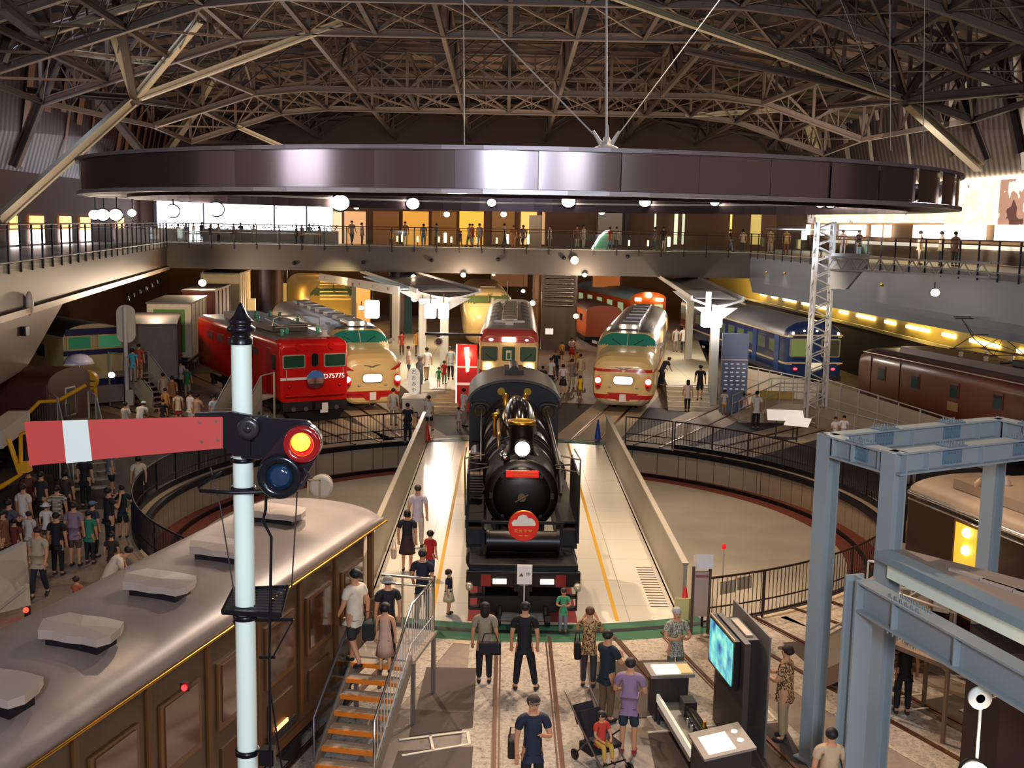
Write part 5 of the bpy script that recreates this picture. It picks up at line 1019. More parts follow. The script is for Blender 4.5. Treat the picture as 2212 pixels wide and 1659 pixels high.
# ramp and railings right of the information wall
t = thing('viewing_ramp', 'beige viewing ramp with steel handrails in front of the blue coach', 'ramp', (12.2, 51.2, 0))
MB().prism([(-1.5, 0), (2.0, 0), (2.0, .9), (.3, .9), (-1.5, .1)], -.8, .8, 'xz').build('ramp_body', mat('cdb694', .6), t); MB().box(.6, .82, 1.0, 1.6, .04, .5).build('yellow_stripe', mat('caa53c', .5), t)
for sy in (-.78, .78):
    MB().tube([(-1.5, sy, 0), (-1.5, sy, 1.0), (.3, sy, 1.85), (2.0, sy, 1.85), (2.0, sy, .9)], .03, 6).tube([(-1.5, sy, .6), (.3, sy, 1.45), (2.0, sy, 1.45)], .02, 6).build('handrail', LGREY, t)
    for x in (-.9, -.3, .3, .9, 1.5): MB().beam((x, sy, .2), (x, sy, 1.0+min(.85, (x+1.5)*.47)), .03, .03).build('baluster', LGREY, t)
def fence(label, a, b, h0, h1, n, m, panel=None):
    a, b = Vector((a[0], a[1], 0)), Vector((b[0], b[1], 0)); c = a; t = thing('railing', label, 'railing', c); u = b-a
    L = lambda f, z: u*f+Vector((0, 0, z)); MB().tube([L(0, h0), L(1, h1)], .03, 6).build('top_rail', m, t); MB().tube([L(0, h0*.55), L(1, h1*.55)], .02, 6).build('middle_rail', m, t)
    for i in range(n+1): f = i/n; MB().beam(L(f, 0), L(f, h0+(h1-h0)*f), .05, .05).build('post', m, t)
    if panel: MB().add([L(0, .05), L(1, .05), L(1, h1*.92), L(0, h0*.92)], [(0, 1, 2, 3)]).build('infill_panel', panel, t)
    return t
PAN_ = mat('b09c84', .6, key='beige_panel')
fence('beige panelled sloping parapet along the near side of the brown locomotive', (14.9, 51.9), (18.0, 40.5), 1.9, 1.5, 8, LGREY, PAN_)
fence('second beige parapet with handrail, in front of the first one by the brown locomotive', (13.6, 50.5), (15.9, 42.5), 1.0, 1.2, 6, LGREY, PAN_)
fence('beige parapet of the ramp beside the blue coach', (12.4, 62), (14.9, 52.6), 1.4, 1.7, 8, LGREY, mat('b8ab98', .6))
t = thing('lectern_board', 'slanted white lit explanation board on a black stand at the pit railing', 'sign', (11.85, 46.6, 0), -.15); MB().box(0, 0, 1.0, 1.5, .75, .04, 0, .45).build('lit_board', mat('f4e8da', .4, 0, .45, key='lit_card'), t); MB().beam((-.35, 0, 0), (-.35, 0, .95), .05, .05).beam((.35, 0, 0), (.35, 0, .95), .05, .05).box(0, 0, .02, 1.0, .5, .04).build('stand', BLK2, t)
t = thing('lectern_board', 'second smaller slanted white board joined below the first at the pit railing', 'sign', (12.2, 45.9, 0), -.5); MB().box(0, 0, .85, 1.0, .6, .04, 0, .45).build('lit_board', mat('f4e8da', .4, 0, .45, key='lit_card'), t); MB().beam((0, 0, 0), (0, 0, .82), .05, .05).build('stand', BLK2, t)
# left side street furniture
t = thing('sign_pole', 'white pole with a tall rounded white board on it, before the grey wagon', 'sign', (-17.0, 50.3, 0)); MB().cyl((0, 0, 0), (0, 0, 4.75), .1, n=12).build('pole', CANW, t)
MB().prism([(x, z+4.0) for x, z in rrect(.42, -.85, .85, .38, 8)], .1, .16, 'xz').build('rounded_board', mat('d8cfc0', .5), t); MB().box(.15, -.05, .7, .3, .2, .7).build('junction_box', LGREY, t)
def steps_tower(label, loc, rz, w=1.1, h=1.6, n=7, m=None):
    t = thing('access_stairs', label, 'stairs', loc, rz); m = m or mat('b0a490', .55, .1, key='beige_steel'); MB().box(0, n*.28+.6, h-.04, w, 1.3, .08).build('landing', m, t)
    for i in range(n): MB().box(0, .28*(i+.5), h*(i+1)/(n+1), w, .3, .04).build('step', m, t)
    for s in (-1, 1):
        MB().beam((s*w/2, 0, .05), (s*w/2, n*.28, h-.1), .05, .3).build('stringer', m, t); MB().tube([(s*w/2, 0, .1), (s*w/2, 0, 1.0), (s*w/2, n*.28, h+.95), (s*w/2, n*.28+1.25, h+.95), (s*w/2, n*.28+1.25, h)], .025, 6).build('handrail', LGREY, t)
        for y in (n*.28, n*.28+1.2): MB().beam((s*w/2, y, 0), (s*w/2, y, h+.95), .06, .06).build('post', m, t)
        MB().add([(s*w/2, .05, .25), (s*w/2, n*.28, h+.05), (s*w/2, n*.28, h+.85), (s*w/2, .05, .95)], [(0, 1, 2, 3)]).build('side_panel', mat('b8ab98', .5, key='side_panel_grey'), t)
    return t
steps_tower('beige visitor stairs with landing beside the white sign pole and grey wagon', (-15.4, 50.6, 0), .95, 1.3, 1.6)
steps_tower('beige visitor stairs with landing beside the cab of the red locomotive', (-11.0, 43.6, 0), -.25, 1.3, 1.5)
steps_tower('stairs with dark treads rising to the yellow railed platform at the far left', (-12.9, 34.8, 0), .55, 1.2, 1.9, 8)
t = thing('yellow_railed_platform', 'raised platform with bright yellow handrail before the red-brown vehicle', 'platform', (0, 0, 0)); YZ = 38.0
MB().tube([P(0, 955, 35.5), P(85, 868, 36.6), P(125, 866, 37), P(185, 832, 37.6)], .07, 8).build('yellow_handrail', YEL, t)
bl = MB()
for k in range(18): f = k/17; p = P(60+90*f, 880-8*f, 37); bl.beam((p.x, p.y, 0), p, .04, .04)
bl.build('balusters', mat('4a3a34', .5), t); MB().prism([tuple(P(50, 900, 37)[:2]), tuple(P(150, 900, 37.6)[:2]), tuple(P(150, 880, 39)[:2]), tuple(P(50, 880, 38.6)[:2])], 0, 1.5).build('deck', mat('4a3e3a', .6), t)
p = P(190, 822, 40); t = thing('yellow_drum_lamp', 'round yellow drum-shaped signal with two dark bands, on a yellow slanted post at the left', 'signal', (p.x, p.y, 0)); MB().cyl((0, -.12, p.z), (0, .12, p.z), .36, n=24).build('drum', YEL, t); MB().box(0, -.13, p.z, .6, .02, .05).box(0, -.13, p.z-.2, .5, .02, .04).build('dark_band', mat('6a4a10', .5), t); MB().beam((.25, 0, p.z-.2), (.45, 0, 0), .08, .08).build('post', YEL, t)
p = P(170, 782, 44); t = thing('enamel_lamp', 'white domed enamel lampshade glowing underneath, before the cream diesel locomotive', 'lamp', (p.x, p.y, 0)); MB().lathe((0, 0, p.z), [(.05, .32), (.3, .28), (.5, .12), (.58, -.06), (.55, -.06), (.45, .08), (.05, .22)], 24).build('shade', mat('d8d4e6', .3), t); MB().sph((0, 0, p.z-.03), .5, .5, .06).build('bulb', emi('ffe09a', 3), t); MB().tube([(0, .1, 0), (0, .1, p.z+.3), (0, 0, p.z+.35)], .04, 8).build('pole', BLK2, t)
point((p.x, p.y-.3, p.z-.5), 60, WARM, .3)
t = thing('yellow_gate_frame', 'bright yellow tubular frame of a track machine at the lower left edge', 'frame', (0, 0, 0)); q = lambda x, y, Y=30.: P(x, y, Y)
MB().tube([q(60, 1010), q(45, 1010), q(45, 938), q(62, 932)], .06, 8).build('upright', YEL, t); MB().beam(q(44, 1010), q(64, 1008), .3, .28).build('yellow_block', YEL, t); MB().tube([q(18, 948), q(44, 1025), q(5, 1050), q(-20, 1062)], .07, 8).build('diagonal_bar', YEL, t)
tag(MB().beam(P(-20, 950, 30), P(42, 905, 33), .6, .5).build('concrete_beam', mat('b0a498', .7)), 'pale concrete beam end jutting in from the left edge', 'beam')
tag(MB().beam(P(-30, 1040, 31)+Vector((0, 0, -1.2)), P(60, 1030, 33)+Vector((0, 0, -1.0)), 1.6, 2.2).build('track_machine', mat('241815', .6)), 'dark track maintenance machine behind the yellow frame at the left edge', 'machine')
# columns and fittings under the far gallery
for px, Y, r, lab in ((573, 76, .42, 'dark round column left of a pair under the gallery'), (600, 77, .38, 'brown round column right of a pair under the gallery'), (858, 76, .5, 'dark round column behind the left canopy'), (1160, 80, .3, 'pale pipe column behind the railcar'), (1176, 81, .22, 'thin pipe column behind the railcar'), (1238, 80, .3, 'brown column beside the spiral rails')):
    p = P(px, 640, Y); tag(MB().cyl((p.x, Y, 0), (p.x, Y, 5.5), r, n=20).build('support_column', mat('4a3c40' if px in (573, 858) else '8a6448', .5, .1)), lab, 'column')
t = thing('spiral_pipework', 'stack of shining horizontal metal rungs behind the steam locomotive, under the far gallery', 'machine', (P(1208, 640, 79).x, 79, 0))
for k in range(8): MB().cyl((-1.0, 0, 3.2+.3*k), (1.0, 0, 3.2+.3*k), .07, n=10).build('rung', mat('8a8078', .25, .9), t)
MB().box(0, .3, 2.7, 2.4, .2, 5.4).build('back_plate', mat('5a4a40', .6), t)
for px0, py0, px1, py1, Y, col, em, lab in ((600, 612, 640, 690, 100, 'c8a05a', .5, 'cream shelving wall with painted amber light behind the red locomotive'), (646, 640, 668, 700, 100, 'e8f0ff', 3, 'bluish white lit doorway behind the red locomotive'), (520, 645, 552, 700, 82, 'd8b878', .5, 'green-white lit model board behind the red locomotive roof'), (1280, 592, 1340, 620, 98, 'a8602c', .25, 'brown wall section with painted light above the orange train roof'),
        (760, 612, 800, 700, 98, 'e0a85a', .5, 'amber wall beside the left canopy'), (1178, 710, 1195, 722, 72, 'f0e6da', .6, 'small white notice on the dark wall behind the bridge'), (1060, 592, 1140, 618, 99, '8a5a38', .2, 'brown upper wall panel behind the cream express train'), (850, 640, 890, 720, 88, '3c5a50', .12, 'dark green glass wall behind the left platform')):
    a, b = P(px0, py1, Y), P(px1, py0, Y); tag(B((a.x+b.x)/2, Y, (a.z+b.z)/2, b.x-a.x, .15, b.z-a.z).build('glowing_wall_box', mat(col, .6, 0, em)), lab, 'panel')  # lamp-lit look of these wall pieces is put into colour and glow
# ------------------------------------------------------------------ foreground: semaphore signal
SX = P(525, 1000, 8.9); sem = thing('semaphore_signal', 'tall white signal post with black finial, red striped semaphore arm and lit red lens', 'signal', (SX.x, 8.9, 0))
O_ = sem.location.copy(); q = lambda x, y, Y=8.9: P(x, y, Y)-O_
WP = mat('d9e4d6', .35, coat=.2, key='signal_white'); SB = mat('14131a', .3, .4, key='signal_black')
top = q(505, 740).z
MB().cyl((0, 0, 0), (0, 0, top), .086, .08, 28).build('post', WP, sem)
MB().lathe((0, 0, top-.01), [(.09, 0), (.09, .05), (.075, .06), (.078, .09), (.108, .1), (.112, .13), (.085, .15), (.085, .165), (.1, .18), (.085, .195), (.055, .23), (.03, .285), (.012, .32), (.001, .33)], 28).build('finial', SB, sem)
yA = 8.72; A4 = [(483, 899), (52, 911), (64, 1006), (483, 968)]
def plate(px, Y, th, name, m, par=sem):
    f = [P(x, y, Y)-O_ for x, y in px]; b = [v+Vector((0, th, 0)) for v in f]; n = len(f)
    return MB().add(f+b, [tuple(range(n)), tuple(range(2*n-1, n-1, -1))]+[(k, n+k, n+(k+1) % n, (k+1) % n) for k in range(n)]).build(name, m, par)
arm = plate(A4, yA, .012, 'signal_arm', mat('b03a34', .5, key='arm_red'))
plate([(134, 908.5), (189, 906.8), (199, 995.5), (143, 1001)], yA-.004, .004, 'white_stripe', mat('ccd3ca', .5), arm)
for x, y in ((432, 912), (467, 910), (436, 954), (470, 950)): p = P(x, y, yA)-O_; MB().cyl(p+Vector((0, -.01, 0)), p+Vector((0, .005, 0)), .012, n=10).build('bolt', CHROME, arm)
plate([(420, 893), (500, 890), (540, 898), (540, 985), (505, 985), (490, 972), (481, 968), (481, 900), (420, 900)], yA-.01, .05, 'arm_holder', SB)
hub = q(537, 925, 8.66); MB().cyl(hub+Vector((0, -.03, 0)), hub+Vector((0, .2, 0)), .075, n=24).build('pivot_hub', SB, sem); MB().lathe(hub, [(.05, -.035), (.085, -.035), (.085, .0), (.05, 0)], 24, 'y').lathe(hub, [(.0, -.05), (.03, -.05), (.03, 0), (0, 0)], 16, 'y').build('pivot_ring', mat('3c3a3c', .3, .6), sem)
MB().add([], []).box(*(q(545, 970, 8.8)), .16, .1, .14).box(*(q(560, 935, 8.8)), .12, .12, .12).box(*(q(520, 905, 8.85)), .2, .2, .05).box(*(q(556, 905, 8.8)), .16, .08, .06).build('mechanism', SB, sem, bevel=.006)
# spectacle plate: hull round three circles
def hull(c):
    pts = [(x+r*cos(2*pi*k/28), y+r*sin(2*pi*k/28)) for x, y, r in c for k in range(28)]; pts = sorted(set((round(a, 2), round(b, 2)) for a, b in pts))
    def half(ps):
        h = []
        for p in ps:
            while len(h) > 1 and (h[-1][0]-h[-2][0])*(p[1]-h[-2][1])-(h[-1][1]-h[-2][1])*(p[0]-h[-2][0]) <= 0: h.pop()
            h.append(p)
        return h
    return half(pts)[:-1]+half(pts[::-1])[:-1]
sp = plate(hull([(652, 958, 43), (606, 1024, 50)]), 8.66, .07, 'spectacle_plate', mat('2a1820', .3, .4, key='spectacle_dark'))
plate(hull([(565, 925, 22), (655, 930, 22), (600, 1000, 30)]), 8.7, .04, 'spectacle_arm', SB)
px1 = 8.66/F
for (x, y, r), m1, m2, nm in (((652, 960, 39), mat('7a0610', .15, 0, .25, coat=1, key='red_lens_ring'), emi('ffb020', 5.5), 'red'), ((604, 1030, 47), mat('10151c', .2, .2), mat('0c2c4a', .08, 0, .06, coat=1, key='blue_lens'), 'blue')):
    c = P(x, y, 8.6)-O_; MB().lathe(c, [(r*.62*px1, .0), (r*.7*px1, -.02), (r*.95*px1, -.03), (r*1.05*px1, -.01), (r*1.05*px1, .05), (r*.6*px1, .05)], 32, 'y').build('lens_ring', m1, sp)
    c2 = P(x-(3 if nm == 'red' else 0), y-(6 if nm == 'red' else 0), 8.6)-O_; MB().lathe(c2, [(.001, -.018), (r*.3*px1, -.014), (r*.56*px1, .0), (r*.56*px1, .02)], 28, 'y').build('lens_%s' % nm, m2 if nm == 'red' else m2, sp)
    if nm == 'red': MB().lathe(c, [(r*.5*px1, .0), (r*.66*px1, -.005), (r*.66*px1, .02), (r*.5*px1, .02)], 28, 'y').build('lens_glow', emi('ff1408', 1.2), sp)
MB().tube([q(655, 1010, 8.6), q(668, 1028, 8.62), q(650, 1052, 8.62), q(610, 1066, 8.6), q(575, 1060, 8.62)], .012, 8).build('lens_rim_rod', mat('3a3a44', .3, .6), sem)
# straps, rods, platform
def strap(y, name='strap', w=.04):
    z = q(530, y).z; MB().lathe((0, 0, z), [(.086, -w/2), (.1, -w/2), (.1, w/2), (.086, w/2)], 28).build(name, SB, sem); return z
for y in (992, 1056, 1330, 1622): strap(y, w=.03 if y < 1000 else .045)
MB().tube([q(478, 1018, 8.9), q(428, 1052, 8.8), q(432, 1060, 8.75), q(500, 1064, 8.78), q(600, 1062, 8.8), q(640, 1050, 8.9)], .016, 8).build('loop_bracket', SB, sem)
MB().tube([q(578, 920, 8.75), q(574, 1100, 8.75), q(568, 1125, 8.75), q(586, 1160, 8.75), q(582, 1420, 8.75), q(584, 1700, 8.75)], .012, 8).build('operating_rod', SB, sem)
MB().tube([q(455, 1010), q(475, 1090), q(505, 1275)], .006, 6).build('guy_wire', mat('4a4040', .4, .5), sem); MB().tube([q(642, 1062, 9.0), q(630, 1272, 9.1)], .006, 6).build('guy_wire', mat('4a4040', .4, .5), sem)
MB().beam(q(505, 1272, 9.25), q(622, 1268, 9.25), .02, .03).beam(q(480, 1322, 8.75), q(606, 1330, 8.75), .02, .04).beam(q(505, 1272, 9.25), q(480, 1322, 8.75), .02, .03).beam(q(622, 1268, 9.25), q(606, 1330, 8.75), .02, .03).build('platform_frame', SB, sem)
sl = MB()
for k in range(9): f = (k+.5)/9; a = q(505, 1272, 9.25).lerp(q(480, 1320, 8.75), f); b = q(622, 1268, 9.25).lerp(q(606, 1326, 8.75), f); sl.beam(a, b, .035, .012)
sl.build('platform_slats', mat('1d1a1e', .5, .3), sem)
MB().beam(q(505, 1340, 8.9), q(634, 1338, 8.9), .025, .025).beam(q(634, 1338, 8.9), q(590, 1418, 8.9), .012, .012).beam(q(560, 1420, 8.85), q(595, 1420, 8.85), .02, .02).tube([q(505, 1340), q(512, 1358)], .012, 6).build('lower_bracket', SB, sem)
MB().box(*q(578, 1632, 8.85), .12, .1, .14).tube([q(585, 1500, 8.8), q(615, 1700, 8.8)], .008, 6).build('lower_crank', SB, sem)
# ------------------------------------------------------------------ old wooden coach, near left
co = thing('wooden_coach', 'old brown coach with broad tan-grey roof and flat vents, filling the lower left', 'train', (-3.42, 20.5, 0), atan2(.255, -.967))
# local +Y runs away from the end toward the camera side
WB = mat('452a14', .4, var=.2, scale=3, coat=.3, key='varnished_brown_wood'); RTAN = mat('94847c', .42, .3, var=.14, scale=1.6, bump=.5, key='canvas_roof'); a_ = 1.22; L_ = 17
secr = [((a_+.08)*cos(pi*i/20), 3.26+.38*sin(pi*i/20)**.75) for i in range(21)]
rr = []
for y, s, dz in ((-.25, .9, -.3), (-.1, .97, -.12), (.15, 1, -.02), (.6, 1, 0), (L_, 1, 0)): rr.append([(x*s, y, z+(dz if z > 3.4 else dz*.3)) for x, z in secr]+[(-a_*.98*s, y, 3.22), (a_*.98*s, y, 3.22)])
MB().loft(rr).build('roof', RTAN, co)
for s in (-1, 1): MB().tube([(s*(a_+.09), -.1, 3.25), (s*(a_+.09), L_, 3.25)], .025, 6).build('eave_bead', BRASS if s < 0 else mat('7a5a30', .4), co)
MB().box(0, L_/2+.4, 2.05, 2*a_, L_-.8, 2.36).build('body', WB, co); MB().box(0, L_/2, .8, 2*a_, L_, .16).build('sill', mat('5a3818', .45), co)
for x in (-1.05, -.45, .45, 1.05): MB().box(x, .04, 2.1, .1, .1, 2.3).build('end_post', mat('6b4624', .45), co)
MB().box(0, .4, .95, 2.3, .8, .1).build('vestibule_floor', mat('3a2a1c', .7), co)
for s in (-1, 1):
    MB().box(s*a_, .35, 1.45, .06, .7, .9).build('vestibule_panel', WB, co)
    for i in range(11):
        y = 1.35+i*1.4
        f = MB().box(s*(a_+.015), y, 2.35, .03, .95, .95).build('window_frame', mat('5f3c1a', .4, coat=.3), co); MB().box(s*(a_+.03), y, 2.38, .03, .78, .8).build('pane', mat('4a2a1a', .08, 0, coat=1., key='brown_reflecting_glass'), f)
        MB().box(s*(a_+.012), y+.7, 2.1, .04, .1, 2.2).build('body_post', mat('5a3818', .45), co)
        MB().box(s*(a_+.012), y, 1.35, .03, .8, .5).build('lower_panel', mat('4e3016', .5), co)
        if i % 2 == 0: MB().box(s*(a_+.03), y, 1.05, .03, .9, .14).build('slatted_vent', mat('140c08', .7), co)
for y, z in ((4.2, 1.42), (6.6, 1.3)): MB().box(-(a_+.05), y, z-.25, .02, .4, .06).build('lit_slot', emi('ffb060', 2.2), co)
MB().box(0, L_/2, .55, 1.6, L_-2, .3).build('underframe', BLK2, co); bogie(co, 2.4); bogie(co, 13.5)
for k, (x, y) in enumerate(((600, 1112), (480, 1190), (345, 1266), (175, 1370), (-15, 1495))):
    p = G(x, y, 3.74); v = Vector((p.x-co.location.x, p.y-co.location.y)); c_, s_ = cos(-co.rotation_euler[2]), sin(-co.rotation_euler[2]); lx, ly = v.x*c_-v.y*s_, v.x*s_+v.y*c_
    MB().box(lx, ly, 3.62, .7, .4, .2).build('vent_neck', BLK2, co); out = [(-.46, -.12), (-.36, -.34), (-.02, -.42), (.22, -.36), (.44, -.4), (.56, -.05), (.4, .26), (.22, .24), (0, .28), (-.2, .26), (-.42, .3), (-.5, .14)]
    vt = MB(); n = len(out); zt = lambda a, b: 3.8+.04*(1-abs(b)*1.6)+.02*(a > .2)
    vt.add([(lx+a, ly+b, 3.73) for a, b in out]+[(lx+a, ly+b, zt(a, b)) for a, b in out]+[(lx, ly, 3.85)], [(k2, (k2+1) % n, n+(k2+1) % n, n+k2) for k2 in range(n)]+[(n+k2, n+(k2+1) % n, 2*n) for k2 in range(n)])
    vt.build('roof_vent', mat('b5a498', .4, .3, key='pale_vent'), co)
tl = thing('tail_signal', 'small glowing red tail lamp reflection bracket on the side of the old brown coach', 'lamp', P(398, 1486, 12.2)); MB().sph((0, 0, 0), .035).build('lens', emi('ff1010', 12), tl); MB().box(.0, .05, 0, .1, .06, .1).build('bracket', BLACK, tl)
tl = thing('tail_signal', 'small glowing red lamp at the corner of the beige parapet at the left edge', 'lamp', P(56, 1318, 23.6)); MB().sph((0, 0, 0), .06).build('lens', emi('ff1810', 12), tl); MB().box(0, .08, -.3, .1, .1, .7).build('post', BLACK, tl)
t = thing('parapet', 'beige metal stair parapet at the left edge beside the red lamp', 'railing', (0, 0, 0)); a, b = G(48, 1165, 1.2), P(62, 1330, 23); 
MB().prism([(0, 0)], 0, 0) if 0 else None
pa = [P(-40, 1215, 24.5), P(48, 1172, 25.4), P(60, 1345, 24.2), P(-40, 1440, 23)]; MB().add(pa+[v+Vector((.05, .1, 0)) for v in pa], [(0, 1, 2, 3), (7, 6, 5, 4), (0, 4, 5, 1), (1, 5, 6, 2), (2, 6, 7, 3)]).build('side_sheet', mat('b5a28c', .5, key='beige_sheet'), t)
MB().beam(pa[0], pa[1], .06, .06).build('handrail', LGREY, t); MB().beam(P(-40, 1345, 23.5)-Vector((0, .08, 0)), P(58, 1268, 24.6)-Vector((0, .08, 0)), .03, .05).build('crease', LGREY, t)
# ------------------------------------------------------------------ visitor stairs beside the coach
st = thing('access_stairs', 'steel stairs with orange-edged treads leading to a railed landing beside the old brown coach', 'stairs', (-2.42, 16.75, 0), -.2)
for i in range(7):
    s_ = MB().box(0, .29*(i+.5)-.02, .17*(i+1)-.03, .95, .27, .05).build('tread', mat('b09a80', .6, key='tread_grey'), st); MB().box(0, .29*i+.0, .17*(i+1)-.035, .95, .04, .07).build('nosing', mat('e07818', .5, key='orange_nosing'), s_)
MB().box(.02, 2.75, 1.18, 1.1, 1.5, .06).build('landing', mat('9a8878', .5, key='landing_plate'), st)
for s in (-1, 1):
    MB().beam((s*.5, 0, .08), (s*.5, 2.05, 1.2), .05, .26).build('stringer', mat('8a7a6e', .5, .1), st)
    for x, y in ((s*.52, 2.1), (s*.52, 3.45)): MB().beam((x, y, 0), (x, y, 1.2), .07, .07).build('support', mat('6a5c54', .5), st)
MB().tube([(.5, 0, 0), (.5, 0, 1.0), (.5, 2.05, 2.2), (.5, 3.5, 2.2), (.5, 3.5, 1.2)], .025, 8).build('handrail', CHROME, st); MB().tube([(.5, 3.5, 2.2), (-.5, 3.5, 2.2)], .025, 8).tube([(.5, 3.5, 2.05), (-.5, 3.5, 2.05)], .018, 8).tube([(-.1, 3.5, 1.2), (-.1, 3.5, 2.2)], .02, 8).build('back_rail', CHROME, st)
bs = MB()
for k in range(11): f = k/10; bs.beam((.5, 2.1+1.4*f, 1.25), (.5, 2.1+1.4*f, 2.15), .015, .015)
for k in range(12): f = k/12; bs.beam((.5, 2.05*f, .2+1.2*f-.05), (.5, 2.05*f, .95+1.2*f), .015, .015)
bs.build('balusters', LGREY, st)
MB().tube([(.5, .0, .3), (.5, 2.05, 1.5), (.5, 3.5, 1.5)], .015, 6).build('middle_rail', LGREY, st)
MB().tube([(-.5, 0, 0), (-.5, 0, .95), (-.5, 2.0, 2.1)], .022, 8).build('left_handrail', mat('6e6a70', .3, .6), st); MB().add([(-.5, .05, .15), (-.5, 2.0, 1.25), (-.5, 2.0, 2.05), (-.5, .05, .88)], [(0, 1, 2, 3)]).build('left_glass', pane_mat('60707a', .3), st)
# ------------------------------------------------------------------ blue-grey steel frames, right
def gantry(label, posts, beams, z, s=.27):
    c = posts[0]; t = thing('steel_gantry', label, 'frame', (c[0], c[1], 0))
    for (x, y) in posts:
        r = atan2(1.86, 3.5); d = Vector((cos(r), sin(r), 0)); MB().ibeam((x-c[0], y-c[1], 0), (x-c[0], y-c[1], z), s, s, .03, (d.x, d.y, 0)).box(x-c[0], y-c[1], .02, .4, .4, .04, r).build('post', STEELB, t)
    for i, j, w, h in beams:
        p = Vector((posts[i][0]-c[0], posts[i][1]-c[1], z-h/2)); q_ = Vector((posts[j][0]-c[0], posts[j][1]-c[1], z-h/2)); o = MB().ibeam(p, q_, w, h, .03).build('beam', STEELB, t); u = (q_-p)
        for f in ((.3, .7) if u.length > 2.5 else (.5,)):
            m_ = p+u*f; d = u.normalized(); n_ = Vector((-d.y, d.x, 0))
            MB().beam(m_-d*.2+Vector((0, 0, h/2+.012)), m_+d*.2+Vector((0, 0, h/2+.012)), w+.01, .02).beam(m_-d*.2-n_*.03, m_+d*.2-n_*.03, .02, h*.6).build('splice_plate', mat('6f8798', .4, .2), o)
            bt = MB()
            for a in (-.16, -.1, -.04, .04, .1, .16):
                for b in (-.08, .08): v = m_+d*a+n_*b+Vector((0, 0, h/2+.02)); bt.cyl(v, v+Vector((0, 0, .04)), .016, n=6)
                for b in (-.07, .07): v = m_+d*a-n_*.03+Vector((0, 0, b)); bt.cyl(v, v-n_*.03, .014, n=6)
            bt.build('bolts', mat('8b9aa5', .35, .6), o)
        for f in (.15, .45, .85): m_ = p+u*f; d = u.normalized(); MB().beam(m_-Vector((0, 0, h/2-.03)), m_+Vector((0, 0, h/2-.03)), w*.9, .02, tuple(d)).build('stiffener', STEELB, o)
    return t
gantry('tall blue-grey steel frame of four H-section posts in front of the maroon railcar', [(5.2, 17.62), (5.78, 16.25), (8.72, 19.5), (9.3, 18.13)], [(0, 1, .26, .34), (0, 2, .26, .34), (1, 3, .26, .34), (2, 3, .26, .34)], 5.5)
gB = thing('steel_gantry', 'lower blue-grey steel frame with one thick post and a wide beam, lower right corner', 'frame', (5.1, 15.4, 0))
MB().ibeam((0, 0, 0), (0, 0, 3.85), .3, .3, .04, (.3, -.95, 0)).build('post', STEELB, gB); bb2 = MB().ibeam((.02, -.1, 3.62), (1.25, -4.75, 3.62), .26, .44, .03).build('beam', STEELB, gB)
for f in (.18, .45, .75): p = Vector((.02, -.1, 3.62)).lerp(Vector((1.25, -4.75, 3.62)), f); MB().beam(p-Vector((0, 0, .2)), p+Vector((0, 0, .2)), .22, .02, (.25, -.97, 0)).build('stiffener', STEELB, bb2)
bt = MB()
for k in range(6):
    p = Vector((.02, -.1, 3.84)).lerp(Vector((1.25, -4.75, 3.84)), .16+.025*k)
    for dx in (-.08, .08): bt.cyl(p+Vector((dx, 0, 0)), p+Vector((dx, 0, .05)), .018, n=6); bt.cyl(p+Vector((dx, 0, -.44)), p+Vector((dx, 0, -.5)), .018, n=6)
bt.build('bolts', mat('8b9aa5', .35, .6), bb2)
t = thing('canopy_edge', 'blue-grey gutter edge with a long white translucent strip, above the lower steel frame', 'canopy', (5.75, 16.1, 4.0))
e0, e1 = Vector((-.12, -.05, 0)), Vector((1.05, -4.0, 0)); MB().beam(e0, e1, .3, .12).build('gutter', mat('8ba0ac', .35, .2), t); MB().beam(e0+Vector((.1, 0, -.09)), e1+Vector((.1, 0, -.09)), .05, .1).build('dark_reveal', mat('2c3a4c', .4), t)
MB().beam(e0+Vector((.05, -.12, -.22)), e1+Vector((.05, 0, -.22)), .03, .2).build('white_strip', mat('dfe8d8', .4, 0, .06, key='white_strip'), t)
MB().add([e0+Vector((.12, .1, .03)), e1+Vector((.12, 0, .03)), e1+Vector((1.7, .3, .03)), (2.9, -3.2, .05), e0+Vector((.35, .1, .05))], [(0, 1, 2, 3, 4)]).build('roof_sheet', mat('9c8b7e', .5, .1), t)
for k in range(4): a = e0.lerp(e1, .25+.12*k)+Vector((.35+.1*k, .1, .06)); MB().beam(a, a+Vector((.95, -1.6, 0)), .08, .05).build('roof_rib', mat('b3a395', .5), t)
t = thing('hand_signal', 'white ring disc on a slim vertical rod hanging under the lower steel beam', 'signal', (0, 0, 0)); h0, h1, h2 = P(2126, 1420, 12.9), P(2110, 1640, 12.9), P(2117, 1508, 12.85)
MB().tube([h0, h1], .02, 8).build('rod', mat('b8c4c4', .4, .2), t); MB().lathe(h2, [(.055, -.02), (.14, -.02), (.14, .03), (.055, .03), (.055, -.02)], 28, 'y').build('ring_disc', mat('dde0dc', .4), t); MB().lathe(h2, [(0, -.01), (.05, -.01), (.05, .01), (0, .01)], 20, 'y').build('disc_centre', mat('7a7270', .5), t)
MB().tube([h2+Vector((.14, 0, .02)), P(2225, 1490, 12.6)], .014, 6).build('lever', mat('8a6a48', .4, .4), t)
p = P(2105, 1672, 12.8); lamp(p, .17, 'glaring round lamp at the bottom edge below the ring disc', 30, 'fff0d0', hang=0); point(p+Vector((0, -.3, .2)), 25)
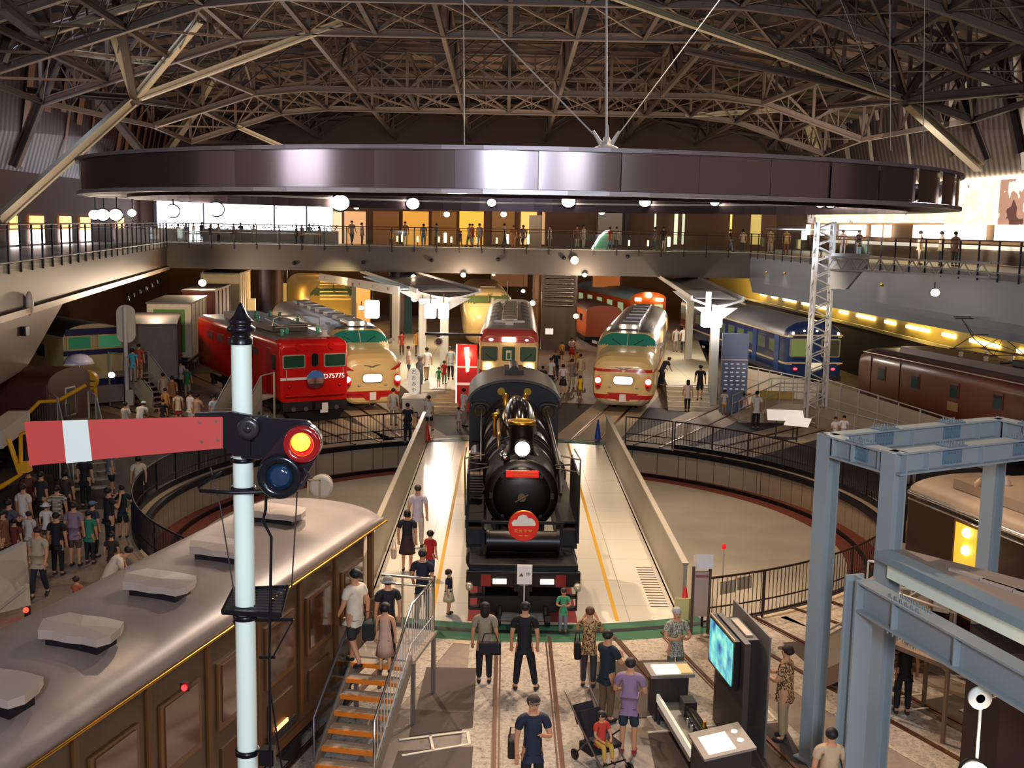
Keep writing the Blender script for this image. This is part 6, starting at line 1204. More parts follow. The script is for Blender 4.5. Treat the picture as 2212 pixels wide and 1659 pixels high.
tag(MB().beam(P(2165, 1440, 13.9)+Vector((.5, .5, -2.2)), P(2165, 1440, 13.9)+Vector((.5, .5, .2)), 1.0, 1.1, (0, 1, 0)).build('machine_cabinet', mat('2e1610', .5, key='dark_cabinet')), 'dark brown cabinet block under the lower steel beam at the right edge', 'machine')
steps_tower('beige stairs with supports and a long side stringer, seen under the lower steel beam', (6.6, 21.0, 0), -2.6, 1.0, 1.4, 6, mat('8a7262', .6))
t = thing('safety_railing', 'white safety railing with yellow top rail and a white notice before the maroon railcar door', 'railing', (8.0, 22.2, 0)); MB().box(.2, .1, .5, 1.1, .8, 1.0).build('landing_base', mat('6b5648', .6), t)
for z in (1.35, 1.6, 2.05): MB().tube([(-.5, 0, z), (.45, -.55, z)], .025, 6).build('rail', WHITE_P, t)
for k in range(6): f = k/5; MB().beam((-.5+.95*f, -.55*f, 1.0), (-.5+.95*f, -.55*f, 2.05), .03, .03).build('baluster', WHITE_P, t)
MB().tube([(-.1, -.2, 2.12), (.2, -.45, 2.05), (.8, -.9, 1.95), (.95, -1.0, 1.3)], .03, 8).build('yellow_rail', YEL, t); MB().box(.62, -.75, 1.55, .55, .03, .55, -.6).build('white_notice', CARD, t); MB().tube([(.95, -1.0, 1.0), (.95, -1.0, 2.0), (1.3, -1.1, 2.0)], .03, 6).build('end_post', LGREY, t)
# ------------------------------------------------------------------ exhibition desk with screen
ex = thing('exhibition_desk', 'long exhibition desk with lit page panel, glass case and grey frame beside the screen', 'desk', (3.28, 17.7, 0), .12)
DG = mat('8c8078', .5, .1, key='desk_grey'); DD = mat('2a2224', .5, key='desk_dark')
MB().prism([(-.35, 0), (.35, 0), (.35, .95), (-.35, .8)], -1.75, -.95, 'xz').build('near_lectern', DD, ex); MB().prism([(-.4, .8), (.4, .96), (.4, 1.0), (-.4, .84)], -1.8, -.92, 'xz').build('near_top', DG, ex)
MB().prism([(-.3, .85), (.12, .935), (.12, .945), (-.3, .86)], -1.7, -1.12, 'xz').build('lit_page', emi('fff6ea', 2.6), ex); MB().cyl((.25, -1.5, .97), (.25, -1.5, .99), .05, n=12).cyl((.25, -1.2, .97), (.25, -1.2, .99), .05, n=12).build('round_button', mat('fff0d8', .4, 0, 1.2), ex)
MB().box(-.05, .15, .38, .6, 2.0, .1).build('case_floor', DG, ex); MB().box(-.33, .15, .5, .05, 2.1, .14).build('white_rim', mat('e6dccb', .5, 0, .25), ex); MB().box(-.2, .15, .4, .28, 2.0, .05).build('gravel_strip', mat('b08a50', .9), ex)
for y in (-.9, 1.2): MB().beam((-.3, y, 0), (-.3, y, .4), .05, .05).build('leg', DD, ex); MB().beam((.25, y, 0), (.25, y, .4), .05, .05).build('leg', DD, ex)
gp = [(-.34, -.9, .5), (-.34, 1.2, .5), (-.34, 1.2, 1.15), (-.34, -.9, 1.15)]; MB().add(gp, [(0, 1, 2, 3)]).add([(-.34, -.9, 1.15), (-.34, 1.2, 1.15), (.3, 1.2, 1.25), (.3, -.9, 1.25)], [(0, 1, 2, 3)]).build('glass_case', pane_mat('c8d8d8', .12), ex)
MB().box(-.05, 1.55, .86, .8, .6, .06).build('far_panel', DG, ex); MB().box(-.12, 1.5, .9, .45, .4, .02).build('lit_card', mat('fff0cc', .5, 0, 1.6), ex); MB().box(.2, 1.5, .9, .25, .4, .02).build('map_card', mat('c8a86a', .5, 0, .5), ex); MB().box(-.05, 1.55, .42, .6, .5, .84).build('far_leg', DD, ex)
mo = thing('model_locomotive', 'small dark model locomotive inside the glass case of the exhibition desk', 'model', (3.3, 17.75, .44), .12)
MB().cyl((0, -.55, .16), (0, .35, .16), .085, n=16).build('boiler', mat('2c2a28', .25, .8), mo); MB().box(0, .5, .18, .22, .3, .26).build('cab', mat('2c2a28', .3, .6), mo); MB().cyl((0, -.45, .22), (0, -.45, .34), .03, n=10).build('chimney', BRASS, mo); MB().box(0, 0, .06, .2, 1.2, .05).build('running_board', IRON, mo)
for y in (-.35, -.1, .15): MB().cyl((-.11, y, .06), (.11, y, .06), .07, n=16).build('wheelset', CHROME, mo)
MB().box(0, -.75, .12, .24, .3, .2).build('cylinder_block', mat('4a4644', .3, .7), mo)
sc = thing('video_screen', 'large flat video screen showing a blue-green aerial picture, mounted beside the exhibition desk', 'screen', (3.85, 18.3, 0), .12)
MB().box(.12, 0, 1.0, .1, 1.5, 2.0).build('back_panel', mat('3a302c', .5), sc); MB().box(-.0, .1, 1.55, .1, 1.35, .85).build('screen_body', mat('181416', .35, .2), sc); MB().box(-.045, .1, 1.99, .02, 1.36, .03).build('screen_edge', mat('d8b890', .3, .5), sc)
m_ = bpy.data.materials.new('screen_picture'); m_.use_nodes = True; nt = m_.node_tree; b_ = nt.nodes['Principled BSDF']; tc = nt.nodes.new('ShaderNodeTexCoord'); nz = nt.nodes.new('ShaderNodeTexNoise'); nz.inputs['Scale'].default_value = 3.2; cr = nt.nodes.new('ShaderNodeValToRGB')
for e_, (p_, c_) in zip([cr.color_ramp.elements[0], cr.color_ramp.elements[1], cr.color_ramp.elements.new(.45), cr.color_ramp.elements.new(.6)], ((.3, '243c78'), (.8, 'b04a70'), (.45, '3f8fa8'), (.6, '6fc0b0'))): e_.position = p_; e_.color = lin(c_)+[1]
nt.links.new(tc.outputs['Object'], nz.inputs[0]); nt.links.new(nz.outputs['Fac'], cr.inputs[0]); nt.links.new(cr.outputs[0], b_.inputs['Emission Color']); b_.inputs['Emission Strength'].default_value = .9; nt.links.new(cr.outputs[0], b_.inputs['Base Color'])
MB().box(-.055, .1, 1.55, .012, 1.24, .74).build('picture', m_, sc)
MB().box(.3, .1, 1.2, .25, 1.1, 1.5).build('screen_cabinet', mat('1d1718', .5), sc); MB().box(.3, .1, 1.97, .12, .8, .03).build('cabinet_vent', mat('b8a490', .5), sc); MB().box(.5, .2, 1.05, .03, 1.9, 2.1).build('rear_board', mat('6a625e', .5), sc)
sg = thing('notice_post', 'grey signpost with a tilted lit box and text panel, at the pit gate', 'sign', (4.33, 23.4, 0)); MB().box(.0, 0, .9, .3, .08, 1.0).build('text_panel', mat('b09a90', .5), sg); MB().box(.02, -.02, 1.62, .34, .5, .3, 0, -.3).build('lit_box', mat('b9b2b0', .4, 0, .12), sg); MB().beam((.18, 0, 0), (.18, 0, 1.7), .06, .06).beam((-.18, 0, 0), (-.18, 0, 1.5), .06, .06).build('posts', mat('5c4a44', .4, .3), sg); MB().box(0, -.05, 1.3, .28, .02, .04).build('red_heading', mat('a04a40', .5), sg)
t = thing('notice_board', 'pair of small grey notices hanging on the near right picket gate', 'sign', G(1585, 1262, .75)+Vector((0, -.1, 0)), .5); MB().box(-.2, 0, 0, .42, .02, .3).build('left_notice', mat('b8a890', .6), t); MB().box(.28, 0, .03, .42, .02, .3).build('right_notice', mat('a89880', .6), t)
t = thing('red_beacon', 'small red beacon on a thin pole behind the near right picket gate', 'lamp', (G(1565, 1330).x, G(1565, 1330).y+.4, 0)); hh = P(1565, 1178, G(1565, 1330).y+.4).z; MB().tube([(0, 0, 0), (0, 0, hh-.08)], .014, 6).build('pole', LGREY, t); MB().lathe((0, 0, hh-.08), [(.05, 0), (.055, .05), (.04, .1), (.005, .12)], 14).build('beacon', mat('e01818', .2, 0, .8), t)
def cone(px, py, col, lab, h=.7):
    g_ = G(px, py); t = thing('traffic_cone', lab, 'cone', g_); MB().box(0, 0, .015, .36, .36, .03).build('base', mat(col, .5), t); MB().lathe((0, 0, .03), [(.14, 0), (.03, h-.03), (.001, h)], 18).build('cone_body', mat(col, .45), t); return t
cone(923, 951, 'd81c10', 'red traffic cone at the far left end of the turntable bridge'); cone(1291, 948, '1c48a8', 'blue traffic cone at the far right end of the turntable bridge', .8); cone(1478, 1334, 'd81c10', 'red traffic cone with a paper notice at the near right end of the bridge')
tag(MB().box(*(G(1474, 1338, 0)+Vector((-.05, -.22, .32))), .36, .02, .5).build('paper_notice', mat('e8d48a', .6)), 'yellowish paper notice leaning against the red cone at the pit gate', 'sign')
t = thing('pit_lantern', 'round white lamp drum on a two-legged stand at the pit wall behind the coach', 'lamp', (0, 0, 0)); c = P(694, 1050, 31.5); MB().lathe(c, [(0, -.05), (.3, -.05), (.34, 0), (.3, .3), (0, .3)], 24, 'y').build('drum', mat('8a7a74', .5), t); MB().lathe(c, [(.24, -.07), (.34, -.06), (.34, .0), (.24, 0)], 24, 'y').build('drum_rim', mat('e8ded0', .4), t)
for dx in (-.45, -.12): MB().beam((c.x+dx, c.y-.1, PZ), (c.x+dx+.1, c.y-.1, c.z+.2), .05, .05).build('leg', mat('c8b890', .5), t)
MB().beam((c.x-.4, c.y-.1, c.z+.2), (c.x+.0, c.y-.1, c.z+.2), .05, .05).build('cross_bar', mat('c8b890', .5), t)
# ------------------------------------------------------------------ stroller
sr = thing('stroller', 'black folding stroller pushed by the person in the lilac shirt', 'stroller', (1.72, 17.25, 0), .55)
MB().prism([(-.2, .38), (.25, .4), (.48, .8), (.4, .84), (.15, .48), (-.22, .46)], -.2, .2, 'yz').build('seat_sling', mat('15121a', .8), sr)
for s in (-1, 1):
    MB().tube([(s*.24, -.35, .1), (s*.24, .3, .6), (s*.24, .75, 1.02), (s*.2, .85, 1.02)], .016, 8).build('push_frame', mat('8a8078', .3, .7), sr); MB().tube([(s*.24, .45, .1), (s*.24, .1, .45), (s*.24, -.1, .62)], .014, 8).build('cross_frame', mat('5a545a', .3, .7), sr)
    for y in (-.38, .45): MB().lathe((s*.25, y, .09), [(.05, -.02), (.09, -.02), (.09, .02), (.05, .02)], 18, 'x').build('wheel', BLACK, sr)
MB().tube([(-.22, -.3, .2), (.22, -.3, .2)], .014, 6).build('foot_bar', BLACK, sr); MB().box(0, .25, .25, .36, .35, .14).build('basket', mat('1d1a1e', .9), sr); MB().box(0, .55, .72, .34, .12, .32, 0, -.5).build('hanging_bag', mat('241c22', .8), sr)
# ------------------------------------------------------------------ people
import bmesh
SKIN = mat('c98f68', .55, key='skin'); SKIN2 = mat('b57b55', .55, key='skin')
def skinned(name, V, E, R, m, parent=None, sub=1, root=0, smooth=True):
    bm = bmesh.new(); lay = bm.verts.layers.skin.verify(); vs = []
    for i, (v, r) in enumerate(zip(V, R)):
        b = bm.verts.new(v); b[lay].radius = (r, r) if not isinstance(r, tuple) else r; b[lay].use_root = (i == root); vs.append(b)
    for a, b in E: bm.edges.new((vs[a], vs[b]))
    me = bpy.data.meshes.new(name); bm.to_mesh(me); bm.free(); me.materials.append(m)
    o = bpy.data.objects.new(name, me); COL.objects.link(o)
    s = o.modifiers.new('skin', 'SKIN'); s.use_smooth_shade = True
    if sub: ss = o.modifiers.new('smooth', 'SUBSURF'); ss.levels = sub; ss.render_levels = sub
    if parent: o.parent = parent
    return o
_cl = {}
def cloth(c, kind=None):
    k = (c, kind)
    if k not in _cl:
        if kind == 'pattern': _cl[k] = speckle_mat([c, 'c9a06a', '4a2c1c', 'b8845a'], 26, .8, 'patterned_cloth')
        elif kind == 'camo': _cl[k] = speckle_mat([c, 'b8b4a0', '6a6a58', 'd8d4c8'], 30, .8, 'mottled_cloth')
        elif kind == 'stripe': _cl[k] = wave_mat(c, '4a3a3a', 9, .8, 0, 'Z', 'striped_cloth')
        else: _cl[k] = mat(c, .8, var=.1, scale=8, key='cloth')
    return _cl[k]
def person(loc, h, yaw, shirt, bt, bc, hair, hc, pose, lab, near=0, group=None, pat=None, skin=None, sleeve=.62, shoe='2a2420'):
    rnd = random.random
    J = {'pel': (0, 0, .52), 'spi': (0, 0, .61), 'che': (0, .0, .73), 'nb': (0, .005, .815), 'nk': (0, 0, .86), 'hd': (0, -.008, .905), 'tp': (0, .004, .955)}
    Rr = {'pel': .078, 'spi': .07, 'che': .078, 'nb': .045, 'nk': .03, 'hd': .043, 'tp': .05}
    st = .0
    for s, t in ((-1, 'l'), (1, 'r')):
        J['hip'+t] = (s*.052, 0, .475); J['kn'+t] = (s*.058, -.008, .275); J['an'+t] = (s*.06, .01, .045); J['to'+t] = (s*.066, -.07, .022)
        J['sh'+t] = (s*.108, .0, .79); J['el'+t] = (s*.138, .012, .635); J['wr'+t] = (s*.142, -.02, .49); J['ha'+t] = (s*.142, -.032, .45)
        Rr.update({'hip'+t: .055, 'kn'+t: .034, 'an'+t: .022, 'to'+t: .02, 'sh'+t: .036, 'el'+t: .025, 'wr'+t: .017, 'ha'+t: .019})
    up = lambda **k: J.update(k)
    if pose == 'walk': up(knl=(-.055, -.06, .285), anl=(-.055, -.09, .05), tol=(-.06, -.17, .03), knr=(.055, .02, .27), anr=(.055, .12, .07), tor=(.06, .06, .02), ell=(-.14, .05, .64), wrl=(-.145, .04, .5), hal=(-.145, .03, .46), elr=(.138, -.03, .64), wrr=(.14, -.1, .52), har=(.14, -.12, .49))
    if pose == 'apart': up(knl=(-.09, .0, .275), anl=(-.13, .02, .045), tol=(-.15, -.05, .02), knr=(.07, 0, .275), anr=(.09, .02, .045), tor=(.1, -.05, .02))
    if pose in ('camera', 'hold'):
        z = .86 if pose == 'camera' else .68
        for s, t in ((-1, 'l'), (1, 'r')): J['el'+t] = (s*.15, -.06, .66+.02*(pose == 'camera')); J['wr'+t] = (s*.06, -.16, z-.02); J['ha'+t] = (s*.035, -.17, z+.01)
    if pose == 'holdone': up(elr=(.145, -.05, .65), wrr=(.08, -.15, .7), har=(.05, -.17, .72))
    if pose == 'push':
        for s, t in ((-1, 'l'), (1, 'r')): J['el'+t] = (s*.15, -.03, .64); J['wr'+t] = (s*.12, -.16, .59); J['ha'+t] = (s*.11, -.19, .58)
    if pose == 'sit':
        for s, t in ((-1, 'l'), (1, 'r')): J['kn'+t] = (s*.07, -.22, .5); J['an'+t] = (s*.07, -.26, .27); J['to'+t] = (s*.075, -.33, .25); J['el'+t] = (s*.14, -.05, .64); J['wr'+t] = (s*.1, -.16, .6); J['ha'+t] = (s*.08, -.18, .59)
    if pose == 'bent':
        for k, (dy, dz) in {'spi': (-.03, 0), 'che': (-.1, -.02), 'nb': (-.17, -.05), 'nk': (-.21, -.07), 'hd': (-.25, -.09), 'tp': (-.28, -.08)}.items(): J[k] = (J[k][0], J[k][1]+dy, J[k][2]+dz)
        for s, t in ((-1, 'l'), (1, 'r')): J['sh'+t] = (s*.108, -.15, .745); J['el'+t] = (s*.13, -.2, .6); J['wr'+t] = (s*.11, -.28, .5); J['ha'+t] = (s*.1, -.3, .47)
    if pose == 'crouch':
        for k in ('pel', 'spi', 'che', 'nb', 'nk', 'hd', 'tp'): J[k] = (J[k][0], J[k][1]-.03, J[k][2]-.3)
        for s, t in ((-1, 'l'), (1, 'r')): J['hip'+t] = (s*.06, 0, .18); J['kn'+t] = (s*.09, -.19, .22); J['an'+t] = (s*.08, -.08, .045); J['to'+t] = (s*.085, -.15, .02); J['sh'+t] = (s*.108, -.03, .49); J['el'+t] = (s*.13, -.1, .36); J['wr'+t] = (s*.09, -.2, .3); J['ha'+t] = (s*.07, -.23, .3)
    if pose == 'hips': up(ell=(-.2, .04, .66), wrl=(-.12, .0, .57), hal=(-.09, -.01, .56))
    if pose == 'akimbo': up(ell=(-.19, .05, .66), wrl=(-.11, .0, .58), hal=(-.09, -.01, .57), elr=(.19, .05, .66), wrr=(.11, .0, .58), har=(.09, -.01, .57))
    child = h < 1.25
    names = ['pel', 'spi', 'che', 'nb', 'nk', 'hd', 'tp']; E = [(i, i+1) for i in range(6)]
    for t in 'lr':
        i = len(names); names += ['hip'+t, 'kn'+t, 'an'+t, 'to'+t, 'sh'+t, 'el'+t, 'wr'+t, 'ha'+t]; E += [(0, i), (i, i+1), (i+1, i+2), (i+2, i+3), (3, i+4), (i+4, i+5), (i+5, i+6), (i+6, i+7)]
    hs = 1.3 if child else 1.0; jh = Vector(J['nk'])
    S = lambda v: tuple(c*h for c in v)
    for k in ('hd', 'tp'): J[k] = tuple(jh+(Vector(J[k])-jh)*hs*(.86 if child else 1)); Rr[k] *= hs*.98
    V = [S(J[n]) for n in names]; R = [Rr[n]*h for n in names]
    hd, tp = Vector(J['hd']), Vector(J['tp'])
    if near:
        i = len(V); V.append(S(hd+Vector((0, -.047*hs, .018)))); R.append(.0075*h); E.append((5, i))            # nose
        for s in (-1, 1): i = len(V); V.append(S(hd+Vector((s*.047*hs, .008, .02)))); R.append(.009*h); E.append((5, i))   # ears
        for t, s in (('l', -1), ('r', 1)):
            wr, ha = Vector(J['wr'+t]), Vector(J['ha'+t]); d = (ha-wr).normalized(); sd = Vector((1, 0, 0)) if abs(d.x) < .8 else Vector((0, 0, 1)); sd = (sd-d*sd.dot(d)).normalized(); cr = d.cross(sd); hi = names.index('ha'+t); i0 = names.index('wr'+t); fl = Vector((0, -1, 0)) if abs(d.y) < .8 else Vector((0, 0, -1))
            for k, (off, L) in enumerate(((-.015, .034), (-.005, .04), (.005, .038), (.015, .03))):
                a = ha+sd*off+d*.012; b = a+d*L*.55+fl*.004; c = b+d*L*.3+fl*.014; i = len(V)
                V += [S(a), S(b), S(c)]; R += [.0058*h, .0052*h, .0046*h]; E += [(hi, i), (i, i+1), (i+1, i+2)]
            a = wr+(ha-wr)*.5-sd*s*.018+fl*.006; b = a+d*.02-sd*s*.01+fl*.008; i = len(V); V += [S(a), S(b)]; R += [.0065*h, .0055*h]; E += [(i0, i), (i, i+1)]
    sub = 2 if near else 1
    o = skinned('person', V, E, R, skin or SKIN, None, sub); o.location = loc; o.rotation_euler = (0, 0, radians(yaw)); tag(o, lab, 'person', group)
    # shirt
    g = lambda *ns: [S(J[n]) for n in ns]
    def lerp(a, b, f): return tuple(x+(y-x)*f for x, y in zip(J[a], J[b]))
    long_ = sleeve > 1
    vs = [S(lerp('pel', 'spi', -.25)), S(J['pel']), S(J['spi']), S(J['che']), S(lerp('che', 'nb', .93))]; rs = [.083*h, .09*h, .083*h, .09*h, .058*h]; es = [(0, 1), (1, 2), (2, 3), (3, 4)]
    if bt == 'skirt': vs[0] = S(lerp('pel', 'spi', .1)); 
    for t in 'lr':
        i = len(vs)
        if sleeve > 0: vs += [S(J['sh'+t]), S(lerp('sh'+t, 'el'+t, min(1, sleeve)))]; rs += [.047*h, (.038 if not long_ else .034)*h]; es += [(4, i), (i, i+1)]
        if long_: vs.append(S(lerp('el'+t, 'wr'+t, .9))); rs.append(.026*h); es.append((i+1, i+2))
    skinned('shirt' if bt != 'dress' else 'dress_top', vs, es, rs, cloth(shirt, pat), o, sub, 1)
    if bt in ('pants', 'shorts'):
        vs = [S(J['pel']), S(lerp('pel', 'spi', .3))]; rs = [.086*h, .08*h]; es = [(0, 1)]
        for t in 'lr':
            i = len(vs); vs += [S(J['hip'+t])]; rs.append(.062*h); es.append((0, i))
            if bt == 'pants': vs += [S(J['kn'+t]), S(lerp('kn'+t, 'an'+t, .92))]; rs += [.043*h, .035*h]; es += [(i, i+1), (i+1, i+2)]
            else: vs += [S(lerp('hip'+t, 'kn'+t, 1.02))]; rs += [.05*h]; es += [(i, i+1)]
        skinned('trousers' if bt == 'pants' else 'shorts', vs, es, rs, cloth(bc), o, sub, 0)
    else:
        z0 = .26 if bt == 'dress' else .3; b = J['pel']; MB().lathe((b[0]*h, b[1]*h, 0), [(.082*h, .6*h), (.092*h, .52*h), (.11*h, .42*h), (.135*h, z0*h), (.125*h, z0*h+.01)], 16).build('skirt', cloth(bc, pat if bt == 'dress' else None), o)
    for t in 'lr':
        a, b = Vector(J['an'+t]), Vector(J['to'+t]); d = b-a; MB().tube([S(a+Vector((0, .02, -.02))), S(a-Vector((0, .01, .018))), S(b+Vector((0, 0, .002))), S(b+d*.25)], [.02*h, .026*h, .025*h, .012*h], 8).build('shoe', cloth(shoe), o)
    # hair
    c = hd+(tp-hd)*.62+Vector((0, .012, .012*hs)); hm = mat(hc, .6, key='hair'); ax = (tp-hd).normalized()
    H = MB(); q = .054*hs
    if hair in ('short', 'long', 'bob', 'pony'):
        H.sph(S(c), q*1.04*h, q*1.12*h, q*.98*h, 14, 10)
        if hair in ('long', 'bob'):
            L = .13 if hair == 'long' else .06
            H.loft([[S(c+Vector((q*w*cos(a), .012+q*.85*w*sin(a), z))) for a in [pi*k/8 for k in range(9)]]+[S(c+Vector((q*w*.8*cos(a), .004+q*.35*w*sin(a), z))) for a in [pi*k/8 for k in range(8, -1, -1)]] for z, w in ((.0, 1.02), (-.05, 1.08), (-L*.7, 1.0), (-L, .7))])
        if hair == 'pony': H.tube([S(c+Vector((0, q, .01))), S(c+Vector((0, q*1.7, -.03))), S(c+Vector((0, q*1.5, -.1)))], [.018*h, .022*h, .008*h], 8)
        H.build('hair', hm, o)
    else:
        H.sph(S(c-Vector((0, -.004, .012))), q*1.0*h, q*1.08*h, q*.8*h, 12, 8); H.build('hair', mat('1c1512', .6, key='hair'), o)
        K = MB(); K.lathe(S(c+Vector((0, -.004, .006*hs))), [(q*1.12*h, -.005*h), (q*1.1*h, .01*h), (q*.8*h, .036*hs*h), (.001, .046*hs*h)], 16)
        if hair == 'cap': K.prism([(x*h+c.x*h, y*h+c.y*h) for x, y in [(-.045, -.03), (-.04, -.09), (0, -.105), (.04, -.09), (.045, -.03)]], (c.z+.004)*h, (c.z+.01)*h)
        else: K.lathe(S(c+Vector((0, 0, .0))), [(q*1.0*h, 0), (q*1.75*h, -.008*h), (q*1.75*h, -.004*h), (q*1.0*h, .008*h)], 18)
        K.build('cap' if hair == 'cap' else 'hat', cloth(hc), o)
    if near and abs(yaw) < 100:
        for s in (-1, 1): MB().sph(S(hd+Vector((s*.018*hs, -.04*hs, .022*hs))), .0055*h, .004*h, .0045*h, 8, 6).build('eye', mat('1a120e', .3), o)
        MB().sph(S(hd+Vector((0, -.041*hs, -.014*hs))), .013*h, .004*h, .003*h, 8, 6).build('mouth', mat('8a4438', .5), o)
    return o
def PP(px, py, z0, h, *a, **k):
    p = G(px, py, z0+h); return person((p.x, p.y, z0+.005), h, *a, **k)
def PY(px, Y, z0, h, *a, **k):
    p = P(px, 500, Y); return person((p.x, Y, z0+.005), h, *a, **k)
random.seed(5)
# near the lower edge
PP(1153, 1503, 0, 1.75, 8, '1b2136', 'pants', '12121a', 'cap', '3a2a2c', 'holdone', 'man in a dark cap and navy T-shirt walking toward the viewer at the bottom', 1)
PP(1048, 1300, 0, 1.62, 180, '9c8c78', 'pants', '17141a', 'long', '1c0f10', 'stand', 'woman with long dark hair and beige top, back turned, beside the man in black', 1, sleeve=.7)
PP(1135, 1299, 0, 1.74, 178, '0f0e12', 'pants', '0e0d12', 'short', '120e10', 'apart', 'man in black T-shirt and black trousers standing before the steam locomotive, back turned', 1)
PP(1218, 1273, 0, .98, 0, '3f9a68', 'pants', '8a8492', 'short', '2a1a14', 'hold', 'toddler in green T-shirt and grey trousers facing the viewer on the green band', 1)
PP(1275, 1310, 0, 1.6, 172, '7a4526', 'pants', '3a3236', 'short', '5a2f1e', 'camera', 'person with reddish hair in brown patterned shirt taking a photo of the locomotive', 1, pat='pattern')
PP(1315, 1360, 0, 1.7, 128, '16222a', 'pants', '6b543c', 'short', '14100f', 'hold', 'man in dark teal shirt and brown trousers looking right beside the person in brown pattern', 1)
PP(1363, 1420, 0, 1.68, 168, '8f7390', 'shorts', '26303a', 'short', '1a1010', 'push', 'person in lilac T-shirt and dark shorts pushing the black stroller', 1, shoe='a02830')
PP(1701, 1393, 0, 1.72, -115, '6a4028', 'pants', 'a88d68', 'cap', '2a1614', 'hold', 'man in floral brown shirt and dark cap standing alone beside the blue-grey steel post', 1, pat='pattern')
PP(1797, 1572, 0, 1.62, 178, 'c8aa88', 'pants', '4a4038', 'short', '140e0e', 'stand', 'person with black hair and cream shirt cut off by the lower edge of the picture', 1)
PP(1463, 1312, 0, 1.62, 12, '8d8672', 'pants', '6a6a58', 'short', 'b8b0a8', 'hold', 'grey-haired man in mottled grey-green shirt behind the exhibition desk', 1, pat='camo')
PP(970, 1232, 0, 1.02, 75, '1a1c30', 'skirt', 'd8c4a0', 'bob', '1a0f0e', 'stand', 'little girl in navy top and cream skirt standing alone on the bridge deck', 1)
PP(913, 1186, 0, 1.72, 172, '191a2a', 'pants', '8a7458', 'short', '15100f', 'walk', 'man in navy polo shirt and khaki trousers on the left of the bridge end', 1)
PP(930, 1148, 0, 1.2, 150, 'b3161a', 'pants', '3f4470', 'short', '1a0f0e', 'stand', 'child in bright red T-shirt behind the man in the navy polo', 1)
PP(880, 1101, 0, 1.6, 176, '17161c', 'skirt', '3a231e', 'bob', '120c0e', 'stand', 'woman in black top and brown skirt standing on the left of the bridge deck', 1)
PP(903, 1047, 0, 1.74, 178, 'c9bcc4', 'pants', 'b8a8a0', 'short', '2a1a18', 'stand', 'tall man in pale lilac-white T-shirt behind the woman with the brown skirt', 1)
PP(766, 1228, 1.2, 1.72, -125, 'e0d0b8', 'shorts', '2a2622', 'short', '140e0d', 'walk', 'man in white T-shirt and dark shorts stepping into the old brown coach', 1)
PP(832, 1305, 1.2, 1.2, 178, 'c49a84', 'dress', 'c49a84', 'bob', '170e0d', 'stand', 'girl in a pale pink sleeveless dress on the stair landing', 1, sleeve=0)
PP(838, 1244, 1.2, 1.5, 200, '17141c', 'pants', '14121a', 'hat', '8a8078', 'stand', 'person in dark clothes and light hat at the back rail of the stair landing', 1)
p = Vector((1.66, 17.1, .02)); k_ = person(p, .98, 175-150, 'c03a28', 'pants', 'c8a040', 'short', '1a100e', 'sit', 'small child in red shirt sitting in the black stroller', 1)
# bags are things of their own
def bag(px, py, z, lab, col, s=(.3, .12, .26), cat='bag'):
    g_ = G(px, py, z); t = thing('bag', lab, cat, g_); MB().box(0, 0, 0, *s).build('bag_body', cloth(col), t, bevel=.03); MB().tube([(-s[0]*.35, 0, s[2]/2), (-s[0]*.25, 0, s[2]*.5+.16), (s[0]*.25, 0, s[2]*.5+.16), (s[0]*.35, 0, s[2]/2)], .012, 6).build('strap', cloth(col), t); return t
bag(1058, 1400, .85, 'black shoulder bag on the back of the woman with long dark hair', '17131a', (.42, .14, .24)); bag(1247, 1402, .72, 'black square carrier bag held by the person in brown pattern', '0c0b0e', (.12, .3, .34)); bag(1108, 1612, .7, 'dark bag hanging from the hand of the man in cap', '2a1c18', (.16, .3, .3)); bag(851, 1195, .75, 'pale carrier bag of the woman in the brown skirt', 'c8b090', (.12, .2, .26)); bag(797, 1360, 2.0, 'black shoulder bag on the man entering the old coach', '14110f', (.2, .3, .3))
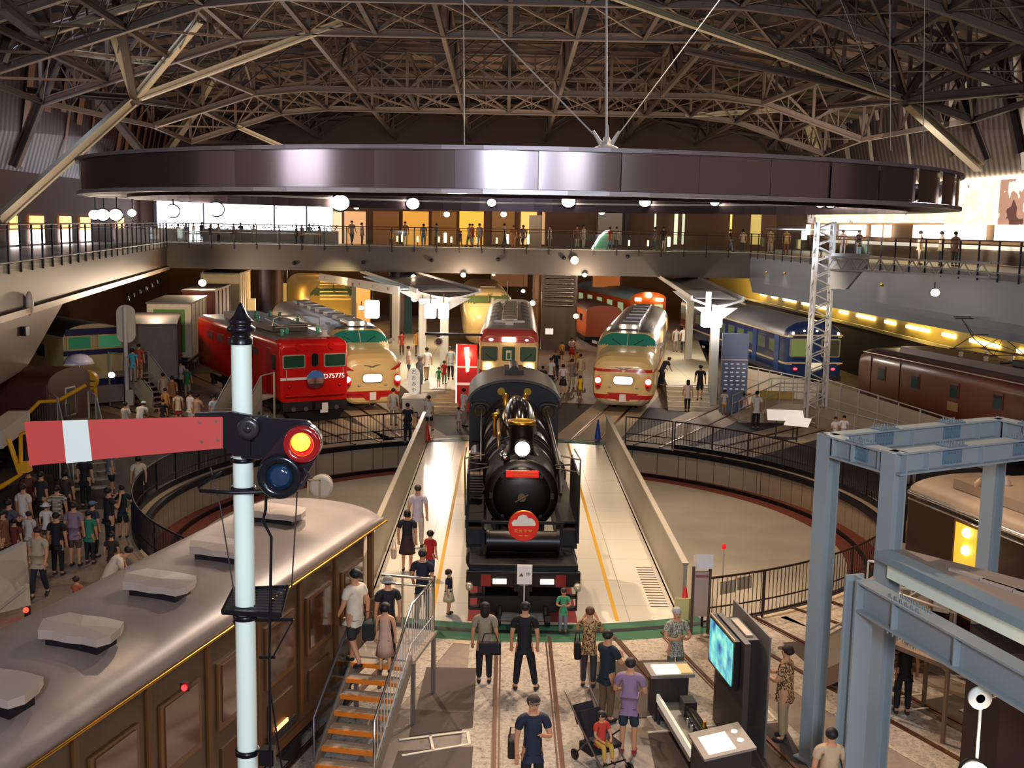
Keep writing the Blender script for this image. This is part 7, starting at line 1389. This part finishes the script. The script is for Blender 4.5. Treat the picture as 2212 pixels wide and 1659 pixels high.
# crowd at the left
for a in [(49, 1044, 0, 1.72, 160, 'd8c8b8', 'pants', '5a4c40', 'short', '241814', 'stand', 'man in white T-shirt in the left crowd, below the tip of the signal arm'),
    (18, 1078, 0, 1.66, 150, '4a4a5c', 'pants', '2a2630', 'short', '1a1210', 'hold', 'person in slate-blue shirt at the left edge of the crowd'),
    (122, 1048, 0, 1.66, 190, 'd8c8b0', 'pants', '3a3230', 'short', '1f1512', 'stand', 'person in striped shirt in the left crowd'),
    (182, 978, 0, 1.7, 170, '17141c', 'pants', '0f0d12', 'short', '120c0e', 'stand', 'person all in black standing below the middle of the signal arm'),
    (238, 958, 0, 1.7, 120, '6a7078', 'shorts', '17151a', 'short', '1c1412', 'holdone', 'man in grey T-shirt and black shorts with bent arm, below the signal arm'),
    (298, 984, 0, 1.58, -150, 'd0bfa8', 'pants', '8a7a66', 'bob', '1a1210', 'stand', 'woman in cream shirt beside the dark left railing'),
    (99, 1088, 0, 1.2, 180, 'e4d8cc', 'shorts', '4a3a38', 'hat', 'e6dccf', 'stand', 'child in white sun hat and white shirt in the left crowd'),
    (158, 1083, 0, 1.68, 178, '8c7482', 'shorts', '5a4038', 'short', '2a1a16', 'stand', 'person in mauve T-shirt with plaid shorts in the middle of the left crowd'),
    (191, 1102, 0, 1.4, 170, '2f7a5c', 'pants', '14201c', 'short', '14100f', 'stand', 'boy in green-sleeved shirt with dark backpack in the left crowd'),
    (199, 1082, 0, 1.5, 150, '2a2e48', 'pants', '1c1a22', 'cap', '5a7898', 'stand', 'person in a light blue cap behind the green-sleeved boy'),
    (234, 1052, 0, 1.72, 140, '15131a', 'pants', '17151c', 'short', '120d0f', 'camera', 'man in black taking a picture beside the white bar of the dark railing'),
    (263, 1047, 0, 1.5, -170, '18222e', 'shorts', '1a1a20', 'short', '17100f', 'hold', 'child in dark shirt with teal sleeves leaning at the dark left railing'),
    (62, 1104, 0, 1.3, 165, 'cfc0b0', 'shorts', '8a7a6c', 'short', '2a1a14', 'stand', 'child in pale T-shirt before the man in white, left crowd'),
    (80, 1138, 0, 1.68, -5, 'b0a088', 'pants', '1b1d26', 'short', '2a1712', 'walk', 'man in pale vest over dark sleeves walking toward the viewer, front of the left crowd'),
    (121, 1106, 0, 1.6, 175, '121014', 'pants', '100e12', 'short', '100c0d', 'stand', 'woman all in black in front of the striped shirt, left crowd'),
    (232, 1168, 0, 1.7, 105, 'd2c2ac', 'pants', '2a2c38', 'short', '17100f', 'bent', 'man in cream T-shirt with shoulder strap bending forward beside the old coach roof'),
    (240, 1150, 0, 1.2, 180, '33261f', 'pants', '2a2220', 'short', '120c0c', 'stand', 'child with dark hair behind the bending man in cream'),
    (88, 1018, 0, 1.65, 150, '2a2026', 'pants', '17141a', 'short', '120c0d', 'stand', 'person in dark top under the left end of the signal arm'),
    (60, 1012, 0, 1.6, -160, '5a2c20', 'pants', '2a1e1c', 'short', '1a100f', 'stand', 'person in rust-brown top behind the man in white, left crowd'),
    (140, 1015, 0, 1.6, 180, '3a2a2c', 'pants', '1a1618', 'bob', '120c0d', 'stand', 'woman in plum-dark top behind the striped shirt'),
    (5, 1100, 0, 1.6, 90, '7a4a2c', 'pants', '2a211e', 'short', '17100e', 'stand', 'person in tan shirt cut by the left edge'),
    (30, 1120, 0, 1.25, 175, '6a2a20', 'shorts', '2a2624', 'short', '150e0d', 'stand', 'child in dark red shirt near the left edge')]: PP(*a, pat='stripe' if 'striped shirt in' in a[-1] else None)
PP(162, 1218, 0, 1.05, 170, 'b8603a', 'shorts', '5a3424', 'short', '3a1c14', 'crouch', 'small child in orange top crouching on the floor beside the walking man')
# by the trains on the left
for a in [(300, 862, 0, 1.68, 175, 'e8e0d8', 'pants', '3a3430', 'cap', 'd8d4dc', 'bent', 'man in white shirt and pale cap bending over below the white pole'), (271, 868, 0, 1.6, 150, 'e4d4c0', 'pants', '4a3e38', 'short', '1a1210', 'stand', 'person in white beside the man with the pale cap'),
    (404, 790, 0, 1.6, 170, '1f7a4a', 'pants', 'a89070', 'short', '17100e', 'stand', 'person in green T-shirt beside the red locomotive'), (390, 778, 0, 1.68, 180, 'd0c4bc', 'pants', '3a302c', 'short', '17100e', 'stand', 'person in pale grey shirt behind the green T-shirt'),
    (372, 812, 0, 1.66, 175, 'a06a42', 'pants', '7a5a40', 'short', '1a110e', 'stand', 'broad person in tan shirt left of the green T-shirt'), (352, 805, 0, 1.66, 180, 'c8a890', 'pants', '5a4434', 'short', '1a110e', 'stand', 'person in light peach shirt left of the tan shirt'),
    (411, 844, 0, 1.6, 140, 'f0e6dc', 'pants', 'e0d0c0', 'short', '1f1512', 'stand', 'woman all in white before the red locomotive stairs'), (384, 845, 0, 1.45, -160, 'e0c8a8', 'shorts', 'b8282c', 'bob', '1a1210', 'stand', 'girl with red shorts and yellow bag near the woman in white'),
    (357, 838, 0, 1.4, 160, 'd89a50', 'pants', '2a221e', 'short', '150f0d', 'stand', 'child in orange-yellow top left of the girl with red shorts'), (352, 862, 0, 1.3, 170, '1a1818', 'pants', '17151a', 'short', '100c0c', 'stand', 'child in black before the orange-yellow top'),
    (426, 850, 0, 1.62, 150, 'c8a488', 'pants', '6a4a38', 'short', '1a120e', 'hold', 'person in beige with bare arms right of the woman in white'), (461, 852, 0, 1.6, 60, 'd8dce4', 'pants', '2a3040', 'short', '17100e', 'holdone', 'person in pale shirt half hidden by the white signal post')]: PP(*a)
for a in [(286, 752, 1.6, 1.5, 180, '3a90b0', 'pants', '8a8078', 'bob', '17100e', 'stand', 'child in turquoise top on the landing behind the white pole'), (300, 742, 1.6, 1.62, 170, 'a84a34', 'shorts', 'a07860', 'short', '17100e', 'stand', 'person in rust top on the landing behind the white pole')]: PP(*a)
# left platform and bridge end
for a in [(883, 747, .9, 1.65, 100, 'e4d2c4', 'shorts', '4a5c80', 'short', '1a1210', 'stand', 'woman in white sleeveless top and blue shorts on the left platform'), (922, 750, .9, 1.7, -160, 'efe4d8', 'pants', 'b8a078', 'short', '1c1412', 'walk', 'man in white shirt and khaki trousers with a shoulder strap on the left platform'),
    (948, 794, .9, .95, 10, '2f9a60', 'shorts', 'd8c8a8', 'short', '2a1a14', 'walk', 'toddler in green and white on the left platform'), (960, 780, .9, 1.15, 160, 'b82c24', 'pants', '3f7a4c', 'short', '1c1412', 'stand', 'child in red behind the toddler on the left platform'), (974, 748, .9, 1.7, 175, 'a8b0a8', 'pants', '2a2a30', 'short', '1c1412', 'stand', 'person in dark trousers beside the red display panel'),
    (902, 712, .9, 1.6, 170, 'd8901c', 'pants', '5a4a28', 'short', '17110e', 'stand', 'person in orange-yellow shirt far back on the left platform'), (868, 716, .9, 1.4, 180, 'b83a24', 'pants', '5a3a28', 'short', '17110e', 'stand', 'child in orange-red shirt far back at the left of the platform')]: PP(*a)
for a in [(850, 838, 0, 1.66, 170, 'a8a098', 'pants', 'a89880', 'short', '1c1210', 'stand', 'person in grey T-shirt with a dark rucksack at the foot of the left bonnet train'), (881, 870, 0, 1.68, 165, '1d1f2e', 'pants', '1b1d2a', 'short', '14100f', 'camera', 'person in navy with black rucksack leaning at the thin pit railing'),
    (927, 854, 0, 1.55, 160, 'efe6dc', 'shorts', '1f2230', 'short', '2a1a14', 'walk', 'boy in white shirt and dark shorts walking before the platform steps'), (1003, 838, 0, 1.7, 120, 'efe6dc', 'pants', 'b0a090', 'short', '1c1210', 'stand', 'man in white shirt beside the steam locomotive cab'), (991, 880, 0, 1.0, 170, 'e0d4c8', 'shorts', 'c8a8a0', 'short', '1a110e', 'stand', 'toddler in white beside the steam locomotive')]: PP(*a)
# right of the cab
for a in [(1191, 772, 0, 1.66, 150, 'ece4dc', 'pants', '2a2428', 'short', '1a110f', 'stand', 'person in white shirt right of the railcar windows'), (1217, 786, 0, 1.6, 175, 'ddd0d4', 'skirt', '2a2026', 'bob', '2a1814', 'stand', 'woman in pale print top and dark skirt right of the steam locomotive'), (1202, 757, 0, 1.66, 10, '22222a', 'pants', '1f1f26', 'short', 'a04a28', 'stand', 'person with reddish hair and dark T-shirt right of the railcar'),
    (1236, 775, 0, 1.62, 185, '8a7a6c', 'pants', 'b8a888', 'short', '2a1d18', 'stand', 'person in brown-grey top and light trousers beside the woman in print top'), (1255, 764, 0, 1.66, 170, 'e8cfa0', 'pants', 'd8bf98', 'short', '1f1611', 'stand', 'person in cream clothes left of the right bonnet train'), (1254, 812, 0, 1.05, 175, 'f0c010', 'skirt', 'f0c010', 'bob', '17110e', 'stand', 'child in bright yellow dress right of the steam locomotive'),
    (1236, 728, 0, 1.6, 10, 'd8c0b4', 'skirt', 'c02830', 'bob', '1c1210', 'hold', 'young woman in red skirt with folded arms in the dark background'), (1214, 738, 0, 1.2, 170, 'e8a818', 'skirt', '6a4a20', 'short', '17110e', 'stand', 'child in orange-yellow top in the dark background'), (1247, 758, 0, 1.3, 175, 'e0a020', 'pants', '6a5a3a', 'cap', 'e0a020', 'stand', 'child with yellow cap left of the right bonnet train'),
    (1173, 790, 0, 1.5, 180, '2a2224', 'pants', '1f1a1e', 'short', '140f0e', 'stand', 'child in dark clothes just behind the locomotive cab')]: PP(*a)
# right platform
for a in [(1487, 820, .35, 1.5, 175, 'e8c8c0', 'pants', '2a2830', 'long', '17100f', 'walk', 'girl in pale pink top with a white bag climbing the right platform steps'), (1514, 788, .55, 1.72, 172, '1c191c', 'shorts', '2a2224', 'short', '120d0d', 'walk', 'man in black T-shirt and shorts climbing the right platform steps'),
    (1478, 704, .9, 1.7, 175, 'd8d4cc', 'pants', '1d1d24', 'short', '17110f', 'stand', 'man in white shirt and black trousers on the right platform'), (1461, 706, .9, 1.6, 190, 'b8b0a8', 'pants', '8a8070', 'short', '17110f', 'stand', 'person in grey beside the man in white on the right platform'), (1432, 766, .9, 1.6, 120, '1b2030', 'pants', '1b1c26', 'cap', '22283c', 'bent', 'person in navy clothes and cap leaning beside the right bonnet train'),
    (1566, 842, 0, 1.2, 150, 'efe2d4', 'shorts', 'e0901c', 'short', '2a1712', 'stand', 'child in white shirt and orange shorts before the blue-grey wall panel'), (1609, 850, 0, 1.1, 180, 'f0d8cc', 'shorts', 'b8a8a0', 'short', '1c1210', 'stand', 'small child in pale pink left of the man in white on the ramp foot'), (1636, 844, 0, 1.72, 178, 'f4ead8', 'pants', '1c1a1e', 'short', '17110f', 'stand', 'man in white T-shirt and black trousers at the foot of the viewing ramp'),
    (1806, 900, 0, 1.3, 10, 'efe4dc', 'shorts', 'b8a8a0', 'short', '2a1712', 'hold', 'left of two children in white behind the tall steel frame'), (1824, 897, 0, 1.35, -10, 'efe4dc', 'shorts', 'a89890', 'short', '17100f', 'stand', 'right of two children in white behind the tall steel frame'),
    (1938, 960, 0, 1.4, 150, 'e0c8b0', 'shorts', '8a7a68', 'hat', 'e6d81c', 'stand', 'child in bright yellow sun hat seen between the steel beams'), (1974, 952, 0, 1.6, 170, 'e8e0dc', 'pants', 'b0a8a0', 'short', '17100f', 'stand', 'person in white right of the yellow sun hat'), (1960, 1362, 0, 1.6, 170, '14121a', 'pants', '17151c', 'short', '120d0d', 'stand', 'person in black seen under the lower steel beam')]: PP(*a)
t = thing('statue', 'grey child-sized silhouette figure standing on the left platform', 'statue', G(906, 830, .9)); MB().lathe((0, 0, 0), [(.16, 0), (.2, .3), (.16, .8), (.2, 1.0), (.08, 1.12), (.06, 1.18)], 16).sph((0, 0, 1.28), .11, .12, .13).build('figure', mat('6c6a78', .6, key='grey_statue'), t)
# galleries
GC = ['d8d0c8', '8a98a8', 'b8a898', '3a4250', '5a4a40', 'c8b8a8', '9a5a48', '6a7a88', 'e0d8d0', '2a2a32']
gl_ = [(915, 'grey shirt', 'left of the first lit cabinet row'), (942, 'blue shirt', 'beside the person in grey'), (1014, 'beige top', 'in front of the amber wall'), (1036, 'pale shirt', 'at the middle of the amber wall'), (1090, 'white shirt', 'under the white ring panel'), (1110, 'brown top', 'next to the white shirt'), (1130, 'mauve top', 'before the pale door'), (1188, 'white T-shirt', 'right of the pale door'), (1247, 'brown dress', 'left of the green lit arch'), (1261, 'pale top', 'touching the brown dress'),
       (1318, 'red and white top', 'beside the green lit arch'), (1332, 'cream top', 'right of the green lit arch'), (1415, 'blue-grey shirt', 'at the dark doors'), (1434, 'dark top', 'at the dark doors, with short hair'), (760, 'patterned top', 'left end of the amber wall'), (782, 'pink top', 'beside the patterned top'), (845, 'yellow shirt', 'seated by the railing'), (1020, 'red shirt', 'behind the railing'), (995, 'navy shirt', 'crouching by the railing'), (875, 'tan shirt', 'behind the glass'),
       (1579, 'dark shirt', 'at the right end of the far gallery'), (1606, 'cream shirt', 'in the right corner of the far gallery')]
cols = {'grey': '7a8088', 'blue': '5a7898', 'beige': 'b8a488', 'pale': 'd0c8c4', 'white': 'e4dcd4', 'brown': '7a5238', 'mauve': '8a7088', 'red': 'b8302c', 'cream': 'dccdb4', 'blue-grey': '6a7c8c', 'dark': '2a2428', 'patterned': 'a89080', 'pink': 'd0a8a4', 'yellow': 'd8a01c', 'navy': '24304c', 'tan': 'a8825a'}
for k, (px, w_, where) in enumerate(gl_): PY(px, 76.4+(k % 3)*.9, GZ, 1.55+.03*(k % 5) if 'crouch' not in where and 'seated' not in where else 1.1, (k*67) % 360-180, cols[w_.split()[0]], 'pants', GC[(k*3+1) % 10], 'short' if k % 3 else 'bob', '1a1210', 'stand' if k % 2 else 'walk', 'visitor in %s on the far gallery, %s' % (w_, where))
for k, (px, col, w_, Y, where) in enumerate([(1822, 'd8c0b8', 'pale pink shirt', 66, 'left of the person in black'), (1857, '17151a', 'black shirt', 64, 'leaning to the railing before the desk'), (1990, 'd8b8a4', 'peach shirt', 55, 'above the catenary arm'), (2036, 'c0a890', 'beige clothes', 54, 'beside a tall railing post'), (2066, 'a87860', 'brown shirt', 53, 'before the white desk near the map wall'), (1665, 'a8906c', 'tan shirt', 73, 'at the near corner'), (1700, 'd8b070', 'amber shirt', 71, 'left of the lattice mast')]):
    q_ = FR[0]+(RN[0]-FR[0])*((74.5-Y)/57.5); p = P(px, 500, Y); PY(px, Y, GZ, 1.65, 30*k, col, 'pants', GC[k], 'short', '17110f', 'stand', 'visitor in %s on the right gallery, %s' % (w_, where)) if p.x > q_+.3 else PP(px, 478 if k else 470, GZ, 1.65, 30*k, col, 'pants', GC[k], 'short', '17110f', 'stand', 'visitor in %s on the right gallery, %s' % (w_, where))
for k, px in enumerate([385, 402, 418, 436, 455, 472, 505, 520, 548, 640, 652, 668, 690]):
    PY(px, 77+(k % 4)*1.3, GZ, 1.2+.06*(k % 4), k*50 % 360-180, GC[k % 10], 'pants', GC[(k+4) % 10], 'short', '120e10', 'stand', ['diner in %s before the bright restaurant windows, %s' % (c, w) for c, w in [('white', 'first from the left corner'), ('slate', 'second from the left corner'), ('tan', 'third from the left corner'), ('dark grey', 'left of the long white table'), ('brown', 'by the fourth railing post'), ('beige', 'right of the brown shirt'), ('rust', 'left end of the pale table group'), ('grey-blue', 'beside the rust shirt'), ('off-white', 'left of the wide empty table'), ('black', 'under the leftmost lamp'), ('white', 'just right of the black shirt'), ('slate', 'between two railing posts near the wall end'), ('tan', 'at the right end of the windows')]][k])
# ------------------------------------------------------------------ fittings of the upper galleries
BW = 84.0
def wq(px0, py0, px1, py1, Y):
    a, b = P(px0, py1, Y), P(px1, py0, Y); return a, b
n_w = 1
for k, (x0, x1) in enumerate(((338, 388), (390, 440), (442, 520), (522, 592), (594, 662), (664, 718))):
    n_w += 1; a, b = wq(x0, 452, x1, 503, BW); o = B((a.x+b.x)/2, BW, (a.z+b.z)/2+.2, b.x-a.x, .06, b.z-a.z+1.4).build('window_%d' % n_w, emi('f4f6ff', 3.6)); tag(o, kind='structure')
struct('window_frames_far', MB().box(P(530, 500, BW).x, BW-.1, GZ+.5, 14, .1, .12).box(P(338, 480, BW).x, BW-.1, 9, .2, .2, 4).box(P(592, 480, BW).x+.05, BW-.1, 9, .12, .12, 4).box(P(441, 480, BW).x, BW-.1, 9, .1, .12, 4).box(P(663, 480, BW).x, BW-.1, 9, .12, .12, 4), mat('8a8a98', .5))
struct('wall_far_panels', MB().box(-2, BW+.3, 9.4, 44, .2, 4.8), mat('5a3c28', .7, key='brown_gallery_wall')); struct('ceiling_far_gallery', MB().box(-2, 82, 11.3, 50, 10, .2), mat('3a2c2a', .7))
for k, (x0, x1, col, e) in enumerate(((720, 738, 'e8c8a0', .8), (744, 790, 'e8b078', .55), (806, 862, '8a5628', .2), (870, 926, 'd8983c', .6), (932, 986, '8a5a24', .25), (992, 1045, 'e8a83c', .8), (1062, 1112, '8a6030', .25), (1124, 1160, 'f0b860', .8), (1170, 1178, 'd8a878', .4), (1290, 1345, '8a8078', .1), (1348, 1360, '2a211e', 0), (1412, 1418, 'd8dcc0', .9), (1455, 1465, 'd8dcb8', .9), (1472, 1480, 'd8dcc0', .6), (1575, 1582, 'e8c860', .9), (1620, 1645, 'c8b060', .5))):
    a, b = wq(x0, 457, x1, 528, BW-.2); tag(B((a.x+b.x)/2, BW-.2, (a.z+b.z)/2, b.x-a.x, .12, b.z-a.z).build('wall_panel', mat(col, .6, 0, e, key='wash_painted_panel')), '%s wall bay on the far gallery, %s from the left' % ('light-painted' if e > .35 else 'dim', ['first', 'second', 'third', 'fourth', 'fifth', 'sixth', 'seventh', 'eighth', 'ninth', 'tenth', 'eleventh', 'twelfth', 'thirteenth', 'fourteenth', 'fifteenth', 'last'][k]), 'panel', 'wall bays of the far gallery')  # warm wash light on the brown bays is put into colour and glow
a, b = wq(1142, 490, 1170, 535, 80); tag(B((a.x+b.x)/2, 80, (a.z+b.z)/2+.3, b.x-a.x, .2, b.z-a.z+1).build('pale_door', mat('a89888', .6)), 'pale free-standing door panel on the far gallery under the white ring panel', 'panel')
for k, px in enumerate((858, 870, 902, 948, 962, 975, 1031, 1073, 1096, 1140, 1359, 1400, 1445)):
    p = P(px, 520, 77.5); h = .5 if px in (870, 962, 1096, 1140, 1445) else .3
    t = thing('floor_lamp', 'low glowing bar lamp behind the far gallery glass, %s from the left' % ['first', 'second, bright', 'third', 'fourth', 'fifth, bright', 'sixth', 'seventh', 'eighth', 'ninth, bright', 'tenth, bright', 'eleventh', 'twelfth', 'last, bright'][k], 'lamp', (p.x, 77.5, GZ), 0, 'bar lamps of the far gallery')
    MB().cyl((0, 0, 0), (0, 0, .3), .03, n=8).build('stem', BLK2, t); MB().cyl((0, 0, .3), (0, 0, .3+h*1.3), .1 if h > .4 else .06, n=10).build('glow_tube', emi('ffd890', 8 if h > .4 else 3), t)
p = P(1292, 520, 77.5); t = thing('lit_arch', 'slanting bright green-white lit arch behind the far gallery glass', 'sign', (p.x, 77.5, GZ)); MB().prism([(-.35, 0), (.4, 1.15), (.75, 1.25), (.75, .0)], 0, .3, 'xz').build('green_side', mat('5a8a68', .5, 0, .3), t); MB().tube([(-.4, -.05, .05), (.1, -.05, .9), (.5, -.05, 1.25), (.75, -.05, 1.27)], .07, 8).build('white_edge', emi('f0fff0', 6), t)
# restaurant tables and planters on the far left
def table_at(px, Y, lab, w=1.2):
    p = P(px, 520, Y); t = thing('table', lab, 'table', (p.x, Y, GZ), 0, 'restaurant tables'); MB().box(0, 0, .72, w, .8, .05).build('tabletop', WHITE_P, t)
    for sx in (-1, 1): MB().cyl((sx*w*.4, 0, 0), (sx*w*.4, 0, .72), .03, n=8).build('leg', LGREY, t)
for k, px in enumerate((400, 440, 480, 535, 580, 620, 675)): table_at(px, 76.2+(k % 2)*1.6, 'white restaurant table on the far gallery, %s from the left corner' % ['first', 'second', 'third', 'fourth', 'fifth', 'sixth', 'seventh'][k], 1.2 if k not in (4,) else 2.4)
random.seed(9)
for k, (px, Y, w) in enumerate(((300, 73, 3.0), (370, 79.6, 2.4), (480, 80, 2.6), (560, 80.4, 2.6), (640, 80, 2.6), (700, 80.4, 2.0))):
    p = P(px, 500, Y); t = thing('planter', 'leafy green planter on the gallery, %s' % ['at the corner of the left gallery', 'first before the bright windows', 'second before the bright windows', 'third before the bright windows', 'fourth before the bright windows', 'last before the bright windows'][k], 'plant', (p.x, Y, GZ)); MB().box(0, 0, .45, w, .4, .9).build('box', mat('a8a098', .5), t)
    lf = MB()
    for i in range(160):
        x, y, z = random.uniform(-w/2, w/2), random.uniform(-.2, .2), .9+random.random()**1.5*.5; a = random.uniform(0, 6.3); d = Vector((cos(a)*.12, sin(a)*.12, random.uniform(.02, .12))); n = Vector((-d.y, d.x, 0))*.35; c = Vector((x, y, z)); lf.add([c-d*.3, c+n, c+d, c-n], [(0, 1, 2, 3)])
    lf.build('leaves', mat('3f6a2c', .6, var=.4, scale=3), t, kind='stuff')
# exhibition wall of the right gallery: glowing text panels, photos, long desk
RW_A, RW_B = (RW0[0]-.25, RW0[1]), (RW1[0]-.25, RW1[1])
def wallpanel(px0, px1, z0, z1, m, name, lab, cat='panel', off=0.):
    a = VP(px0, 450, (RW_A[0]-off, RW_A[1]), (RW_B[0]-off, RW_B[1])); b = VP(px1, 450, (RW_A[0]-off, RW_A[1]), (RW_B[0]-off, RW_B[1])); d = Vector((.12, 0, 0))
    v = [(a.x, a.y, z0), (b.x, b.y, z0), (b.x, b.y, z1), (a.x, a.y, z1)]; v2 = [(x+.12, y, z) for x, y, z in v]
    return tag(MB().add(v+v2, [(0, 1, 2, 3), (7, 6, 5, 4), (0, 4, 5, 1), (1, 5, 6, 2), (2, 6, 7, 3), (3, 7, 4, 0)]).build(name, m), lab, cat)
TXT = speckle_mat(['ffeeb8', 'ffe8a8', 'ffeec0', '6a4a2c'], 1.1, .6, 'text_panel', (.3, .5, .69)); nt = TXT.node_tree; b_ = nt.nodes['Principled BSDF']; nt.links.new(b_.inputs['Base Color'].links[0].from_socket, b_.inputs['Emission Color']); b_.inputs['Emission Strength'].default_value = 1.1
PHO = speckle_mat(['5a3a34', 'a8806c', 'e8d8d0', 'f4ece8'], .5, .6, 'photo_panel', (.42, .55, .66)); nt = PHO.node_tree; b_ = nt.nodes['Principled BSDF']; nt.links.new(b_.inputs['Base Color'].links[0].from_socket, b_.inputs['Emission Color']); b_.inputs['Emission Strength'].default_value = .55
wallpanel(1672, 1728, 9.3, 10.5, TXT, 'exhibit_panel', 'small yellow exhibition panel at the far end of the right gallery'); wallpanel(1730, 1762, 9.3, 10.6, PHO, 'photo_panel', 'brownish aerial photo panel between the yellow panels, far end of the right gallery')
wallpanel(1764, 1900, 9.3, 11.2, TXT, 'exhibit_panel', 'long yellow text panel behind the lattice mast on the right gallery'); wallpanel(1902, 2038, 9.3, 11.4, TXT, 'exhibit_panel', 'yellow text panel below the right end of the ring'); wallpanel(2042, 2154, 9.2, 11.6, TXT, 'exhibit_panel', 'tall cream text panel just right of the ring end'); wallpanel(2157, 2226, 9.2, 11.6, PHO, 'photo_panel', 'large photo mural with white mountain forms at the right edge of the gallery')
for k, (a_1, b_1) in enumerate(((1690, 1720), (1726, 1750), (1775, 1800), (1815, 1870), (1885, 1905), (1912, 1925), (1975, 2060), (2065, 2130), (2152, 2190), (2195, 2225))): wallpanel(a_1, b_1, GZ+1.2, 9.2, emi('fff2e0', 1.7), 'lit_showcase', '%s glowing white showcase under the text panels of the right gallery' % ['first', 'second', 'third', 'fourth', 'fifth', 'sixth', 'seventh', 'eighth', 'ninth', 'last'][k], 'showcase', .05)
wallpanel(1700, 2226, 11.62, 11.8, emi('fff0c8', 7), 'cove_light', 'bright cove light line above the text panels of the right gallery', 'light')
wallpanel(1790, 2226, GZ+.75, GZ+.95, mat('f0e6d4', .5, 0, .5), 'long_desk', 'long white exhibition desk top along the right gallery', 'desk', 2.0); wallpanel(1790, 2226, GZ+.02, GZ+.74, mat('6e5c50', .6), 'desk_front', 'dark front of the long exhibition desk on the right gallery', 'desk', 1.9)
# left gallery: tall lit niches
for k, (x0, x1, y0) in enumerate(((20, 38, 466), (63, 95, 466), (128, 154, 467), (173, 195, 469), (249, 268, 471))):
    A_, B__ = (LW0[0]+.1, LW0[1]), (LW1[0]+.1, LW1[1]); a, b = VP(x0, y0, A_, B__), VP(x1, y0, A_, B__); n_w += 1
    zt = a.z; struct('window_%d' % n_w, MB().add([(a.x, a.y, GZ+.1), (b.x, b.y, GZ+.1), (b.x, b.y, zt-.75), (a.x, a.y, zt-.75)], [(0, 1, 2, 3)]), emi('fff4f8', 5)); struct('window_%d_top' % n_w, MB().add([(a.x, a.y, zt-.75), (b.x, b.y, zt-.75), (b.x, b.y, zt), (a.x, a.y, zt)], [(0, 1, 2, 3)]), emi('ffb060', 1.5))
for k, (px, py) in enumerate(((636, 568), (785, 566), (932, 562), (1076, 560), (1218, 557), (1356, 554))):
    p = P(px, py, 74.4); tag(MB().cyl((p.x, p.y-.1, p.z), (p.x, p.y+.05, p.z), .14, n=14).sph((p.x, p.y-.12, p.z), .1, .08, .1).build('wall_speaker', BLACK), 'small black round speaker on the far gallery fascia, %s from the left' % ['first', 'second', 'third', 'fourth', 'fifth', 'last'][k], 'speaker', 'fascia speakers')
p = P(1241, 562, 74.35); t = thing('wall_clock', 'round white wall clock on the far gallery fascia', 'clock', p); MB().cyl((0, -.08, 0), (0, .04, 0), .27, n=28).build('clock_face', mat('e6e0d6', .5), t); MB().beam((0, -.09, 0), (.0, -.09, .18), .02, .02).beam((0, -.09, 0), (.12, -.09, -.04), .02, .02).build('hands', BLACK, t)
p = VP(56, 655, LN, FL); tag(MB().sph((p.x+.12, p.y, p.z), .14, .14, .42).build('wall_lamp', mat('c8b8a8', .4)), 'oval pale wall lamp on the left gallery fascia', 'lamp'); tag(MB().box(p.x+.15, p.y-.6, p.z-.9, .25, .3, .3).build('wall_speaker', BLACK), 'black box speaker below the oval wall lamp on the left fascia', 'speaker')
for k in range(6):
    p = VP(272+12.5*k, 640-7*k, LN, FL); tag(MB().cyl((p.x+.1, p.y, p.z), (p.x+.14, p.y, p.z-.22), .09, n=8).build('track_spot', BLACK), 'small track spotlight under the left fascia edge, %s from the viewer' % ['first', 'second', 'third', 'fourth', 'fifth', 'last'][k], 'lamp', 'track spotlights under the left gallery')
spot((-12.5, 34, 5.6), (-16.4, 37.5, 6.4), 110, 55, (1, .8, .62)); spot((-9, 52, 8.5), (-13, 74.5, 6.3), 500, 50, (.8, .85, 1)); spot((8, 52, 8.5), (6, 74.5, 6.3), 450, 70, (1, .82, .68))
spot((12, 48, 8.8), (19, 58, 6.2), 500, 70, (.75, .85, 1)); spot((14, 34, 8.8), (21, 40, 6), 350, 70, (.75, .85, 1))
